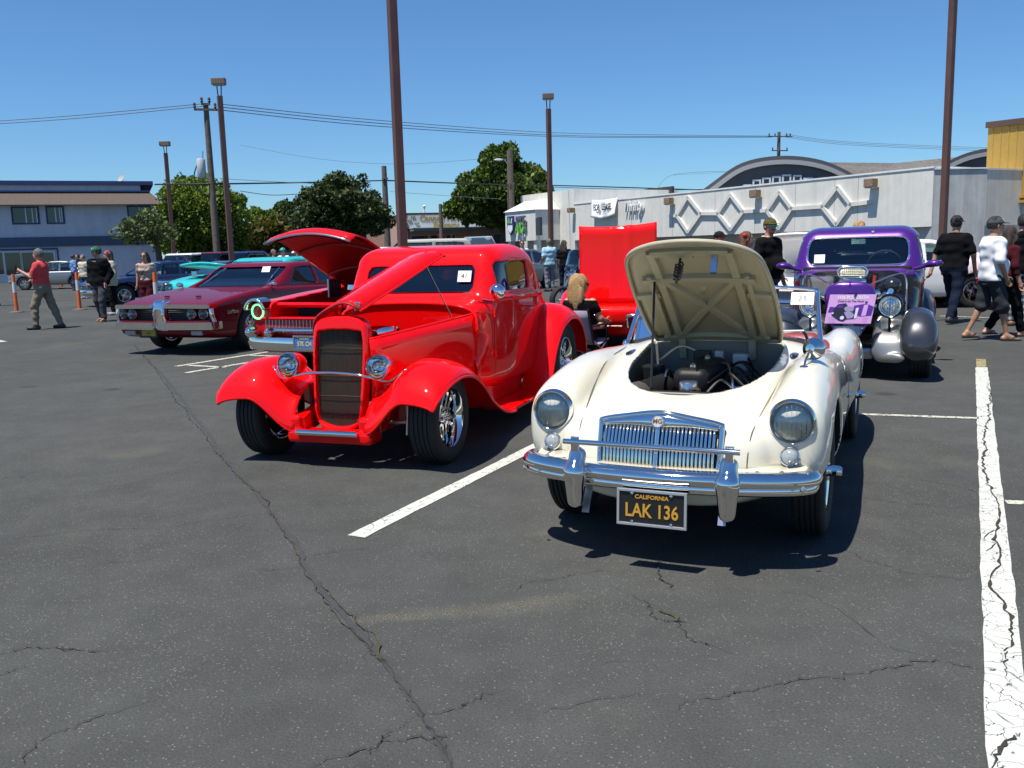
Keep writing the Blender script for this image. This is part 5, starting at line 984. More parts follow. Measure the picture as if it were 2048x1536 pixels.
B = frame((-1.38, .28, 1.05), (-.9, 0, .4), (0, 1, 0)); m = MB(); m.tube([B @ Vector((.18*math.cos(t), .18*math.sin(t), 0)) for t in np.linspace(0, 6.283, 25)[:-1]], .012, 6, closed=True); m.build('steering_wheel', BLACK, fd)
# windscreen lower trim, door seams, hinges, handle
m = MB(); m.tube([(-1.165+.0*y, y, 1.116+.0*y) for y in np.linspace(-.49, .49, 12)], .007, 6); m.build('windshield_trim', CHROME, fd)
for s in (1, -1):
    for x0 in (-1.17, -2.10):
        P = [(x0, s*(surfy(ford_solid, x0, z)+.0008), z) for z in np.linspace(1.05, .40, 14)]; m = MB(); m.tube(P, .0035, 4); m.build('door_seam', mat('red_seam', (.10, .002, .003), .6), fd)
    for z in (.62, .95): y = surfy(ford_solid, -1.17, z); m = MB(); m.tube([(-1.17, s*(y+.008), z-.03), (-1.17, s*(y+.008), z+.03)], .012, 8); m.build('door_hinge', RED, fd, smooth=1)
    y = surfy(ford_solid, -2.0, .93); m = MB(); m.tube([(-2.0, s*y, .93), (-2.0, s*(y+.03), .93), (-1.9, s*(y+.03), .93)], .008, 6); m.build('door_handle', CHROME, fd)
    # body reveal line
# hood sides and frame
for s in (1, -1):
    G = []
    for t in np.linspace(0, 1, 12):
        x = .10-1.12*t; yy = .213+(.592-.213)*t**.92; zt_ = .865+.10*t; zb = .42-.02*t; G.append([(x, s*(yy+.012*math.sin(math.pi*q)), zb+(zt_-zb)*q) for q in np.linspace(0, 1, 7)])
    m = MB(); m.grid(G); m.build('hood_side', RED, fd, smooth=2, solid=.012)
    m = MB(); m.tube([(.10-1.12*t, s*(.213+(.592-.213)*t**.92), .865+.10*t) for t in np.linspace(0, 1, 12)], .009, 6); m.build('hood_ledge', RED, fd, smooth=2)
    m = MB(); m.sweep([(-.03, -.07), (.03, -.07), (.03, .07), (-.03, .07)], [(.30, s*.24, .27), (.1, s*.28, .30), (-.5, s*.38, .34), (-1.2, s*.50, .33), (-2.1, s*.52, .32), (-2.7, s*.5, .40), (-3.3, s*.45, .42)]); m.build('frame_rail', RED, fd, smooth=1)
# cowl face and firewall
m = MB(); fw = [(-.585, .40), (-.60, .80), (-.585, .955), (-.45, 1.015), (-.2, 1.04), (.2, 1.04), (.45, 1.015), (.585, .955), (.60, .80), (.585, .40)]; m.prism([(y, z) for y, z in fw], -.02, .02, frame((-.985, 0, 0), (1, 0, 0), (0, 1, 0))); m.build('firewall', RED, fd)
m = MB(); m.tube([(-.96, y, z) for y, z in spl(fw[1:-1], 4)], .016, 6); m.build('cowl_band', RED, fd, smooth=2)
for k in range(4): m = MB(); m.ell((-.955, -.3+.2*k, .80+.03*(k % 2)), (.02, .03, .03), 8, 6); m.build('firewall_fitting', BLACK, fd)
# engine
def eng2(x, y, z): return smin(sbox(x, y, z, (-.45, 0, .62), (.30, .16, .16), .03), smin(sbox(x, np.abs(y)-.17, z, (-.45, 0, .70), (.26, .06, .05), .03), sbox(x, y, z, (-.45, 0, .80), (.12, .12, .04), .03), .02), .03)
sdf('engine', eng2, (-.85, -.3, .40), (-.05, .3, .90), .018, mat('engine_grey', (.10, .10, .11), .4, .6, var=.4, vscale=14), fd, sym=False)
m = MB(); m.lathe([(0, .06), (.13, .055), (.14, .04), (.14, 0), (.12, -.01), (0, -.01)], 24, T((-.45, 0, .85))); m.build('air_cleaner', CHROME, fd, smooth=.7)
m = MB(); m.box((-.06, 0, .62), (.07, .36, .42)); m.build('radiator', DARK, fd)
m = MB(); m.tube(spl([(-.1, .05, .80), (-.2, .02, .86), (-.3, 0, .80)], 6), .025, 8); m.build('radiator_hose', BLACK, fd)
# grille shell
def sh_x(z): return .105+.11*np.clip((1.03-z)/.8, 0, 1)
sw_ = prof([.20, .24, .30, .40, .6, .85, .95, 1.0, 1.03], [.02, .11, .165, .195, .208, .215, .205, .165, .06]); 
shp = [(sw_(z), z) for z in np.concatenate([np.linspace(.205, .30, 7), np.linspace(.34, .9, 10), np.linspace(.93, 1.028, 8)])]
def shell_ring(k, dx, dz=0): return [(float(sh_x(z))+dx, y*k, (z-.62)*k+.62+dz) for y, z in shp] + [(float(sh_x(z))+dx, -y*k, (z-.62)*k+.62+dz) for y, z in shp[::-1]]
def sh_f(x, y, z):
    a = np.abs(y)-sw_(z); o = np.maximum(a, np.maximum(z-1.032, .20-z)); b = smax(o*.9, np.abs(x-sh_x(z)+.045)-.055, .03)
    hole = np.maximum(np.abs(y)-(sw_(np.clip(z+.045, .2, 1.03))-.030), np.maximum(z-.935+.5*y*y, .262+1.6*y*y-z)); return smax(b, -np.maximum(hole, sh_x(z)-.15-x), .012)
gs = sdf('grille_shell', sh_f, (-.02, 0, .17), (.32, .28, 1.06), .009, RED, fd)
GRB = mat('dark_bronze_grille', (.075, .06, .045), .35, .7, var=.2, vscale=20); GRB2 = mat('grille_back', (.030, .022, .017), .6)
m = MB(); zz = np.linspace(.235, .93, 26); G = [[(float(sh_x(z))-.045, q*(float(sw_(min(z+.045, 1.0)))-.02), z) for q in np.linspace(-1, 1, 5)] for z in zz]; m.grid(G); gi = m.build('grille_insert', GRB2, fd, solid=.004)
for k in range(-19, 20):
    y = k*.0098; ok = [z for z in np.linspace(.25, .93, 40) if abs(y) < float(sw_(min(z+.045, 1.0)))-.022]
    if len(ok) > 3: m = MB(); m.tube([(float(sh_x(z))-.032, y, z) for z in (ok[0], (ok[0]+ok[-1])/2, ok[-1])], .0024, 4); m.build('grille_bar', GRB, gi)
for z in (.47, .61, .80): m = MB(); w_ = float(sw_(z))-.022; m.tube([(float(sh_x(z))-.026, -w_, z), (float(sh_x(z))-.022, 0, z+.004), (float(sh_x(z))-.026, w_, z)], .003, 5); m.build('grille_crossbar', GRB, gi)
# hood: arched panel lifted about its far (car-right) edge
def hsec(t):
    x = .085-1.075*t; w = .212+(.592-.212)*t**.92; ze = .868+.10*t; r = .105+.0*t
    pts = []
    for v in np.linspace(-1, 1, 25):
        a = abs(v); y = w*math.copysign(min(1, a**.93), v); zc = ze+.012+(.120+.0*t)*(1-a**3.4)**.6+.012*(1-a*a); pts.append((x, y, zc))
    return pts
hpts = [hsec(t) for t in np.linspace(0, .86, 18)]; h0 = Vector((.085, -.212, .868)); h1 = Vector((-.99, -.592, .968)); ax = (h0-h1).normalized()
RH = Matrix.Translation(h0) @ Matrix.Rotation(math.radians(27), 4, ax) @ Matrix.Translation(-h0)
m = MB(); m.grid([[tuple(RH @ Vector(p)) for p in r] for r in hpts]); hd = m.build('hood', RED, fd, smooth=2); md = hd.modifiers.new('s', 'SOLIDIFY'); md.thickness = .012; md.offset = -1
if True:
    e = [RH @ Vector(r[-1]) for r in hpts]; m = MB(); m.tube([tuple(p) for p in e], .008, 6); m.build('hood_edge', RED, hd, smooth=2)
    for q in (0, -1): m = MB(); m.tube([tuple(RH @ (Vector(p)+Vector((0, 0, -.012)))) for p in hpts[q]], .008, 5); m.build('hood_flange', REDIN, hd, smooth=2)
a = RH @ Vector(hpts[13][-1]); b = Vector((-.72, .50, .935)); m = MB(); m.tube([tuple(a), tuple(b)], .006, 6); m.build('prop_rod', CHROME, fd)
m = MB(); a = RH @ Vector(hpts[1][-2]); m.box(tuple(a+Vector((.02, -.01, -.03))), (.03, .04, .06)); m.build('hood_latch', CHROME, fd, bevel=.008)
# fenders
def fender(name, crest, yi, yo, din, dout, yc, m_, s, lip=.012, front=None):
    G = []; n = len(crest); cr = spl(crest, 4); N_ = len(cr); ii = np.linspace(0, n-1, N_)
    f = lambda arr: np.interp(ii, np.arange(n), arr)
    YI, YO, DI, DO = f(yi), f(yo), f(din), f(dout); fr = f(front) if front is not None else np.zeros(N_)
    for k in range(N_):
        x, z = cr[k]; row = []; t_ = cr[min(k+1, N_-1)]-cr[max(k-1, 0)]; t_ = t_/np.linalg.norm(t_); nx, nz = -t_[1]*-1, t_[0]*-1
        if nz < 0 and abs(nz) > .2: nx, nz = -nx, -nz
        for q in 1-(1-np.linspace(0, 1, 26))**1.35:
            y = YI[k]+(YO[k]-YI[k])*q
            if y >= yc:
                u = min(1., (y-yc)/(YO[k]-yc)); dr = DO[k]*(1-(1-u**2.3)**.62)
            else:
                u = (yc-y)/(yc-YI[k]); dr = DI[k]*(u*u*(3-2*u))
            row.append((x-fr[k]*((1-q)**1.5), s*y, z-dr))
        G.append(row)
    mb = MB(); mb.grid(G); o = mb.build(name, m_, fd, smooth=2); md = o.modifiers.new('s', 'SOLIDIFY'); md.thickness = .014; md.offset = 0
    mb = MB(); mb.tube([r[-1] for r in G], lip, 6); mb.build('fender_bead', m_, o, smooth=2); mb = MB(); mb.tube(G[0], lip*.9, 6); mb.build('fender_bead', m_, o, smooth=2)
    return o
for s in (1, -1):
    fender('front_fender', [(.425, .480), (.385, .565), (.28, .655), (.12, .712), (-.05, .715), (-.22, .672), (-.40, .562), (-.57, .425), (-.75, .300), (-.93, .225), (-1.12, .195)],
           [.27, .27, .28, .30, .33, .38, .43, .47, .51, .55, .58], [.82, .845, .862, .872, .875, .872, .868, .86, .86, .86, .855], [.235, .24, .22, .20, .18, .16, .10, .05, .02, .01, .005], [.045, .07, .10, .115, .115, .11, .095, .08, .05, .035, .03], .60, RED, s, front=[.09, .06, .03, 0, 0, 0, 0, 0, 0, 0, 0])
    fender('rear_fender', [(-2.02, .20), (-2.10, .36), (-2.19, .60), (-2.31, .80), (-2.48, .905), (-2.68, .925), (-2.90, .87), (-3.08, .74), (-3.22, .56), (-3.30, .40)], [.60]*10, [.85, .865, .88, .90, .915, .92, .915, .905, .89, .87], [.0]*10, [.02, .04, .08, .12, .14, .14, .13, .10, .06, .03], .66, RED, s)
    m = MB(); m.box((-1.58, s*.72, .185), (.95, .27, .028)); rb = m.build('running_board', RED, fd, bevel=.01)
    m = MB(); m.box((-1.58, s*.575, .27), (.95, .02, .17)); m.build('splash_apron', RED, rb)
    m = MB(); m.box((-.12, s*.30, .40), (.36, .02, .28)); m.build('inner_apron', REDIN, fd)
    headlamp(fd, (.245, s*.349, .695), (1, s*.02, .02), .086, bucket=RED, amber=True, blen=.13)
    m = MB(); m.lathe([(0, .012), (.014, .008), (.016, 0), (0, -.004)], 10, frame((.17, s*.52, .665), (.6, 0, .8))); m.tube(spl([(.24, s*.36, .60), (.22, s*.43, .60), (.18, s*.50, .655)], 5), .008, 6); m.build('lamp_bracket', CHROME, fd, smooth=.8)
def nose_f(x, y, z): return smin(sbox(x, y, z, (.27, 0, .212), (.08, .32, .040), .02), sbox(x, y-0*x, z, (.25, .275, .27), (.09, .05, .09), .03), .03)
sdf('front_apron', nose_f, (.10, 0, .14), (.42, .36, .40), .012, RED, fd)
m = MB(); m.tube([(.365, -.235, .248), (.365, .235, .248)], .021, 12); m.build('spreader_bar', CHROME, fd, smooth=.7)
for s in (1, -1):
    for dz in (.02, .07): m = MB(); m.lathe([(.008, 0), (.007, .005), (0, .007)], 8, frame((.348, s*.285, .215+dz), (1, 0, 0))); m.build('apron_bolt', CHROME, fd)
m = MB(); m.tube(spl([(.235, -.36, .605), (.262, -.2, .640), (.268, 0, .652), (.262, .2, .640), (.235, .36, .605)], 6), .010, 8); m.build('headlight_bar', CHROME, fd, smooth=2)
# mirror, dice, card, suspension
for s in (1,):
    m = MB(); m.tube(spl([(-1.10, .60, 1.06), (-1.08, .69, 1.05), (-1.05, .74, 1.085)], 5), .009, 6); mi = m.build('door_mirror', CHROME, fd, smooth=1); m = MB(); m.lathe([(0, .05), (.03, .046), (.055, .03), (.066, 0), (.064, -.012), (0, -.014)], 24, frame((-1.05, .745, 1.125), (1, .1, .05))); m.build('mirror_head', CHROME, mi, smooth=.8)
for k, (y, z, r_) in enumerate(((-.06, 1.215, .35), (.03, 1.22, -.2))):
    dc = thing('fuzzy_die', ('left' if k == 0 else 'right') + ' one of the white fuzzy dice hanging inside the red coupe windscreen', 'dice', group='fuzzy dice')
    dc.parent = None; M_ = fd.matrix_basis.copy() @ T((-1.40, y, z), rx=.2, ry=.15, rz=r_)
    mb = MB(); mb.box((0, 0, 0), (.075, .075, .075)); q = mb.build('cube', mat('white_plush', (.8, .8, .8), .95), dc, bevel=.012); dc.matrix_basis = M_
    mb = MB(); mb.ell((.038, 0, 0), (.003, .010, .010), 8, 5); mb.build('pip', BLACK, dc)
    mb = MB(); mb.tube([(0, 0, .035), (.02, .0, .11)], .002, 4); mb.build('cord', BLACK, dc)
m = MB(); B = frame((-1.215, .405, 1.245), (.9, .05, .36), (0, 1, 0)); m.box((0, 0, 0), (.115, .095, .003), B); cd_ = m.build('entry_card', WHITEP, fd); text('41', .055, 'card_number', mat('card_black', (.06, .06, .06), .7), cd_, B @ T((0, 0, .003)), .0006)
for s in (1, -1):
    m = MB(); m.tube([(.10, s*.50, .55), (.13, s*.49, .21)], .013, 8); m.lathe([(.018, -.01), (.018, .01)], 10, frame((.135, s*.49, .205), (1, 0, 0))); m.build('shock_absorber', STEEL, fd, smooth=1); m = MB(); m.tube([(.05, s*.25, .27), (.02, s*.62, .29)], .016, 6); m.build('control_arm', STEEL, fd)
    wheel(fd, (0, s*.680, .318), .318, .205, .205, 'torq', s, steer=.0); wheel(fd, (-2.68, s*.705, .385), .385, .215, .29, 'torq', s)
m = MB(); m.box((-1.85, 0, .36), (2.9, .9, .05)); m.build('floor_pan', DARK, fd)
m = MB(); m.box((-.1, 0, .27), (.26, .5, .08)); m.build('crossmember', DARK, fd)
# ================================================================== PURPLE COUPE
PURP = mat('purple_paint', (.085, .012, .22), .30, .35, coat=1., var=.05, vscale=4); PURD = mat('black_purple_paint', (.010, .006, .016), .18, coat=1.); GRYM = mat('grey_metallic_paint', (.050, .052, .056), .33, .5, coat=.9, var=.05); SILV = mat('silver_paint', (.27, .27, .255), .35, .6, coat=.8, var=.06)
pl = carroot('purple_coupe', 'purple fat-fendered coupe with grey front fenders and pink board on its grille', 'car', 3.671, 9.581, 23.8, 'classic cars on show')
pside = spl([(-.92, .34), (-.92, .9), (-.935, 1.03), (-1.0, 1.09), (-1.09, 1.125), (-1.18, 1.27), (-1.28, 1.45), (-1.38, 1.555), (-1.6, 1.605), (-1.9, 1.612), (-2.2, 1.575), (-2.45, 1.47), (-2.65, 1.30), (-2.9, 1.10), (-3.2, .90), (-3.42, .66), (-3.45, .40), (-3.4, .34)], 5, True)
p_w = prof([-3.5, -3.3, -2.9, -2.4, -1.8, -1.3, -.9], [.38, .48, .62, .72, .75, .73, .66])
def pl_solid(x, y, z):
    tb = 1-.13*np.clip((z-1.08)/.53, 0, 1)**1.6-.06*np.clip((.6-z)/.3, 0, 1)**2
    return smax(poly2(x, z, pside)+0*y, (y-p_w(x)*tb)*.97, .21)
def pw_cut(x, y, z): return np.maximum(rrect(y, z, 0, 1.315, .555, .158, .10), -1.55-x)
def ps_cut(x, y, z): return np.maximum(rrect(x+.3*(z-1.33), z, -1.72, 1.335, .40, .14, .07), .35-y)
def pr_cut(x, y, z): return np.maximum(rrect(y, z, 0, 1.36, .36, .09, .07), x+2.2)
def pl_body(x, y, z):
    s = pl_solid(x, y, z); b = np.maximum(s, -np.maximum(s+.04, .45-z)); b = smax(b, -pw_cut(x, y, z), .015); b = smax(b, -ps_cut(x, y, z), .015); b = np.maximum(b, -pr_cut(x, y, z))
    return smax(b, -np.maximum(cyl_y(x, y, z, -2.85, .37, .42), .5-y), .012)
V, Q = snet(pl_body, (-3.6, 0, .28), (-.85, .78, 1.67), .0165); Cq = V[Q].mean(1)
for nm, sel, mt in (('upper_body', Cq[:, 2] >= 1.04-.02*(Cq[:, 0]+1.5)*0, PURP), ('lower_body', Cq[:, 2] < 1.04, PURD)):
    q = Q[sel]; u, inv = np.unique(q, return_inverse=True); mb = MB(); mb.v = [tuple(p) for p in V[u]]; mb.f = [tuple(f) for f in inv.reshape(-1, 4)]; mb.build(nm, mt, pl, smooth=.75)
CG = glass_mat('coupe_glass', (.62, .70, .68), .4)
pane('windshield', pw_cut, pl_solid, (-1.6, 0, 1.1), (-.9, .72, 1.6), CG, pl, h=.025)
for s in (1, -1): pane('side_window', lambda x, y, z: ps_cut(x, np.abs(y), z), lambda x, y, z: pl_solid(x, np.abs(y), z), (-2.4, .3 if s > 0 else -.8, 1.1), (-1.1, .8 if s > 0 else -.3, 1.6), GLASS, pl, sym=False, keep=lambda C, s=s: C[:, 1]*s > .4, h=.025)
pane('rear_window', pr_cut, pl_solid, (-2.9, 0, 1.2), (-2.2, .5, 1.5), GLASS, pl, h=.025)
wsr = [(y, z) for y, z in spl([(-.44, 1.158), (0, 1.153), (.44, 1.158), (.54, 1.19), (.56, 1.28), (.555, 1.38), (.52, 1.455), (.42, 1.475), (0, 1.478), (-.42, 1.475), (-.52, 1.455), (-.555, 1.38), (-.56, 1.28), (-.54, 1.19)], 3, True)]
m = MB(); m.tube([(surfx(pl_solid, y, z, -.8, -2.)-.004, y, z) for y, z in wsr], .011, 6, closed=True); m.build('windshield_trim', CHROME, pl, smooth=2)
m = MB(); m.box((-1.85, 0, .70), (.5, 1.15, .2)); m.box((-2.12, 0, .95), (.14, 1.15, .5)); m.build('bench_seat', mat('grey_trim', (.05, .05, .06), .6), pl, bevel=.05); m = MB(); m.box((-1.12, 0, 1.08), (.1, 1.2, .12)); m.build('dashboard', BLACK, pl, bevel=.02)
B = frame((-1.42, .30, 1.14), (-.9, 0, .4), (0, 1, 0)); m = MB(); m.tube([B @ Vector((.19*math.cos(t), .19*math.sin(t), 0)) for t in np.linspace(0, 6.283, 25)[:-1]], .012, 6, closed=True); m.build('steering_wheel', mat('grey_wheel', (.1, .1, .1), .4), pl)
m = MB(); m.box((-1.36, 0, 1.43), (.03, .16, .06)); m.build('rear_view_mirror', mat('mirror_teal', (.35, .5, .52), .1, .8), pl)
m = MB(); B = frame((-1.12, -.42, 1.235), (.9, 0, .4), (0, 1, 0)); m.box((0, 0, 0), (.12, .11, .003), B); m.build('entry_card', WHITEP, pl)
m = MB(); m.lathe([(0, .03), (.02, .02), (.02, 0), (0, 0)], 8, T((-1.34, .16, 1.53))); m.build('roof_nub', CHROME, pl)
for s in (1, -1):
    y = surfy(pl_solid, -1.15, 1.12)
    def mir(x, yy, z, s=s, y=y): return smin(sell(x, yy, z, (-1.10, s*.84, 1.160), (.06, .085, .040)), rcone(x, yy, z, (-1.10, s*.79, 1.150), (-1.12, s*(y-.03), 1.10), .03, .018), .03)
    sdf('door_mirror', mir, (-1.3, min(s*.6, s*1.), 1.03), (-.95, max(s*.6, s*1.), 1.25), .014, PURP, pl, sym=False, smooth=0)
    P = [(-1.22, s*(surfy(pl_solid, -1.22, z)+.001), z) for z in np.linspace(1.1, .42, 10)]; m = MB(); m.tube(P, .004, 4); m.build('door_seam', DARK, pl)
    for z in (.95, 1.08): yy = surfy(pl_solid, -1.7, z); m = MB(); m.tube([(x, s*(surfy(pl_solid, x, z)+.004), z) for x in np.linspace(-1.0, -2.4, 10)], .008, 5); m.build('belt_trim', CHROME, pl)
    # hood-side spear rods and stanchions
    m = MB(); m.tube(spl([(.18, s*.20, .985), (-.25, s*.36, 1.045), (-.62, s*.50, 1.07), (-.90, s*.56, 1.08)], 5), .010, 6); m.build('brace_rod', CHROME, pl, smooth=1)
    m = MB(); m.tube(spl([(-.55, s*.485, 1.065), (-.50, s*.52, 1.05), (-.48, s*.545, .95), (-.48, s*.55, .66)], 5), .010, 6); m.build('stanchion', CHROME, pl, smooth=1)
# grille shell
q_w = prof([.42, .5, .62, .75, .88, .95, .995, 1.02], [.10, .15, .20, .238, .255, .235, .17, .06])
def qx(z): return .24+.10*np.clip((1.02-z)/.6, 0, 1)
def ps_f(x, y, z):
    a = (np.abs(y)-q_w(z))*.9; o = np.maximum(a, np.maximum(z-1.025, .40-z)); b = smax(o, np.abs(x-qx(z)+.10+.5*y*y)-.11, .07)
    hole = np.maximum(np.abs(y)-(q_w(np.clip(z+.08, .42, 1.02))-.05), np.maximum(z-.885+1.1*y*y, .44-z)); return smax(b, -np.maximum(hole, qx(z)-.12-x), .015)
sdf('grille_shell', ps_f, (-.02, 0, .36), (.42, .32, 1.06), .012, PURP, pl)
m = MB(); m.grid([[(float(qx(z))-.06-.5*(q*.2)**2, q*(float(q_w(min(z+.06, 1.0)))-.03), z) for q in np.linspace(-1, 1, 5)] for z in np.linspace(.42, .90, 12)]); gi = m.build('grille_back', DARK, pl)
for k in range(-14, 15):
    y = k*.0125; zt = .88-1.1*y*y; zz0 = .44
    while abs(y) > float(q_w(min(zz0+.08, 1.02)))-.05 and zz0 < .8: zz0 += .02
    m = MB(); m.tube([(float(qx(z))-.040-.5*y*y, y, z) for z in np.linspace(zz0, zt, 4)], .0038, 4); m.build('grille_bar', CHROME, gi)
m = MB(); m.box((.255, 0, 1.0), (.02, .012, .05)); m.build('hood_ornament', PURP, pl)
# scoop, engine, tank
def sc_f(x, y, z): return smax(rcone(np.minimum(x, -.2)*0-.25, y, z, (-.25, -.09, 1.10), (-.25, .09, 1.10), .062, .062)+0*x, np.abs(x+.32)-.10, .02)
sdf('air_scoop', sc_f, (-.5, -.2, .98), (-.15, .2, 1.22), .010, CHROME, pl, sym=False); m = MB()
for k in range(-6, 7): m.tube([(-.212, k*.021, 1.055), (-.212, k*.021, 1.145)], .0035, 4)
for k in range(-2, 3): m.tube([(-.210, -.13, 1.10+k*.018), (-.210, .13, 1.10+k*.018)], .0035, 4)
m.build('scoop_mesh', mat('wire_mesh', (.30, .31, .25), .4, .8), pl, kind='stuff'); m = MB(); m.tube([(-.212, .09*c_+.062*math.cos(t), 1.10+.062*math.sin(t)) for c_, t in [(1, t) for t in np.linspace(-1.57, 1.57, 10)]+[(-1, t) for t in np.linspace(1.57, 4.71, 10)]], .013, 7, closed=True); m.build('scoop_rim', CHROME, pl, smooth=2)
m = MB(); m.box((-.226, 0, 1.10), (.01, .26, .09)); m.build('scoop_throat', DARK, pl)
def eng3(x, y, z): return smin(sbox(x, y, z, (-.42, 0, .72), (.32, .17, .18), .03), smin(sbox(x, np.abs(y)-.22, z, (-.42, 0, .86), (.28, .07, .05), .03), sbox(x, y, z, (-.4, 0, .97), (.14, .14, .06), .03), .02), .03)
sdf('engine', eng3, (-.85, -.35, .45), (0, .35, 1.08), .02, CHROME, pl, sym=False)
for s in (1, -1): m = MB(); m.tube(spl([(-.3, s*.25, .80), (-.2, s*.36, .84), (-.24, s*.40, .60)], 5), .03, 8); m.tube(spl([(-.55, s*.25, .80), (-.5, s*.38, .84), (-.55, s*.42, .60)], 5), .03, 8); m.build('exhaust_header', CHROME, pl, smooth=1)
m = MB(); m.lathe([(0, .13), (.05, .12), (.09, .07), (.10, 0), (.09, -.07), (.05, -.12), (0, -.13)], 16, T((-.62, .40, .93), ry=math.pi/2)); m.build('fluid_tank', mat('black_gloss', (.02, .02, .02), .15, coat=1), pl, smooth=2); m = MB(); m.box((-.72, -.36, .93), (.25, .3, .22)); m.build('heater_cover', SILV, pl, bevel=.05)
m = MB(); m.tube([(-.5, .2, .75), (-.55, .22, 1.05)], .02, 8); m.build('red_hose', mat('red_tube', (.4, .03, .02), .4), pl)
m = MB(); m.prism([(-.62, .40), (-.62, 1.02), (-.4, 1.09), (.4, 1.09), (.62, 1.02), (.62, .40)], -.015, .015, frame((-.905, 0, 0), (1, 0, 0), (0, 1, 0))); m.build('firewall', PURD, pl)
# fenders
ff_t = prof([-1.05, -.8, -.5, -.2, .05, .25, .40, .50, .535], [.34, .48, .62, .705, .735, .705, .62, .48, .36]); ff_b = prof([-1.05, 0, .4, .535], [.22, .20, .20, .30]); ff_w = prof([-1.05, -.6, 0, .3, .45, .535], [.10, .17, .195, .19, .16, .10])
def ff(x, y, z):
    f = loft(x, y, z, lambda q: .675+0*q, ff_w, mid(ff_t, ff_b), hal(ff_t, ff_b), 2.3); f = smax(f, np.abs(x+.26)-.78, .05)
    return smax(f, -np.maximum(cyl_y(x, y, z, 0, .30, .375), .47-y+0*x), .012)
cat_t = prof([-.9, -.4, 0, .2, .36, .42], [.60, .62, .60, .54, .42, .30])
def catw(x, y, z):
    f = smax(np.maximum(z-cat_t(x)+.35*(.5-np.abs(y))*0, .19-z)*.8, np.abs(y-.40)-.17, .11); f = smax(f, np.abs(x+.24)-.63-.10*np.clip((y-.25)/.3, 0, 1), .05)
    return smax(f, -sell(x, y, z, (.12, .40, .60), (.20, .13, .14)), .02)
rf_t = prof([-3.5, -3.3, -3.0, -2.7, -2.4, -2.1, -1.95], [.36, .58, .76, .80, .72, .46, .28]); rf_w = prof([-3.5, -3.2, -2.8, -2.3, -1.95], [.08, .17, .20, .17, .08])
def rff(x, y, z): 
    f = loft(x, y, z, lambda q: .73+0*q, rf_w, (lambda q: (rf_t(q)+.22)/2), (lambda q: (rf_t(q)-.22)/2), 2.3); return smax(f, -np.maximum(cyl_y(x, y, z, -2.85, .36, .39), .5-y), .012)
for s in (1, -1):
    yl, yh = (.40, .95) if s > 0 else (-.95, -.40)
    sdf('front_fender', lambda x, y, z, s=s: ff(x, y*s, z), (-1.15, yl, .15), (.60, yh, .80), .0145, GRYM, pl, sym=False); sdf('rear_fender', lambda x, y, z, s=s: rff(x, y*s, z), (-3.6, yl, .15), (-1.85, yh+.03 if s > 0 else yh, .88), .022, GRYM, pl, sym=False)
    yl, yh = (.18, .62) if s > 0 else (-.62, -.18); sdf('catwalk', lambda x, y, z, s=s: catw(x, y*s, z), (-1.0, yl, .14), (.50, yh, .70), .016, SILV, pl, sym=False)
    m = MB(); m.tube([(.12, s*.395, .46), (.16, s*.395, .64)], .014, 8); m.build('headlight_post', BLACK, pl); headlamp(pl, (.26, s*.395, .765), (1, 0, .03), .125, ringm=mat('black_chrome', (.10, .105, .11), .15, 1.), bucket=mat('black_chrome', ), blen=.16)
    m = MB(); m.tube([(.10, s*.395, .90), (.18, s*.395, .915)], .03, 8); m.build('marker_lamp', CHROME, pl)
    m = MB(); m.box((-1.5, s*.74, .24), (.95, .22, .05)); m.build('running_board', GRYM, pl, bevel=.02)
    wheel(pl, (0, s*.70, .335), .335, .205, .22, 'torq', s); wheel(pl, (-2.85, s*.72, .365), .365, .21, .27, 'torq', s)
m = MB(); m.box((-1.4, 0, .34), (3.3, .95, .05)); m.build('floor_pan', DARK, pl); m = MB(); m.box((.18, 0, .27), (.3, .5, .12)); m.build('front_crossmember', SILV, pl, bevel=.04)
# pink show board leaning on the grille
MP = pl.matrix_basis.copy() @ frame((.435, .02, .745), (1, .0, .12), (0, 1, .0))
bd = thing('show_board', 'pink board with purple car drawing propped on the purple coupe grille', 'sign'); PK = mat('pink_board', (.62, .34, .66), .5, var=.04); PV = mat('violet_print', (.09, .02, .30), .5); PVL = mat('lilac_print', (.32, .27, .45), .5); PVD = mat('dark_navy_print', (.012, .012, .035), .5)
hw, hh2 = .225, .150
def sk(x, y): return (x+(y)*.16, y)
m = MB(); m.prism([sk(*p) for p in ((-hw, -hh2), (hw, -hh2), (hw, hh2), (-hw, hh2))], -.004, .004, MP); m.build('panel', PK, bd, bevel=.002)
def pr(name, pts, mt, z=.0055, t=.0008): mm = MB(); mm.prism([sk((x-.5)*2*hw, (.5-y)*2*hh2) for x, y in pts], z, z+t, MP); mm.build(name, mt, bd)
pr('print_station', [(.57, .38), (.75, .33), (.86, .33), (.99, .42), (.97, .72), (.72, .75), (.56, .55)], PV); pr('print_hill', [(.03, .62), (.05, .42), (.15, .43), (.2, .52), (.2, .6)], PV)
pr('print_car_body', [(.12, .66), (.16, .45), (.22, .33), (.38, .30), (.44, .40), (.46, .46), (.56, .50), (.70, .60), (.68, .72), (.66, .82), (.45, .86), (.40, .93), (.30, .90), (.12, .72)], PVD, .0063)
pr('print_engine', [(.36, .46), (.42, .40), (.55, .42), (.58, .50), (.56, .58), (.40, .57)], PVL, .0072); pr('print_fender', [(.38, .62), (.46, .56), (.56, .62), (.62, .72), (.58, .80), (.48, .84)], PVL, .0072); pr('print_grille', [(.62, .46), (.68, .45), (.67, .80), (.62, .84)], mat('pale_print', (.7, .65, .8), .5), .0072); pr('print_window', [(.20, .46), (.24, .37), (.34, .35), (.33, .46)], PV, .0072)
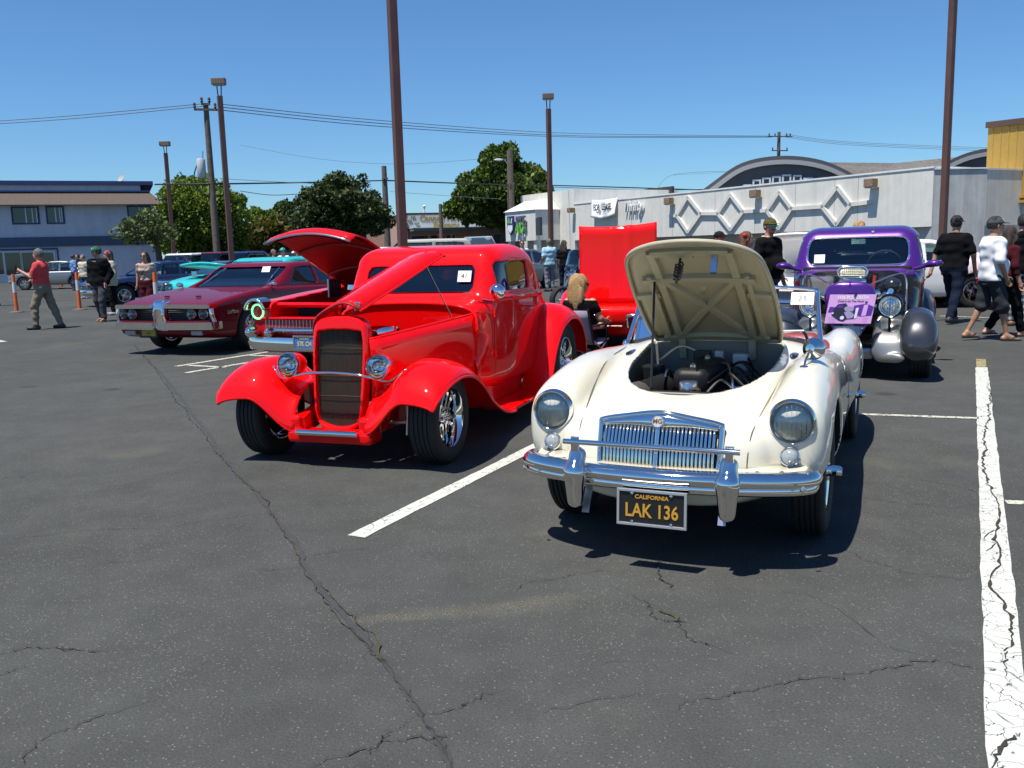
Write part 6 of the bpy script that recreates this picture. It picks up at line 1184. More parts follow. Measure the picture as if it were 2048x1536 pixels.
pr('print_pump', [(.78, .36), (.87, .34), (.86, .72), (.76, .74)], PK, .0063); pr('print_pump_dial', [(.815+.03*math.cos(t), .27+.045*math.sin(t)) for t in np.linspace(0, 6.28, 12)[:-1]], PV, .0063)
for cx, cy, r in ((.36, .80, .045), (.14, .64, .02)): pr('print_wheel', [(cx+r*math.cos(t), cy+r*1.5*math.sin(t)) for t in np.linspace(0, 6.28, 14)[:-1]], mat('pale_print', ), .008)
text('1936 PLYMOUTH', .050, 'title_lettering', mat('white_print', (.8, .8, .8), .5), bd, MP @ T((.022, hh2*.78, .0058)), .0006, sx=.80, bold=.0012); text('Cruise in the Tree House', .034, 'subtitle_lettering', PVD, bd, MP @ T((.0, hh2*.54, .0058)), .0006, sx=.72, shear=.3)
for k in range(4): text('----- ------ ----', .016, 'caption_line', PV, bd, MP @ T((-.175+.002*k, -hh2*(.58+.11*k), .0058)), .0005, sx=.8); 
for k in range(3): text('---- -------', .016, 'caption_line', PV, bd, MP @ T((.15-.004*k, -hh2*(.60+.12*k), .0058)), .0005, sx=.8)
m = MB(); m.box((.0, hh2+.008, .006), (.018, .05, .02), MP @ T(rz=-.3)); m.build('clip', BLACK, bd)
# ================================================================== OTHER CARS
def gcar(name, label, pose, low, top, w, paint_m, wb, h=.03, R=.33, wid=.2, tumble=.16, belt=.95, ky=.09, winz=(.0, .0), style='torq', wy=.72, side=None, hood=None, glass=GLASS, trim=True, bumpers=True, lamps=None, arch=.385, cat='car', group='classic cars on show', z0=.2, rimR=.2, bay=None, twotone=None, det=True, cut=None):
    """body from a side outline (low), a cabin outline (top) and a plan width w(x); pillars and roof are a shell with real openings"""
    c = carroot(name, label, cat, *pose, group); lowS = spl(low, 3, True); topS = spl(top, 4, True) if top else None
    xs_ = [p[0] for p in low]; x0, x1 = min(xs_)-.1, max(xs_)+.1; zm = max(p[1] for p in (low+(top or [])))
    def lowf(x, y, z):
        tb = 1-.06*np.clip((.55-z)/.35, 0, 1)**2-.05*np.clip((z-.70)/.3, 0, 1)**2
        f = smax(poly2(x, z, lowS)+0*y, y-w(x)*tb, ky)
        for cx in (0, -wb): f = smax(f, -np.maximum(cyl_y(x, y, z, cx, R, arch), .50-y), .015)
        if cut: f = np.maximum(f, -cut(x, y, z))
        if bay: f = np.maximum(f, -np.maximum(np.maximum(np.abs(x-(bay[0]+bay[1])/2)-(bay[1]-bay[0])/2, y-bay[2]), .45-z))
        return f
    sdf('body', lowf, (x0, 0, .12), (x1, 1.05, max(p[1] for p in low)+.08), h, paint_m, c)
    if top:
        tx = [p[0] for p in top]
        def topf(x, y, z):
            tb = 1-tumble*np.clip((z-belt)/.42, 0, 1); return smax(poly2(x, z, topS)+0*y, y-(w(x)-.06)*tb, .10)
        xa = max(tx); xb = min(tx); zt = max(p[1] for p in top); zb = belt; pz = zt-.085; W0 = float(w(np.array(-1.5)))-.06
        def wsc(x, y, z): return np.maximum(rrect(y, z, 0, (zb+pz)/2+.01, W0*(1-tumble*.6)-.075, (pz-zb)/2, .05), (xa+xb)/2-x)
        def rwc(x, y, z): return np.maximum(rrect(y, z, 0, (zb+pz)/2+.03, W0*(1-tumble*.6)-.13, (pz-zb)/2-.04, .05), x-(xa+xb)/2)
        sP = side
        def swc(x, y, z): return np.maximum(np.minimum.reduce([poly2(x, z, s_)+0*y for s_ in sP]), .3-y)
        def shell(x, y, z):
            s = topf(x, y, z); b = np.maximum(s, -np.maximum(s+max(.04, h*1.2), belt-.2-z)); b = np.maximum(b, belt-.03-z)
            b = smax(b, -wsc(x, y, z), .01); b = smax(b, -rwc(x, y, z), .01)
            return smax(b, -swc(x, y, z), .01)
        hs = max(.02, h*.75)
        sdf('roof', shell, (xb-.1, 0, belt-.1), (xa+.1, 1.0, zt+.06), hs, twotone or paint_m, c)
        g = hs*1.3
        pane('windshield', wsc, topf, (xb, 0, belt-.05), (xa+.05, .95, zt), glass, c, d=.02, keep=lambda C: C[:, 0] > (xa+xb)/2, h=g); pane('rear_window', rwc, topf, (xb-.05, 0, belt-.05), (xa, .95, zt), glass, c, d=.02, keep=lambda C: C[:, 0] < (xa+xb)/2, h=g)
        for s in (1, -1): pane('side_window', lambda x, y, z: swc(x, np.abs(y), z), lambda x, y, z: topf(x, np.abs(y), z), (xb, .3 if s > 0 else -1., belt-.05), (xa, 1. if s > 0 else -.3, zt), glass, c, sym=False, d=.02, keep=lambda C, s=s: np.abs(C[:, 1]) > .35, h=g)
        m = MB(); m.box(((xa+xb)/2+.15, 0, .72), (.5, 2*W0-.25, .25)); m.box(((xa+xb)/2-.15, 0, .92), (.16, 2*W0-.3, .45)); m.build('seat', mat('dark_seat', (.025, .025, .028), .7), c)
        if det:
            Bq = frame((xa-.55, .36, .98), (-.9, 0, .4), (0, 1, 0)); m = MB(); m.tube([Bq @ Vector((.19*math.cos(t), .19*math.sin(t), 0)) for t in np.linspace(0, 6.283, 21)[:-1]], .012, 5, closed=True); m.build('steering_wheel', BLACK, c)
    for x in (0, -wb):
        for s in (1, -1): wheel(c, (x, s*wy, R), R, rimR, wid, style, s)
    m = MB(); m.box((-wb/2, 0, .30), (wb+1.0, 1.2, .06)); m.build('underbody', DARK, c)
    nx = max(xs_); tx_ = min(xs_)
    if bumpers:
        for e, sg in ((nx, 1), (tx_, -1)):
            ww = float(w(np.array(e-sg*.15))); P = spl([(e-sg*.22, -ww-.01, .47), (e-sg*.03, -ww+.05, .47), (e+sg*.05, -ww*.5, .47), (e+sg*.06, 0, .47), (e+sg*.05, ww*.5, .47), (e-sg*.03, ww-.05, .47), (e-sg*.22, ww+.01, .47)], 4)
            m = MB(); m.sweep([(-.03, -.055), (.02, -.06), (.04, -.02), (.04, .02), (.02, .06), (-.03, .055)] if sg > 0 else [(.03, -.055), (-.02, -.06), (-.04, -.02), (-.04, .02), (-.02, .06), (.03, .055)], P); m.build('bumper', CHROME, c, smooth=1)
    if lamps:
        for y, z, r in lamps:
            for s in (1, -1): xx = surfx(lowf, y, z, nx+.3, 0); headlamp(c, (xx+.012, s*y, z), (1, 0, 0), r)
    return c, lowf
# ---- maroon 1960s hardtop
MAR = mat('maroon_paint', (.145, .002, .012), .4, 0., coat=.55, var=.04, spec=.1); GUNM = mat('grey_grille', (.065, .07, .075), .45, .5)
lm_w = prof([-3.95, -3.7, -2.8, -1.4, 0, .7, .95, 1.05], [.80, .90, .945, .95, .935, .895, .85, .76])
lm, lmf = gcar('maroon_hardtop', 'maroon hardtop coupe with twin-opening chrome nose, left of the red cars', (-4.9, 14.325, 20.2), [(-3.92, .42), (-3.9, .80), (-3.3, .92), (-2.2, .93), (-.72, .955), (-.2, .93), (.5, .845), (.92, .765), (1.0, .70), (1.02, .45), (.85, .27), (0, .22), (-2.8, .22), (-3.7, .30)],
    [(-.70, .90), (-1.0, 1.10), (-1.35, 1.29), (-1.6, 1.335), (-2.2, 1.335), (-2.6, 1.25), (-3.1, .98), (-3.2, .90)], lm_w, MAR, 2.85, h=.02, R=.34, wid=.23, tumble=.20, belt=.93, wy=.80, side=[[(-1.12, .955), (-1.45, 1.225), (-1.62, 1.255), (-1.98, 1.255), (-1.98, .955)], [(-2.05, .955), (-2.05, 1.255), (-2.3, 1.235), (-2.55, 1.10), (-2.6, .955)]], bumpers=False, arch=.40, rimR=.215, cut=lambda x, y, z: np.maximum(np.maximum(np.abs(z-.622)-.098, np.abs(y-.485)-.36), .90-x), glass=glass_mat('hardtop_glass', (.40, .55, .52), .4))
m = MB(); P = spl([(.86, -.885, .735), (.985, -.825, .735), (1.02, -.45, .74), (1.045, -.12, .745)], 5); sec_ = [(-.03, -.028), (.02, -.028), (.03, 0), (.02, .028), (-.03, .028)]
for s in (1, -1):
    Q_ = [(p[0], p[1]*-s, p[2]) for p in P]; Q_ = Q_ if s < 0 else Q_; m = MB(); m.sweep(sec_ if s > 0 else [(-a, b) for a, b in sec_], Q_); m.build('nose_moulding', CHROME, lm, smooth=1)
    P2 = spl([(.80, -.905*-s, .46), (.97, -.855*-s, .455), (1.03, -.45*-s, .455), (1.055, -.10*-s, .455)], 5); m = MB(); s2 = [(-.04, -.06), (.03, -.055), (.045, 0), (.03, .055), (-.04, .05)]; m.sweep(s2 if s > 0 else [(-a, b) for a, b in s2], P2); m.build('front_bumper', CHROME, lm, smooth=1)
    P3 = spl([(.93, -.86*-s, .72), (.94, -.88*-s, .60), (.90, -.885*-s, .50)], 4); m = MB(); m.tube(P3, .035, 8); m.build('corner_moulding', CHROME, lm, smooth=1)
    for k in range(7): m = MB(); q_ = [(x-.03, y*-s, .545+.026*k) for x, y in ((.95, -.83), (.99, -.45), (1.01, -.12))]; m.tube(q_, .006, 4); m.build('grille_slat', GUNM, lm)
    m = MB(); m.box((.905, s*.50, .62), (.02, .76, .20)); m.build('grille_recess', mat('dark_grille', (.028, .03, .032), .6), lm)
    for y in (.55, .74): headlamp(lm, (.985-.03*(y > .6), s*y, .625), (1, 0, 0), .082)
    m = MB(); m.box((.98, s*.62, .345), (.04, .2, .07)); m.build('turn_lamp', mat('grey_lens', (.4, .4, .4), .2), lm, bevel=.01)
    m = MB(); m.ell((-.55, s*.93, 1.0), (.05, .07, .04), 12, 8); m.tube([(-.60, s*.86, .93), (-.55, s*.92, .99)], .012, 6); m.build('door_mirror', CHROME, lm, smooth=2)
    m = MB(); m.box((.35, s*.30, .87), (.28, .10, .03), T(ry=.12)); m.build('hood_scoop', MAR, lm, bevel=.012); m = MB(); m.box((.50, s*.30, .862), (.02, .085, .022)); m.build('scoop_mouth', DARK, lm)
    m = MB(); m.tube([(-.72, s*.66, .96), (-1.38, s*.545, 1.285)], .014, 6); m.build('pillar_trim', CHROME, lm)
def beak(x, y, z): return smax(smax(np.abs(y)-.115-.05*np.clip(.6-z, 0, 1), np.abs(z-.60)-.235, .04), x-1.10+.25*np.abs(z-.62)+1.5*y*y, .05)
sdf('nose_beak', lambda x, y, z: np.maximum(np.maximum(beak(x, y, z), .90-x), -np.maximum(np.maximum(np.abs(y)-.075, np.abs(z-.56)-.13), 1.035-x)), (.86, 0, .33), (1.16, .22, .88), .014, CHROME, lm); m = MB(); m.box((1.02, 0, .56), (.02, .15, .26)); m.build('beak_insert', GUNM, lm)
plate(lm, frame((1.03, -.24, .36), (1, 0, 0), (0, 1, 0)), .30, .15, mat('plate_yellow_print', (.42, .30, .02), .5), BLACK, '---', mat('plate_black', ), None, fr=.03)
yl = surfy(lmf, .45, .62); text('LeMans', .09, 'fender_script', CHROME, lm, frame((.50, yl+.004, .63), (0, 1, 0), (-1, 0, 0)), .003, shear=.3)
m = MB(); B = frame((-1.20, .36, 1.22), (.85, .0, .5), (0, 1, 0)); m.box((0, 0, 0), (.16, .11, .003), B); m.build('entry_card', WHITEP, lm)
# ---- red finned car, hood raised
CHR = mat('bright_red_paint', (.66, .003, .005), .5, coat=.7, var=.03, spec=.05)
c5_w = prof([-4.0, -3.0, -1.4, 0, .7, .95, 1.05], [.85, .92, .93, .93, .91, .86, .78])
c5, c5f = gcar('finned_red_car', 'red 1950s car with hood raised and green-ringed headlight behind the coupe', (-1.95, 11.3, 24.6), [(-3.9, .45), (-3.95, 1.0), (-2.6, .98), (-.9, 1.01), (-.2, .985), (.5, .93), (.86, .90), (.96, .78), (.94, .45), (.80, .28), (0, .24), (-2.9, .24), (-3.8, .30)],
    [(-.80, .96), (-1.0, 1.15), (-1.25, 1.40), (-1.5, 1.47), (-2.4, 1.47), (-2.8, 1.36), (-3.1, 1.05), (-3.15, .96)], c5_w, CHR, 2.92, h=.022, R=.34, belt=.98, side=[[(-1.15, 1.0), (-1.4, 1.36), (-1.95, 1.38), (-1.95, 1.0)], [(-2.05, 1.0), (-2.05, 1.38), (-2.5, 1.36), (-2.8, 1.0)]], wy=.74, bumpers=False, bay=(-.70, .80, .58), twotone=CHR, cut=lambda x, y, z: np.maximum(np.maximum(y-.58, .72-z), .5-x))
m = MB(); G = []
for t in np.linspace(0, 1, 15):
    x = -.72+1.66*t; z = float(np.interp(t, [0, .3, .6, .8, .92, 1], [1.02, 1.24, 1.48, 1.62, 1.665, 1.60])); hwid = .66-.05*t; G.append([(x, hwid*v, z+.10*(1-v*v)) for v in np.linspace(-1, 1, 13)])
m.grid(G); hd5 = m.build('hood', CHR, c5, smooth=2); md = hd5.modifiers.new('s', 'SOLIDIFY'); md.thickness = .02; md.offset = -1
m = MB(); m.tube([(p[0]+.01, p[1], p[2]-.01) for p in G[-1]], .014, 6); m.build('hood_lip', STEEL, hd5, smooth=2)
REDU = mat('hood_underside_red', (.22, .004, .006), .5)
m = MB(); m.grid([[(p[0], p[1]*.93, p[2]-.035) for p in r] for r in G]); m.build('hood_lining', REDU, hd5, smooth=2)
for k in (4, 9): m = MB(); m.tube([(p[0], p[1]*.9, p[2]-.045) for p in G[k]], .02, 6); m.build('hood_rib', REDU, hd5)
m = MB(); m.tube([(.80, y, .86+.0*y) for y in np.linspace(-.6, .6, 5)], .03, 8); m.build('radiator_support', CHR, c5)
m = MB(); m.box((.55, 0, .62), (.08, .9, .42)); m.build('radiator', DARK, c5); sdf('engine', lambda x, y, z: eng3(x+.3, y, z+.05), (-.6, -.35, .4), (.35, .35, 1.05), .03, mat('engine_grey', ), c5, sym=False)
m = MB(); m.lathe([(0, .07), (.15, .06), (.16, 0), (0, -.01)], 20, T((-.1, 0, 1.0))); m.build('air_cleaner', CHROME, c5, smooth=.7)
for s in (1, -1):
    xx = surfx(c5f, .745, .79, 1.3, .3)+.015; m = MB(); m.lathe([(.085, -.08), (.125, -.06), (.13, 0), (.115, .02), (.10, .0), (.09, -.04)], 24, frame((xx+.0, s*.745, .79), (1, 0, 0))); bz = m.build('headlight', mat('black_gloss', ), c5, smooth=.8)
    m = MB(); m.tube([(xx+.01, s*.745+.085*math.cos(t), .79+.085*math.sin(t)) for t in np.linspace(0, 6.283, 25)[:-1]], .012, 6, closed=True); m.build('halo_ring', mat('green_halo', (.25, .8, .35), .4, emit=((.25, 1., .40), 1.2)), bz); m = MB(); m.lathe([(.08, 0), (.05, .02), (0, .03)], 20, frame((xx-.01, s*.745, .79), (1, 0, 0))); m.build('lens', mat('lamp_reflector', ), bz, smooth=3)
    def brow(x, y, z, s=s): return np.maximum(np.abs(np.sqrt((y-s*.745)**2+(z-.79)**2)-.145)-.018, np.maximum(.79+.02-z-.0*x, np.abs(x-.95)-.10))
    sdf('headlight_brow', brow, (.80, s*.745-.2, .75), (1.06, s*.745+.2, .98), .014, CHROME, c5, sym=False)
    for y, r_ in ((.80, .07), (.52, .06)): m = MB(); m.ell((1.02, s*y, .55), (.13, r_, r_), 14, 9); m.build('bumper_bullet', CHROME, c5, smooth=2)
m = MB(); m.sweep([(-.05, -.09), (.03, -.085), (.055, 0), (.03, .07), (-.05, .06)], spl([(.70, -.96, .42), (.93, -.90, .42), (1.03, -.5, .42), (1.06, 0, .42), (1.03, .5, .42), (.93, .90, .42), (.70, .96, .42)], 5)); m.build('front_bumper', CHROME, c5, smooth=1)
m = MB(); m.box((.965, 0, .62), (.03, 1.3, .17)); gg = m.build('grille', mat('pink_grille', (.45, .05, .08), .4), c5)
for k in range(26): m = MB(); m.box((.985, -.625+.05*k, .62), (.010, .010, .17)); m.build('grille_bar', CHROME, gg)
m = MB(); m.tube([(1.01, -.55, .575), (1.03, 0, .575), (1.01, .55, .575)], .028, 8); m.build('grille_crossbar', CHROME, gg, smooth=1); m = MB(); m.tube([(.99, -.68, .71), (1.0, 0, .71), (.99, .68, .71)], .016, 8); m.build('grille_rail', CHR, gg)
plate(c5, frame((1.115, .02, .44), (1, 0, 0), (0, 1, 0)), .30, .15, mat('plate_blue', (.06, .17, .42), .4), CHROME, '57K CH', mat('plate_pale_yellow', (.7, .6, .25), .5), 'CALIFORNIA', fr=.02, tsz=.075)
m = MB(); m.box((-.35, -.56, 1.0), (.26, .02, .22), T(rz=0)); m.build('frame_panel', mat('smoked_panel', (.05, .03, .04), .2), c5); m = MB(); m.tube([(-.22, -.57, .89), (-.22, -.57, 1.12), (-.50, -.57, 1.12)], .012, 6); m.build('panel_frame', STEEL, c5)
# ---- red sports coupe, front-hinged hood
SR = mat('scarlet_paint', (.82, .002, .002), .5, coat=.7, var=.03, spec=.05)
vt_w = prof([-3.4, -2.5, -1.2, -.6, 0, .6, .9, 1.0], [.78, .90, .84, .86, .90, .84, .76, .62])
vt, vtf = gcar('red_sports_coupe', 'red low sports coupe whose big flat hood stands upright, behind the roadster', (1.66, 12.75, 16.), [(-3.2, .5), (-3.25, .85), (-2.5, .90), (-1.5, .80), (-.6, .84), (0, .86), (.5, .76), (.9, .66), (.98, .58), (.95, .40), (.8, .26), (0, .22), (-2.5, .22), (-3.1, .3)],
    [(-.75, .82), (-1.1, 1.05), (-1.4, 1.18), (-1.7, 1.21), (-2.1, 1.18), (-2.6, .92), (-2.7, .82)], vt_w, SR, 2.49, h=.03, R=.33, belt=.85, side=[[(-1.2, .87), (-1.42, 1.10), (-1.9, 1.13), (-2.0, .87)]], wy=.73, bumpers=False, bay=(-.6, .55, .5))
m = MB(); G = []
for t in np.linspace(0, 1, 10):
    x = .78-.10*t-.04*math.sin(math.pi*t); z = .66+1.055*t; r_ = []
    for v in np.linspace(-1, 1, 29):
        bul = .016*math.exp(-((v-.30)/.05)**2)+.010*math.exp(-((v+.16)/.05)**2)+.030*(1-v*v); r_.append((x+bul, (.515+.01*t)*v, z+.03*v*v+.012*v+.012*math.exp(-((v-.3)/.05)**2)*t))
    G.append(r_)
m.grid(G); hv = m.build('hood', SR, vt, smooth=1.2); md = hv.modifiers.new('s', 'SOLIDIFY'); md.thickness = .02; md.offset = 0
for s in (1, -1):
    m = MB(); m.box((.955, s*.42, .47), (.05, .44, .13)); m.build('grille', mat('dark_grille', ), vt)
    for k in range(5): m = MB(); m.tube([(.985, s*.22, .42+.025*k), (.975, s*.62, .42+.025*k)], .006, 4); m.build('grille_slat', GUNM, vt)
    m = MB(); m.tube(spl([(.70, s*.84, .50), (.92, s*.74, .51), (1.0, s*.5, .535), (1.01, s*.2, .54), (1.0, s*.17, .50), (.99, s*.18, .38)], 5), .024, 8); m.build('bumperette', CHROME, vt, smooth=1)
m = MB(); m.tube([(1.0, -.1, .40), (1.0, .1, .40)], .01, 5); m.build('plate_rail', CHROME, vt)
m = MB(); B = frame((1.0, -.62, .44), (1, -.1, 0), (0, 1, 0)); m.box((0, 0, 0), (.30, .22, .01), B @ T((-.05, .06, .06))); rs = m.build('leaning_card', mat('red_card', (.55, .04, .04), .5), vt); text('----', .07, 'card_print', WHITEP, rs, B @ T((-.05, .10, .068)), .001)
# ---- turquoise 1950s car with hood up
TQ = mat('turquoise_paint', (.03, .50, .48), .3, coat=.8, var=.03)
tq, _ = gcar('turquoise_car', 'turquoise 1950s wagon with hood raised, behind the maroon hardtop', (-6.25, 19.7, 24.), [(-3.7, .45), (-3.75, 1.05), (-2.4, 1.06), (-.8, 1.08), (0, 1.07), (.6, 1.0), (.85, .92), (.92, .75), (.9, .42), (.7, .28), (0, .26), (-2.8, .26), (-3.6, .32)],
    [(-.75, 1.02), (-.95, 1.2), (-1.2, 1.36), (-1.5, 1.41), (-2.6, 1.41), (-3.0, 1.33), (-3.3, 1.1), (-3.3, 1.02)], c5_w, TQ, 2.92, h=.035, R=.35, belt=1.04, side=[[(-1.1, 1.07), (-1.35, 1.31), (-1.9, 1.33), (-1.9, 1.07)], [(-2.0, 1.07), (-2.0, 1.33), (-2.8, 1.30), (-2.9, 1.07)]], wy=.74, bay=(-.6, .55, .52), lamps=[(.72, .82, .10)])
m = MB(); G = [[(-.70+1.45*t, (.60-.06*t)*v, 1.17+.14*t+.05*(1-v*v)) for v in np.linspace(-1, 1, 9)] for t in np.linspace(0, 1, 6)]; m.grid(G); o = m.build('hood', TQ, tq, smooth=2); md = o.modifiers.new('s', 'SOLIDIFY'); md.thickness = .05
sdf('engine', lambda x, y, z: eng3(x+.3, y, z-.02), (-.6, -.35, .4), (.35, .35, 1.15), .04, mat('engine_grey', ), tq, sym=False); m = MB(); m.box((.60, -.30, 1.10), (.01, .14, .12)); m.build('entry_card', WHITEP, tq)
# ---- plainer parked cars, farther off
def sedan_out(L0=.85, L1=-3.55, hood=.86, deck=.90, z0=.28): return [(L1, .45), (L1-.05, .78), (L1+.3, deck), (-2.4, deck+.02), (-.7, hood+.07), (.2, hood), (L0-.1, hood-.10), (L0, .62), (L0-.03, .40), (L0-.2, z0), (0, .24), (-2.6, .24), (L1+.2, .32)]
def cab_out(a=-.65, b=-3.0, roof=1.38, belt=.88, ra=.6, rb=.75): return [(a, belt), (a-ra*.5, belt+(roof-belt)*.6), (a-ra, roof-.03), (a-ra-.3, roof), (b+rb+.3, roof), (b+rb, roof-.04), (b+rb*.4, belt+(roof-belt)*.5), (b, belt)]
def sd(a=-1.0, b=-2.7, belt=.92, roof=1.38, n=2, sl=.35): 
    mid_ = (a+b)/2; return [[(a, belt), (a-sl, roof-.10), (mid_+.05, roof-.09), (mid_+.05, belt)], [(mid_-.05, belt), (mid_-.05, roof-.09), (b+sl*.9, roof-.11), (b, belt)]]
w_mod = prof([-3.8, -3.2, -2, -.6, .3, .8, .95], [.72, .84, .88, .88, .85, .76, .60])
def plain(name, label, pose, m_, **k):
    roof = k.pop('roof', 1.40); belt = k.pop('belt', .90); hood = k.pop('hood', .86); deck = k.pop('deck', .92); c, f = gcar(name, label, pose, sedan_out(hood=hood, deck=deck), cab_out(roof=roof, belt=belt-.03, b=k.pop('b', -3.0), rb=k.pop('rb', .75)), w_mod, m_, 2.65, h=k.pop('h', .045), belt=belt, side=sd(belt=belt+.03, roof=roof, b=k.pop('sb', -2.7)), style='plain', wy=.74, lamps=k.pop('lamps', [(.62, .68, .08)]), group=k.pop('group', 'classic cars on show'), **k)
    for s in (1, -1): m = MB(); m.box((-3.56, s*.62, .72), (.06, .18, .10)); m.build('tail_light', REDL, c, bevel=.01)
    m = MB(); m.box((.86, 0, .60), (.04, .9, .12)); m.build('grille', mat('dark_grille', ), c)
    return c
NVY = mat('navy_paint', (.012, .018, .075), .25, coat=1.); NVK = mat('black_navy_paint', (.008, .010, .022), .22, coat=1.); GRS = mat('silver_grey_paint', (.24, .25, .26), .3, .6, coat=.8); WHT = mat('white_paint', (.80, .80, .77), .3, coat=.8, var=.02); BEI = mat('beige_paint', (.50, .47, .40), .35, coat=.6); MRN = mat('dark_maroon_paint', (.13, .008, .022), .3, coat=.9); YEL = mat('yellow_paint', (.78, .55, .0), .35, coat=.6)
plain('navy_car', 'dark navy car with chrome bumper behind the woman in the tan top', (-12.6, 28.6, 48.), NVY, roof=1.36)
plain('black_car', 'near-black coupe just right of the navy car', (-9.7, 26.5, 48.), NVK, roof=1.34)
plain('grey_sedan', 'silver-grey modern sedan in front of the motel', (-25.3, 47.5, 88.), GRS, roof=1.46, group='everyday cars')
plain('white_car', 'white car whose roof shows left of the maroon roof in the far row', (-14.45, 37., 20.), WHT, roof=1.64, b=-3.3)
plain('maroon_car', 'maroon-roofed car in the far row between white and navy ones', (-13.3, 37.3, 20.), MRN, roof=1.66, b=-3.3)
plain('blue_car', 'navy-roofed car in the far row left of the white wagon', (-12.2, 37.6, 20.), NVY, roof=1.65, b=-3.3)
plain('white_wagon', 'white wagon with roof rack beyond the turquoise car', (-11.4, 42., 75.), WHT, roof=1.62, b=-3.5, rb=.35, sb=-3.3, group='everyday cars')
plain('light_blue_car', 'pale grey-blue car roof seen between maroon roof and raised red hood', (-7.6, 32., 65.), mat('pale_blue_paint', (.35, .42, .45), .3, coat=.8), roof=1.52)
plain('white_long_car', 'white car roof just behind the red coupe roof', (-4.9, 20.6, 70.), WHT, roof=1.57, b=-3.5, rb=.4, sb=-3.3)
plain('beige_van', 'beige high-roofed wagon behind the red coupe', (-4.35, 25.8, 78.), BEI, roof=1.79, b=-3.5, rb=.35, sb=-3.3, belt=1.05, group='everyday cars')
wr = plain('white_fastback', 'white coupe parked sideways behind the purple coupe, at right', (6.9, 19.2, 92.), WHT, roof=1.42, deck=.98, h=.03, b=-3.2, rb=1.2, sb=-2.3)
w2 = plain('white_open_car', 'white car with raised hood left of the purple coupe', (5.0, 15.0, 40.), WHT, roof=1.45, h=.04)
m = MB(); G = [[(-.55+1.15*t*.86, .62*v, .98+1.15*t*.50+.04*(1-v*v)) for v in np.linspace(-1, 1, 9)] for t in np.linspace(0, 1, 6)]; m.grid(G); o = m.build('hood', WHT, w2, smooth=2); md = o.modifiers.new('s', 'SOLIDIFY'); md.thickness = .04
plain('red_car_right', 'red car cut by the right edge behind the man in plaid trousers', (10.3, 17.4, 92.), SR, roof=1.32, h=.04)
plain('yellow_truck', 'bright yellow high-cab vehicle behind the men at right', (13.0, 22.6, 60.), YEL, roof=1.86, belt=1.12, hood=1.05, deck=1.05, h=.045)
sc_ = plain('silver_car', 'silver car with raised hood near the store entrance', (-.9, 31., 40.), GRS, roof=1.42)
m = MB(); G = [[(-.55+.75*t, .62*v, .95+.95*t) for v in np.linspace(-1, 1, 5)] for t in np.linspace(0, 1, 4)]; m.grid(G); o = m.build('hood', mat('pale_blue_paint', ), sc_, smooth=2); md = o.modifiers.new('s', 'SOLIDIFY'); md.thickness = .04
# ---- black motorcycle by the crowd
mc = carroot('motorcycle', 'black motorcycle parked behind the seated blonde woman', 'motorcycle', 1.15, 19.5, 60., None)
for x in (0, -1.5):
    B = T((x, 0, .31)) @ T(rx=-math.pi/2); m = MB(); m.lathe([(.22, -.05), (.28, -.065), (.31, -.04), (.31, .04), (.28, .065), (.22, .05)], 28, B, closed=True); m.build('tyre', RUBBER, mc, smooth=.6); m = MB()
    for k in range(10): a_ = k*.628; m.tube([B @ Vector((0, 0, 0)), B @ Vector((.23*math.cos(a_), .23*math.sin(a_), 0))], .006, 4)
    m.lathe([(0, -.06), (.05, -.06), (.05, .06), (0, .06)], 10, B); m.build('wheel', CHROME, mc)
sdf('fuel_tank', lambda x, y, z: smin(sell(x, y, z, (-.55, 0, .86), (.30, .16, .14)), sell(x, y, z, (-1.05, 0, .78), (.36, .15, .09)), .06), (-1.5, -.25, .6), (-.2, .25, 1.05), .025, mat('black_gloss', ), mc, sym=False)
sdf('engine', lambda x, y, z: smin(sbox(x, y, z, (-.75, 0, .42), (.22, .14, .13), .04), np.minimum(rcone(x, y, z, (-.7, 0, .5), (-.58, 0, .72), .09, .08), rcone(x, y, z, (-.8, 0, .5), (-.92, 0, .70), .09, .08)), .03), (-1.1, -.2, .2), (-.4, .2, .85), .025, mat('engine_grey', ), mc, sym=False)
m = MB(); m.tube([(0, .09, .31), (-.30, .08, .95)], .028, 8); m.tube([(0, -.09, .31), (-.30, -.08, .95)], .028, 8); m.build('fork', CHROME, mc, smooth=1); m = MB(); m.tube(spl([(-.5, -.40, 1.06), (-.36, -.25, 1.10), (-.32, 0, 1.02), (-.36, .25, 1.10), (-.5, .40, 1.06)], 5), .016, 6); m.build('handlebar', CHROME, mc, smooth=1); headlamp(mc, (-.14, 0, .86), (1, 0, 0), .09, bucket=CHROME, blen=.1)
m = MB(); m.grid([[(-.24-.12*t, .26*v, .98+.42*t-.05*v*v) for v in np.linspace(-1, 1, 7)] for t in np.linspace(0, 1, 4)]); m.build('windscreen', GLASS, mc, smooth=2, solid=.005)
for s in (1, -1): m = MB(); m.box((-1.45, s*.24, .60), (.46, .16, .28)); m.build('saddlebag', mat('black_leather', (.015, .015, .016), .5), mc, bevel=.04); m = MB(); m.tube([(-.6, s*.16, .30), (-1.7, s*.18, .30)], .04, 8); m.build('exhaust_pipe', CHROME, mc, smooth=1)
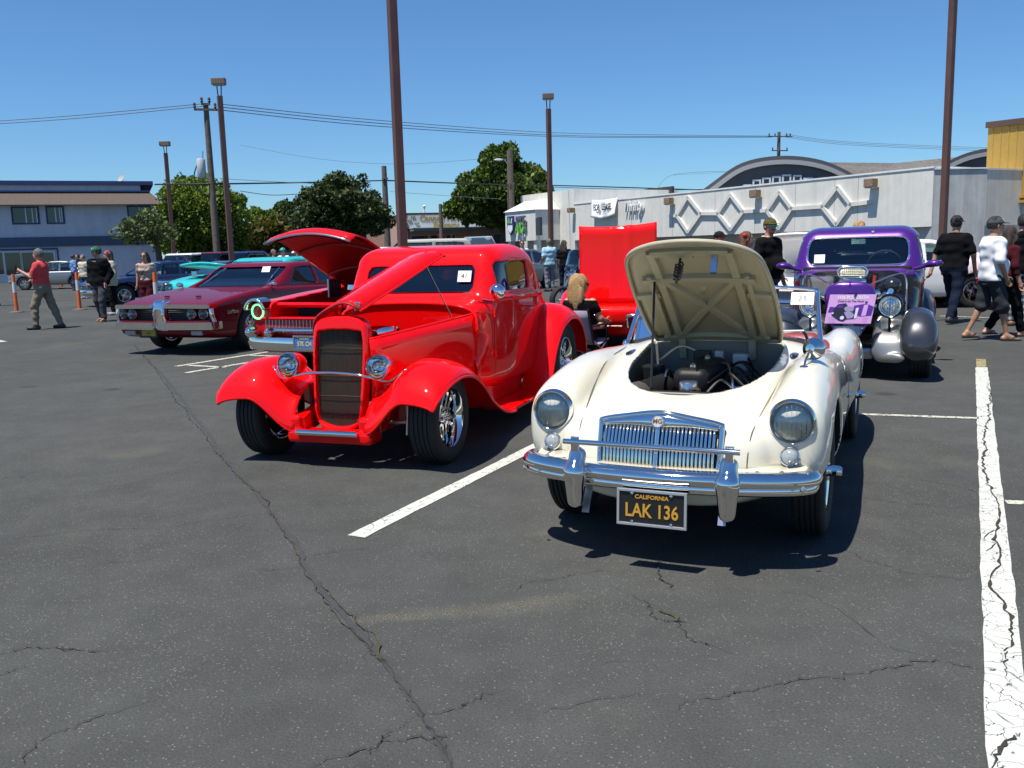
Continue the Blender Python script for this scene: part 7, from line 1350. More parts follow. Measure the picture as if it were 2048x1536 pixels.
# ================================================================== PEOPLE (local x forward, y left; metres at 1.75 m, then scaled)
SKL = mat('skin_light', (.46, .24, .155), .5, var=.06, vscale=30); SKT = mat('skin_tan', (.38, .20, .12), .5, var=.06, vscale=30); SKD = mat('skin_shaded_tan', (.30, .155, .10), .5, var=.06)
def cloth(n, c=(.1, .1, .1), r=.95, b=.22): return mat(n, c, r, var=.10, vscale=9, bump=b, bscale=11, spec=.12)
DEN = cloth('denim', (.035, .055, .11)); DEND = cloth('dark_denim', (.010, .015, .032)); BLKC = cloth('black_cotton', (.0065, .0065, .0075)); WHTC = cloth('white_cotton', (.80, .80, .82)); CORAL = cloth('coral_cotton', (.62, .07, .075)); KHK = cloth('khaki_twill', (.22, .18, .13)); GRC = cloth('grey_cotton', (.22, .22, .24)); CHC = cloth('charcoal_twill', (.022, .024, .025)); BLUC = cloth('blue_shirt', (.16, .27, .50)); LBLU = cloth('pale_blue_shirt', (.36, .56, .66)); CRM = cloth('cream_fleece', (.50, .46, .35)); TANC = cloth('tan_print', (.42, .31, .26)); MARC = cloth('maroon_cloth', (.065, .010, .016)); PNKC = cloth('pink_cotton', (.62, .06, .20)); GRJ = cloth('grey_jeans', (.06, .06, .07))
SHOE = mat('dark_shoe', (.02, .02, .022), .6); SNEAK = mat('grey_shoe', (.25, .25, .26), .6); TANS = mat('tan_shoe', (.22, .12, .07), .6); LEN = mat('sunglass_lens', (.01, .012, .015), .08, coat=1); TEALL = mat('mirror_lens', (.05, .40, .42), .08, .7)
def hairm(n, c): return mat(n, c, .5, var=.4, vscale=55, bump=.9, bscale=75)
HBR = hairm('brown_hair', (.045, .022, .012)); HBK = hairm('black_hair', (.012, .010, .010)); HGR = hairm('grey_hair', (.14, .13, .12)); HBL = hairm('blonde_hair', (.42, .26, .10)); HAU = hairm('auburn_hair', (.13, .055, .025))
def plaid():
    m = bpy.data.materials.new('plaid_cloth'); m.use_nodes = True; N = m.node_tree.nodes; L = m.node_tree.links; b = N['Principled BSDF']; tc = N.new('ShaderNodeTexCoord'); sx = N.new('ShaderNodeSeparateXYZ'); L.new(tc.outputs['Object'], sx.inputs[0]); acc = None
    for i, fr in ((2, 62), (1, 70)):
        q = N.new('ShaderNodeMath'); q.operation = 'MULTIPLY'; q.inputs[1].default_value = fr; L.new(sx.outputs[i], q.inputs[0]); s = N.new('ShaderNodeMath'); s.operation = 'SINE'; L.new(q.outputs[0], s.inputs[0]); g = N.new('ShaderNodeMath'); g.operation = 'GREATER_THAN'; g.inputs[1].default_value = .15; L.new(s.outputs[0], g.inputs[0])
        if acc is None: acc = g
        else: a = N.new('ShaderNodeMath'); a.operation = 'ADD'; L.new(acc.outputs[0], a.inputs[0]); L.new(g.outputs[0], a.inputs[1]); acc = a
    cr = N.new('ShaderNodeValToRGB'); cr.color_ramp.interpolation = 'CONSTANT'; e = cr.color_ramp.elements; e[0].color = (.02, .022, .03, 1); e[1].position = .34; e[1].color = (.13, .14, .16, 1); n = e.new(.7); n.color = (.55, .55, .52, 1)
    d = N.new('ShaderNodeMath'); d.operation = 'MULTIPLY'; d.inputs[1].default_value = .5; L.new(acc.outputs[0], d.inputs[0]); L.new(d.outputs[0], cr.inputs[0]); L.new(cr.outputs[0], b.inputs['Base Color']); b.inputs['Roughness'].default_value = .9; return m
PLD = plaid()
t_w = prof([.80, .88, .97, 1.08, 1.22, 1.34, 1.41, 1.46, 1.50, 1.54], [.165, .172, .172, .152, .170, .186, .178, .115, .062, .056]); t_d = prof([.80, .90, .97, 1.08, 1.22, 1.34, 1.42, 1.48, 1.54], [.105, .12, .118, .102, .112, .116, .098, .062, .056])
def person(label, at, head, height=1.75, skin=SKL, top=None, bottom=None, shoes=('shoe', SHOE), hair=None, hat=None, glasses=None, P=None, hy=0., belly=0., h=.016, sit=0., wide=1., bust=0., group='visitors at the car show', tuck=0., far=False, extra=None, tache=False, stoop=0.):
    a = math.radians(head); rz = math.atan2(math.cos(a), math.sin(a)); sc = height/1.75
    root = thing('person', label, 'person', (at[0], at[1], 0), rz, group); root.scale = (sc, sc, sc)
    J = dict(sL=(0, .185, 1.405), sR=(0, -.185, 1.405), eL=(-.03, .245, 1.13), eR=(-.03, -.245, 1.13), wL=(.05, .255, .885), wR=(.05, -.255, .885), hL=(0, .088, .93), hR=(0, -.088, .93), kL=(.02, .10, .50), kR=(.02, -.10, .50), aL=(-.03, .105, .085), aR=(-.03, -.105, .085))
    J.update(P or {}); J = {k: np.array(v, float) for k, v in J.items()}
    fdir = {}
    for s in 'LR':
        d = J['a'+s]-J['k'+s]; fdir[s] = np.array((P or {}).get('f'+s, (1, .15 if s == 'L' else -.15, 0)), float); fdir[s] /= np.linalg.norm(fdir[s])
    dz = sit; up = lambda v: v-np.array([0, 0, dz]) if True else v
    for k in ('sL', 'sR'): J[k] = up(J[k])
    if sit:
        for k in ('hL', 'hR'): J[k] = up(J[k])
        for k in ('eL', 'eR', 'wL', 'wR'):
            if k not in (P or {}): J[k] = up(J[k])
    lx = lambda z: .10*stoop*np.clip(z-1.0, 0, 1)
    def torso(x, y, z, e=0.):
        Z = z+dz; W = t_w(Z)*wide+e; D = t_d(Z)*(.5+.5*wide)+e; cx = lx(Z)
        f = ((np.abs((x-cx)/D)**2.4+np.abs(y/W)**2.4)**(1/2.4)-1)*np.minimum(W, D); f = smax(f, np.abs(Z-1.17)-.37-e*.3, .03)
        if belly: f = smin(f, sell(x, y, Z, (.05, 0, 1.06), (.10+belly+e, .155*wide+e, .17)), .06)
        if bust:
            for s in (1, -1): f = smin(f, sell(x, y, Z, (.075, s*.075, 1.26), (.065+e, .065+e, .065)), .04)
        return f
    def arm(x, y, z, e=0., t0=0., t1=2.):
        r = None
        for s in 'LR':
            S, E, W = J['s'+s], J['e'+s], J['w'+s]
            parts = []
            u = min(t1, 1.); Ee = S+(E-S)*u; parts.append(rcone(x, y, z, S, Ee, .058+e, .058+e-(.016)*u))
            if t1 > 1: Wv = E+(W-E)*(t1-1); parts.append(rcone(x, y, z, E, Wv, .043+e, .043+e-.014*(t1-1)))
            q = parts[0] if len(parts) == 1 else smin(parts[0], parts[1], .02); r = q if r is None else np.minimum(r, q)
        return r
    def leg(x, y, z, e=0., t1=2., flare=0.):
        r = None
        for s in 'LR':
            H, K, A = J['h'+s], J['k'+s], J['a'+s]; u = min(1., t1); q = rcone(x, y, z, H, H+(K-H)*u, .092+e, .092+e-.034*u+flare*u)
            if t1 > 1: q = smin(q, smin(rcone(x, y, z, K, K+(A-K)*(t1-1), .056+e, .056+e-.020*(t1-1)+flare), rcone(x, y, z, K*.72+A*.28+np.array([-.012, 0, 0]), K*.5+A*.5, .052+e, .044+e) if t1 > 1.45 else 9., .03), .03)
            r = q if r is None else smin(r, q, .015)
        return r
    hc = np.array([.025+lx(1.62), 0, 1.635-dz]); ch, sh = math.cos(hy), math.sin(hy)
    def hl(x, y, z): u = x-hc[0]; v = y; return u*ch+v*sh, -u*sh+v*ch, z-hc[2]
    def skull(x, y, z, e=0.):
        u, v, w = hl(x, y, z); f = smin(sell(u, v, w, (-.008, 0, .018), (.098+e, .078+e, .105+e)), sell(u, v, w, (.028, 0, -.055), (.068+e, .056+e, .066+e)), .03); return f
    def body(x, y, z):
        f = smin(torso(x, y, z, -.012), arm(x, y, z), .03); f = smin(f, leg(x, y, z, -.010), .02)
        f = smin(f, rcone(x, y, z, (lx(1.45), 0, 1.42-dz), (hc[0]-.01, 0, hc[2]-.06), .060, .052), .025); f = smin(f, skull(x, y, z), .02)
        u, v, w = hl(x, y, z); f = smin(f, sell(u, v, w, (.098, 0, -.012), (.022, .014, .026)), .012); f = smin(f, sell(u, np.abs(v), w, (-.005, .080, -.005), (.018, .012, .030)), .006); f = smin(f, sell(u, v, w, (.082, 0, -.058), (.018, .028, .014)), .01)
        f = smax(f, -sell(u, np.abs(v), w, (.092, .032, .012), (.016, .017, .010)), .008)
        for s in 'LR':
            W, E = J['w'+s], J['e'+s]; d = (W-E)/np.linalg.norm(W-E); f = smin(f, rcone(x, y, z, W-d*.01, W+d*.065, .026, .033), .015)
            A = J['a'+s]; fd_ = fdir[s]; bz = A[2]-.085; f = smin(f, rcone(x, y, z, A+np.array([0, 0, -.01]), (A[0]+fd_[0]*.09, A[1]+fd_[1]*.09, .038+bz), .040, .034), .02); f = smin(f, rcone(x, y, z, (A[0]-fd_[0]*.04, A[1]-fd_[1]*.04, .04+bz), (A[0]+fd_[0]*.15, A[1]+fd_[1]*.15, .026+bz), .036, .024), .02)
        return f
    allp = np.array(list(J.values())); lo = np.minimum(allp.min(0), [-.2, -.3, 0])-.17; hi = np.maximum(allp.max(0), [.2, .3, 1.78-dz])+.17; lo[2] = -.02; hi[2] = max(hi[2]-.15, 1.80-dz)
    V, Q = snet(body, lo, hi, h, False); mb = MB(); mb.add(V.tolist(), Q.tolist())
    for s in 'LR':
        W, E = J['w'+s], J['e'+s]; d = Vector((W-E)/np.linalg.norm(W-E)); sg = 1 if s == 'L' else -1; side = Vector((1, 0, 0)); side = (side-d*side.dot(d)); side = side.normalized() if side.length > .2 else Vector((0, 0, 1)); nn = d.cross(side)*(-sg)
        for k in range(4):
            o = Vector(W)+d*.075+side*(.027-.018*k); L_ = (.068, .078, .072, .056)[k]; c_ = nn*.012; mb.tube([o, o+d*L_*.5+c_*.5, o+d*L_*.85+c_*2.2, o+d*L_+c_*3.6], [.0095, .009, .0082, .006], 6)
        o = Vector(W)+d*.03+side*.03; mb.tube([o, o+side*.03+d*.02, o+side*.036+d*.055+nn*.01], [.011, .010, .007], 6)
    mb.build('body', skin, root, smooth=1.2)
    wr = lambda x, y, z: .0060*np.sin(34*z+16*x+12*y)*np.sin(15*y-9*z+3)+.0045*np.sin(26*x-30*z+9*y)*np.sin(19*y+11*z)
    if top:
        tm, sl, hem = top[:3]; e = top[3] if len(top) > 3 else .014; nk = top[4] if len(top) > 4 else 1.485
        def topf(x, y, z):
            f = smin(torso(x, y, z, e), arm(x, y, z, e, 0, sl), .035); f = f+wr(x, y, z); f = np.maximum(f, (hem-dz)-z); return np.maximum(f, np.maximum(z+dz-nk-.10*np.clip(-x, -.1, .1), -1.))
        sdf('top', topf, (lo[0], lo[1], min(hem, J['wL'][2]+dz, J['wR'][2]+dz)-dz-.05 if sl > 1 else min(hem, J['eL'][2]+dz, J['eR'][2]+dz)-dz-.05), (hi[0], hi[1], 1.56-dz), h, tm, root, sym=False, smooth=1.0)
    if bottom:
        bm_, ln = bottom[:2]; e = bottom[2] if len(bottom) > 2 else .014; flr = bottom[3] if len(bottom) > 3 else .006
        def botf(x, y, z):
            f = smin(np.maximum(torso(x, y, z, e-.004), z+dz-1.0), leg(x, y, z, e, ln, flr), .03)+wr(x, y, z); return np.maximum(f, z+dz-1.02)
        sdf('trousers' if ln > 1.3 else 'shorts', botf, (lo[0], lo[1], 0), (hi[0], hi[1], 1.06-dz), h, bm_, root, sym=False, smooth=1.0)
    if shoes:
        for s in 'LR':
            A = J['a'+s]; fd_ = fdir[s]; bz = A[2]-.085; side = np.array([-fd_[1], fd_[0], 0])
            if shoes[0] == 'shoe':
                def sf(x, y, z): return np.maximum(smin(rcone(x, y, z, (A[0]-fd_[0]*.045, A[1]-fd_[1]*.045, .045+bz), (A[0]+fd_[0]*.16, A[1]+fd_[1]*.16, .035+bz), .050, .042), rcone(x, y, z, A+np.array([0, 0, -.03]), A+np.array([0, 0, .0]), .052, .050), .03), bz-z+.001)
                sdf('shoe', sf, A-[.26, .26, .12], A+[.26, .26, .12], h, shoes[1], root, sym=False, smooth=.8)
            else:
                m = MB(); ol = [(-.06, 0), (-.05, .034), (.05, .036), (.13, .048), (.19, .036), (.205, 0), (.19, -.036), (.13, -.048), (.05, -.036), (-.05, -.034)]; ol = spl(ol, 3, True); m.prism([(A[0]+fd_[0]*q[0]+side[0]*q[1], A[1]+fd_[1]*q[0]+side[1]*q[1]) for q in ol], bz-.002, bz+.014); so_ = m.build('sandal', shoes[1], root)
                m = MB(); c_ = A+fd_*.13; 
                for sg in (1, -1): m.tube([tuple((A+fd_*.16)[:2])+(bz+.045,), tuple((A+fd_*.10+side*.03*sg)[:2])+(bz+.065,), tuple((A+fd_*.04+side*.042*sg)[:2])+(bz+.02,)], .007, 5)
                m.build('thong', shoes[1], so_)
    HM = root.matrix_basis.copy(); MHd = T(tuple(hc), rz=hy)
    def hsd(name, f, m_, lo_=(-.22, -.22, -.55), hi_=(.22, .22, .2), hh=None):
        c, s_ = math.cos(hy), math.sin(hy); V, Q = snet(f, lo_, hi_, hh or h*.8, False); X = V.copy(); X[:, 0] = hc[0]+V[:, 0]*c-V[:, 1]*s_; X[:, 1] = V[:, 0]*s_+V[:, 1]*c; X[:, 2] = hc[2]+V[:, 2]; mb = MB(); mb.add(X.tolist(), Q.tolist()); return mb.build(name, m_, root, smooth=1.2)
    sk0 = lambda u, v, w, e: smin(sell(u, v, w, (-.008, 0, .018), (.098+e, .078+e, .105+e)), sell(u, v, w, (.028, 0, -.055), (.068+e, .056+e, .066+e)), .03)
    if hair:
        hm_, kind = hair; st_ = lambda u, v, w: .006*np.sin(60*v+20*u)*np.sin(40*u+13)
        def hf(u, v, w):
            f = sell(u, v, w, (-.014, 0, .026), (.108, .090, .112))+st_(u, v, w); f = smax(f, u-.055-.3*np.clip(w-.06, -.2, .1), .02); f = smax(f, np.maximum(-w-.055, -9.), .02)
            if kind == 'long': f = smin(f, smax(sell(u, v, w, (-.065, 0, -.13), (.068, .115, .21)), u-.02, .02)+st_(u, v, w), .04)
            if kind == 'verylong': f = smin(f, smax(sell(u, v, w, (-.08, 0, -.18), (.072, .13, .27)), u-.01, .02)+st_(u, v, w)*1.6, .05)
            if kind == 'big': f = smin(smin(f, sell(u, v, w, (-.03, 0, .035), (.125, .115, .115))+st_(u, v, w)*2, .03), smax(sell(u, v, w, (-.075, 0, -.13), (.10, .165, .235)), u-.045, .03)+st_(u, v, w)*2.2+.006*np.sin(75*v), .06)
            if kind == 'pony': f = smin(f, rcone(u, v, w, (-.10, 0, .0), (-.12, .02, -.30), .04, .022)+st_(u, v, w), .03)
            return f
        hsd('hair', hf, hm_)
    if hat:
        hk, hm_ = hat
        def cf(u, v, w): return np.maximum(sell(u, v, w, (-.010, 0, .035), (.112, .094, .098)), .028-w+.02*u)
        ho = hsd('cap' if hk != 'bandana' else 'bandana', cf if hk != 'bandana' else (lambda u, v, w: np.maximum(sell(u, v, w, (-.012, 0, .026), (.112, .092, .112)), .02-w+.25*u)), hm_, (-.2, -.2, -.1), (.2, .2, .2))
        if hk in ('cap', 'cap_back'):
            sg = 1 if hk == 'cap' else -1; ol = spl([(.07*sg, -.082), (.12*sg, -.078), (.175*sg, -.045), (.19*sg, 0), (.175*sg, .045), (.12*sg, .078), (.07*sg, .082)], 4); m = MB(); m.grid([[MHd @ Vector((p[0], p[1], .045-.9*p[1]**2-.10*max(0, abs(p[0])-.07)+d_)) for p in ol] for d_ in (0,)]+[[MHd @ Vector((.05*sg, p[1]*.98, .050-.9*p[1]**2)) for p in ol]]); m.build('brim', hm_, ho, smooth=1.5, solid=.006)
    fe = []
    if glasses:
        m = MB()
        for s in (1, -1): m.ell((.098, s*.034, .010), (.008, .029, .021), 12, 7, MHd)
        m.box((.100, 0, .016), (.006, .02, .006), MHd)
        for s in (1, -1): m.box((.045, s*.079, .015), (.10, .004, .008), MHd)
        m.build('sunglasses', glasses, root)
    else:
        m = MB()
        for s in (1, -1): m.ell((.0845, s*.032, .010), (.008, .013, .008), 10, 6, MHd)
        m.build('eyes', mat('eye_dark', (.05, .035, .03), .2), root)
    m = MB()
    for s in (1, -1): m.tube([MHd @ Vector((.094, s*.018, .034)), MHd @ Vector((.092, s*.034, .038)), MHd @ Vector((.078, s*.052, .032))], .0045, 4)
    m.build('eyebrows', hair[0] if hair else HBR, root); m = MB(); m.tube([MHd @ Vector((.086, -.022, -.060)), MHd @ Vector((.096, 0, -.058)), MHd @ Vector((.086, .022, -.060))], .004, 4); m.build('mouth', mat('lip', (.30, .10, .08), .5), root)
    if tache: m = MB(); m.tube([MHd @ Vector((.080, -.036, -.052)), MHd @ Vector((.098, -.012, -.042)), MHd @ Vector((.098, .012, -.042)), MHd @ Vector((.080, .036, -.052))], [.006, .010, .010, .006], 6); m.build('moustache', HBK, root)
    if extra: extra(root, J, MHd, h)
    return root
walkR = dict(hL=(0, .088, .93), kL=(.20, .09, .52), aL=(.26, .09, .085), kR=(-.02, -.09, .50), aR=(-.34, -.09, .16), wL=(-.10, .25, .90), eL=(-.10, .245, 1.13), eR=(.02, -.245, 1.13), wR=(.20, -.235, .93))
def prop(kind):
    def f(root, J, MHd, h):
        if kind == 'phone':
            w = Vector(J['wL'])+Vector((.09, 0, .02)); m = MB(); m.box(tuple(w+Vector((.02, -.02, .04))), (.012, .07, .14)); m.build('phone', BLACK, root)
        if kind == 'sling': m = MB(); m.tube(spl([(.02, -.17, 1.44), (.11, -.08, 1.34), (.135, .03, 1.22), (.12, .14, 1.08), (.0, .18, 1.0), (-.10, .08, 1.15), (-.11, -.08, 1.33), (-.03, -.16, 1.45)], 4), .016, 6, flat=1.6, closed=False); m.build('sling_strap', BLKC, root)
        if kind == 'strap': m = MB(); m.tube(spl([(.0, .14, 1.46), (.11, .08, 1.36), (.15, -.02, 1.22), (.13, -.12, 1.06), (.02, -.19, .97)], 4), .010, 6); m.build('bag_strap', BLACK, root)
        if kind == 'flower': m = MB(); m.ell((-.05, -.085, .07), (.035, .03, .035), 10, 6, MHd); m.build('hair_flower', mat('red_flower', (.5, .02, .03), .7), root)
        if kind == 'backprint': m = MB(); m.box((-.135, -.04, 1.33), (.004, .15, .035), T(rx=.0)); m.build('red_print', mat('red_print', (.6, .03, .03), .7), root); m = MB(); [m.box((-.136, -.04, 1.285-.028*k), (.004, .16-.02*k, .012)) for k in range(3)]; m.build('white_print', WHITEP, root)
        if kind == 'hoodie': m = MB(); m.ell((-.10, 0, 1.44), (.055, .12, .075), 14, 8); m.build('hood', BLKC, root, smooth=2); m = MB(); m.box((0, 0, 0), (.02, .02, .02)); m.v = []; m.f = []
        if kind == 'sash':
            pass
        if kind == 'capback': m = MB(); m.box((.088, .0, .085), (.01, .045, .03), MHd); m.build('cap_badge', WHITEP, root)
        if kind == 'vest': m = MB(); m.v = []; 
        if kind == 'camera': m = MB(); m.box((.30, .05, 1.15), (.10, .12, .09)); m.build('camera_bag', mat('yellow_bag', (.6, .45, .05), .6), root, bevel=.01)
    return f
def multi(*ks):
    def f(*a):
        for k in ks: prop(k)(*a)
    return f
def gxy(px, py): p = gp(px, py); return (p[0], p[1])
def dxy(px, depth):  # on the ground at a known distance
    p = aty(px, 500, depth); return (p[0], depth)
# left side
person('man in grey shirt and black shorts cut off by the left edge', gxy(-8, 612), 255, 1.76, SKL, (GRC, .75, .96), (BLKC, .95, .018), ('shoe', SHOE), (HBR, 'short'), None, None, dict(eL=(.16, .24, 1.15), wL=(.30, .10, 1.15), eR=(.10, -.24, 1.14), wR=(.30, -.08, 1.14)), h=.022, extra=prop('camera'))
person('man in coral red T-shirt and khaki trousers holding a phone at left', gxy(94, 658), 268, 1.72, SKT, (CORAL, .78, .90, .016), (KHK, 1.9, .020), ('shoe', SHOE), (HGR, 'short'), None, None, dict(eL=(.10, .25, 1.15), wL=(.33, .20, 1.28), eR=(.02, -.25, 1.13), wR=(.22, -.16, 1.10), kL=(.16, .12, .50), aL=(.16, .14, .085), kR=(-.12, -.12, .50), aR=(-.26, -.14, .085)), belly=.03, wide=1.08, extra=prop('phone'))
def jacket_tee(root, J, MHd, h): m = MB(); m.box((.128, 0, 1.33), (.02, .11, .20)); m.build('shirt_front', GRC, root, bevel=.008); m = MB(); m.box((.140, 0, 1.33), (.004, .05, .09)); m.build('shirt_print', WHITEP, root); prop('capback')(root, J, MHd, h)
person('man in black jacket and green cap walking beside the bandana wearer', gxy(207, 643), 195, 1.76, SKL, (BLKC, 1.95, .86, .032), (GRJ, 1.95, .018, .012), ('sandal', TANS), (HBR, 'short'), ('cap', cloth('green_cap', (.02, .16, .08))), None, dict(eL=(-.06, .28, 1.14), wL=(.06, .24, .92), eR=(-.06, -.28, 1.14), wR=(.06, -.24, .92), kL=(.10, .10, .50), aL=(.10, .11, .085), aR=(-.10, -.10, .085)), hy=-.5, wide=1.08, extra=jacket_tee)
person('person in cream fleece with pink bandana behind the black jacket man', gxy(229, 630), 235, 1.68, SKT, (CRM, 1.92, .80, .034), (BLKC, 1.9, .02, .02), ('shoe', SNEAK), (HBK, 'long'), ('bandana', cloth('pink_bandana', (.50, .10, .12))), None, dict(wL=(.08, .22, .95), wR=(.08, -.22, .95)), wide=1.06)
person('woman in tan print top, maroon skirt and sunglasses walking toward us', gxy(300, 634), 182, 1.62, SKL, (TANC, .55, .98, .014, 1.44), (MARC, 1.5, .03, .03), ('shoe', SHOE), (HBR, 'verylong'), None, LEN, dict(kL=(.06, .09, .5), aL=(.04, .09, .085), wL=(.02, .27, .90), wR=(.0, -.27, .88)), bust=1, wide=.98, extra=prop('strap'))
person('man in light blue shirt and jeans far off near the grey sedan', gxy(152, 581), 40, 1.74, SKL, (BLUC, 1.9, .90, .02), (DEN, 1.95, .016), ('shoe', SHOE), (HBR, 'short'), None, None, h=.024)
person('dark-clothed person beyond the man in light blue shirt', gxy(162, 577), 210, 1.76, SKL, (BLKC, 1.9, .90, .02), (DEND, 1.95, .016), ('shoe', SHOE), (HBR, 'short'), None, None, h=.026)
person('person in cream vest and jeans half hidden behind the black jacket man', gxy(174, 597), 200, 1.66, SKL, (CRM, .3, .86, .03), (DEN, 1.95, .016), ('shoe', SNEAK), (HGR, 'short'), None, None, h=.024)
person('bareheaded person beyond the maroon hardtop roof', dxy(546, 33), 120, 1.66, SKT, (CHC, 1.5, .9), (DEN, 1.9), ('shoe', SHOE), (HGR, 'short'), None, LEN, h=.026)
person('person in white shirt and teal cap beyond the maroon hardtop', dxy(566, 32), 200, 1.70, SKL, (WHTC, .8, .9), (DEN, 1.9), ('shoe', SHOE), (HBR, 'short'), ('cap', cloth('teal_cap', (.05, .38, .40))), None, h=.026)
person('dark-haired person just under the raised red hood', dxy(594, 34), 260, 1.68, SKL, (CHC, 1.0, .9), (DEN, 1.9), ('shoe', SHOE), (HBK, 'short'), None, None, h=.026)
# middle
person('person in white top and dark jacket under the store sign tower', dxy(1044, 32), 175, 1.72, SKL, (WHTC, .8, .9), (DEND, 1.9), ('shoe', SHOE), (HBK, 'short'), None, LEN, h=.024)
person('grey-haired man in pale blue shirt seen from behind near the store', dxy(1098, 30), 335, 1.74, SKT, (LBLU, .75, .88, .022), (GRC, 1.9), ('shoe', SHOE), (HGR, 'short'), None, None, dict(wL=(.15, .22, 1.0)), belly=.03, wide=1.08, h=.022)
person('woman with very long dark hair and grey cap near the store', dxy(1128, 29), 20, 1.66, SKT, (BLKC, .8, .9), (DEND, 1.9), ('shoe', SHOE), (HBR, 'verylong'), ('cap', cloth('grey_cap', (.16, .18, .20))), None, h=.022)
person('man in black cap whose head shows above the open bonnet', dxy(1437, 15.2), 150, 1.64, SKT, (CHC, .8, .9), (DEND, 1.9), ('shoe', SHOE), (HBK, 'short'), ('cap', cloth('black_cap', (.012, .012, .014))), None, h=.018)
person('auburn-haired woman with red hair flower and black top', dxy(1491, 13.4), 110, 1.60, SKL, (BLKC, .6, .92, .014, 1.42), (DEND, 1.9), ('shoe', SHOE), (HAU, 'long'), None, None, hy=.2, bust=1, extra=prop('flower'), h=.014)
person('big man in camouflage cap, mirrored glasses and black T-shirt', dxy(1537, 13.8), 140, 1.80, SKL, (BLKC, .85, .86, .024), (DEN, 1.95, .018), ('shoe', SHOE), (HBR, 'short'), ('cap', cloth('camo_cap', (.09, .085, .03))), TEALL, dict(eL=(-.02, .30, 1.13), wL=(.05, .30, .88), eR=(-.02, -.30, 1.13), wR=(.10, -.27, .90)), belly=.10, wide=1.22, hy=-.45, tache=True, h=.014)
person('woman in black vest over pink sleeves with long braid', dxy(1567, 20.), 250, 1.64, SKL, (PNKC, 1.3, .92), (DEN, 1.9), ('shoe', SHOE), (HAU, 'verylong'), None, None, h=.018, bust=1)
person('light-haired person mostly hidden behind the purple coupe roof', dxy(1716, 15.6), 160, 1.76, SKL, (GRC, .8, .9), (DEN, 1.9), ('shoe', SHOE), (HBL, 'short'), None, None, h=.02)
# right
person('man in black T-shirt, jeans and black cap walking away at right', gxy(1903, 645), 50, 1.79, SKT, (BLKC, .85, .90, .02), (DEND, 1.95, .022), ('shoe', SHOE), (HBK, 'short'), ('cap', cloth('black_cap', )), None, dict(kL=(.16, .10, .52), aL=(.30, .11, .085), kR=(-.08, -.10, .52), aR=(-.34, -.12, .11), eL=(-.02, .30, 1.13), wL=(-.10, .33, .88), eR=(.02, -.29, 1.13), wR=(.12, -.28, .90)), belly=.02, wide=1.14, h=.013)
person('man in white T-shirt, charcoal shorts, grey cap and flip-flops walking right', gxy(1976, 681), 92, 1.70, SKT, (WHTC, .92, .86, .026), (cloth('slate_shorts', (.035, .040, .045)), 1.08, .024, .012), ('sandal', mat('black_sandal', (.015, .015, .016), .6)), (HBK, 'short'), ('cap', cloth('grey_ballcap', (.07, .075, .08))), None, dict(kL=(-.06, .10, .52), aL=(-.26, .10, .12), kR=(.12, -.10, .50), aR=(.20, -.11, .085), eR=(-.02, -.27, 1.13), wR=(.10, -.20, .92), eL=(.02, .26, 1.13), wL=(.12, .2, .95)), belly=.05, wide=1.10, tache=True, h=.012, extra=multi('sling', 'capback'))
person('woman in dark top and sunglasses half hidden behind the white T-shirt man', gxy(2008, 673), 88, 1.56, SKL, (MARC, 1.4, .92), (BLKC, 1.85, .02), ('sandal', mat('black_sandal', )), (HBR, 'long'), None, LEN, dict(kR=(.12, -.10, .50), aR=(.22, -.1, .085), aL=(-.24, .1, .12)), h=.014)
person('young man in black hoodie and plaid trousers seen from behind at right edge', gxy(2036, 653), 22, 1.76, SKL, (BLKC, 1.95, .84, .036), (PLD, 1.95, .03, .012), ('shoe', TANS), (HBK, 'short'), None, None, dict(eL=(-.02, .30, 1.12), wL=(.12, .26, .92), eR=(-.02, -.30, 1.12), wR=(.12, -.26, .92), kL=(.10, .10, .5), aL=(.14, .1, .085), aR=(-.14, -.1, .10)), wide=1.05, h=.013, extra=multi('backprint', 'hoodie'))
person('person in white cap standing beyond the black T-shirt man', dxy(1911, 18.6), 200, 1.60, SKL, (GRC, .8, .9), (DEN, 1.9), ('shoe', SHOE), (HBR, 'short'), ('cap', cloth('white_cap', (.7, .7, .68))), None, h=.022)
# seated woman and her chair
ca = gxy(1162, 718); chd = 30.
ch_ = thing('camp_chair', 'low folding camp chair with lilac-grey fabric behind the red coupe', 'chair', (ca[0], ca[1], 0), math.atan2(math.cos(math.radians(chd)), math.sin(math.radians(chd))))
CHF = cloth('lilac_grey_canvas', (.33, .29, .36)); m = MB(); m.grid([[(-.22-.16*t, .27*v, .24+.42*t-.03*(1-v*v)*0) for v in np.linspace(-1, 1, 5)] for t in np.linspace(0, 1, 5)]); m.build('backrest', CHF, ch_, smooth=2, solid=.012); m = MB(); m.grid([[(-.22+.46*t, .27*v, .24-.05*math.sin(math.pi*t)+.02*t) for v in np.linspace(-1, 1, 5)] for t in np.linspace(0, 1, 5)]); m.build('seat', CHF, ch_, smooth=2, solid=.012)
for s in (1, -1):
    for a_, b_ in (((-.28, s*.29, .0), (.24, s*.29, .26)), ((.26, s*.29, .0), (-.24, s*.29, .28))): m = MB(); m.tube([a_, b_], .011, 7); m.build('leg', STEEL, ch_, smooth=1)
    m = MB(); m.tube([(-.22, s*.29, .22), (-.39, s*.29, .68)], .012, 7); m.build('back_post', BLACK, ch_, smooth=1); m = MB(); m.box((-.05, s*.30, .46), (.42, .05, .02)); m.build('armrest', BLACK, ch_, bevel=.006); m = MB(); m.tube([(.15, s*.30, .0), (.15, s*.30, .45)], .010, 6); m.build('arm_post', BLACK, ch_)
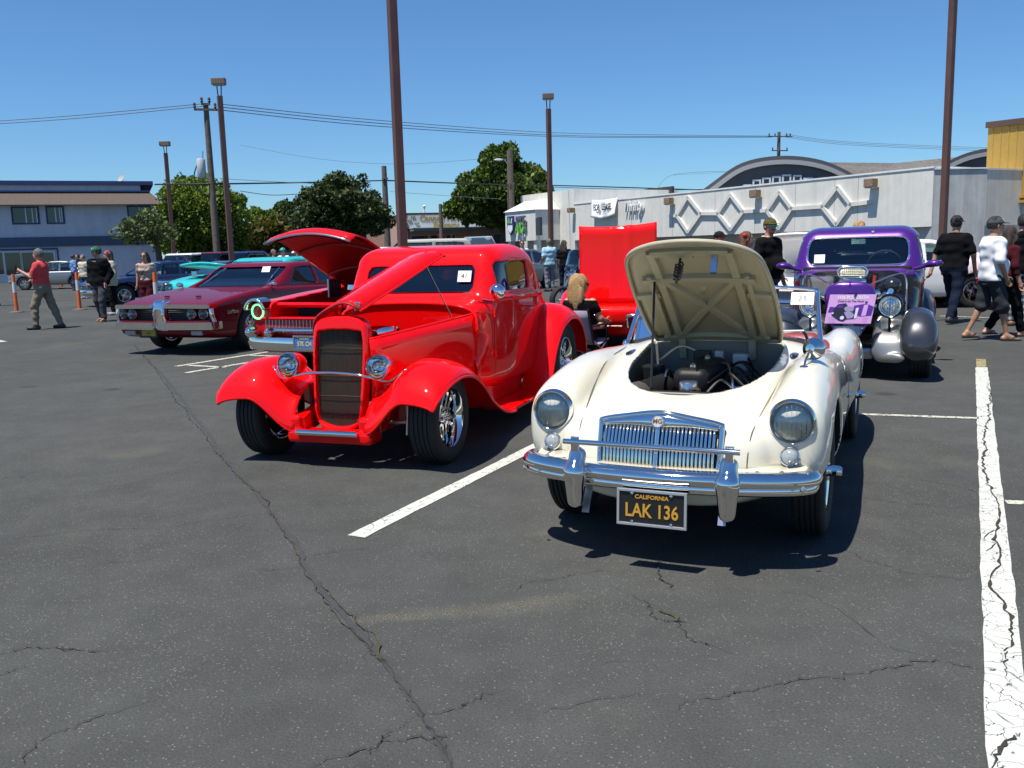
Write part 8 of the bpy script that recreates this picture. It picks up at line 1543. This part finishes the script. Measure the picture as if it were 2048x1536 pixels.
sw_p = person('blonde woman in sunglasses sitting in the camp chair beside the red coupe', ca, chd, 1.66, SKL, (BLKC, .45, .92, .014, 1.43), (BLKC, 1.85, .016), ('shoe', mat('white_shoe', (.6, .6, .6), .6)), (HBL, 'big'), None, LEN, dict(kL=(.40, .11, .43), aL=(.42, .12, .085), kR=(.40, -.13, .43), aR=(.50, -.16, .085), eL=(.06, .27, .56), wL=(.28, .24, .52), eR=(.06, -.27, .56), wR=(.28, -.24, .52)), sit=.62, h=.013, bust=1, hy=-.75)
# ================================================================== ORANGE MARKER POSTS
OR = mat('orange_plastic', (.75, .13, .02), .5, var=.1); RFL = mat('reflective_band', (.62, .62, .62), .35); first = None
for k, (px, py, hgt, lb) in enumerate(((34, 625, 1.12, 'orange marker post with grey bands at far left beside the coral shirt man'), (160, 620, 1.05, 'orange marker post with grey sleeve left of the black jacket man'), (124, 576, 1.1, 'far orange marker post right of the coral shirt man'), (316, 636, 1.1, 'orange marker post with grey sleeve just left of the tan top woman'), (599, 598, 1.25, 'orange marker post seen through the maroon hardtop side window'))):
    g = gxy(px, py) if k < 4 else dxy(599, 24)
    if first is None:
        first = thing('marker_post', lb, 'bollard', (*g, 0), 0, 'orange marker posts'); m = MB(); m.lathe([(.20, 0), (.19, .03), (.08, .05), (0, .05)], 16); m.build('base', mat('grey_rubber', (.12, .11, .10), .8), first, smooth=.7); m = MB(); m.lathe([(.055, .04), (.05, .3), (.045, 1.08), (.04, 1.12), (0, 1.12)], 14); m.build('post', OR, first, smooth=.7)
        m = MB(); m.lathe([(.052, .58), (.052, .88)], 14); m.build('reflective_sleeve', RFL, first, smooth=.7)
    else: o = dup(first, None, (*g, 0), 0, lb)
# small signpost in front of the store
sp = thing('sign_post', 'thin grey signpost seen edge-on before the store sign tower', 'sign', dxy(1079, 38)+(0,)); m = MB(); m.tube([(0, 0, 0), (0, 0, 2.6)], .05, 8); m.build('post', STEEL, sp); m = MB(); m.box((0, 0, 2.35), (.12, .5, .75), T(rz=.3)); m.build('panel', mat('dark_sign_back', (.05, .06, .07), .5), sp)
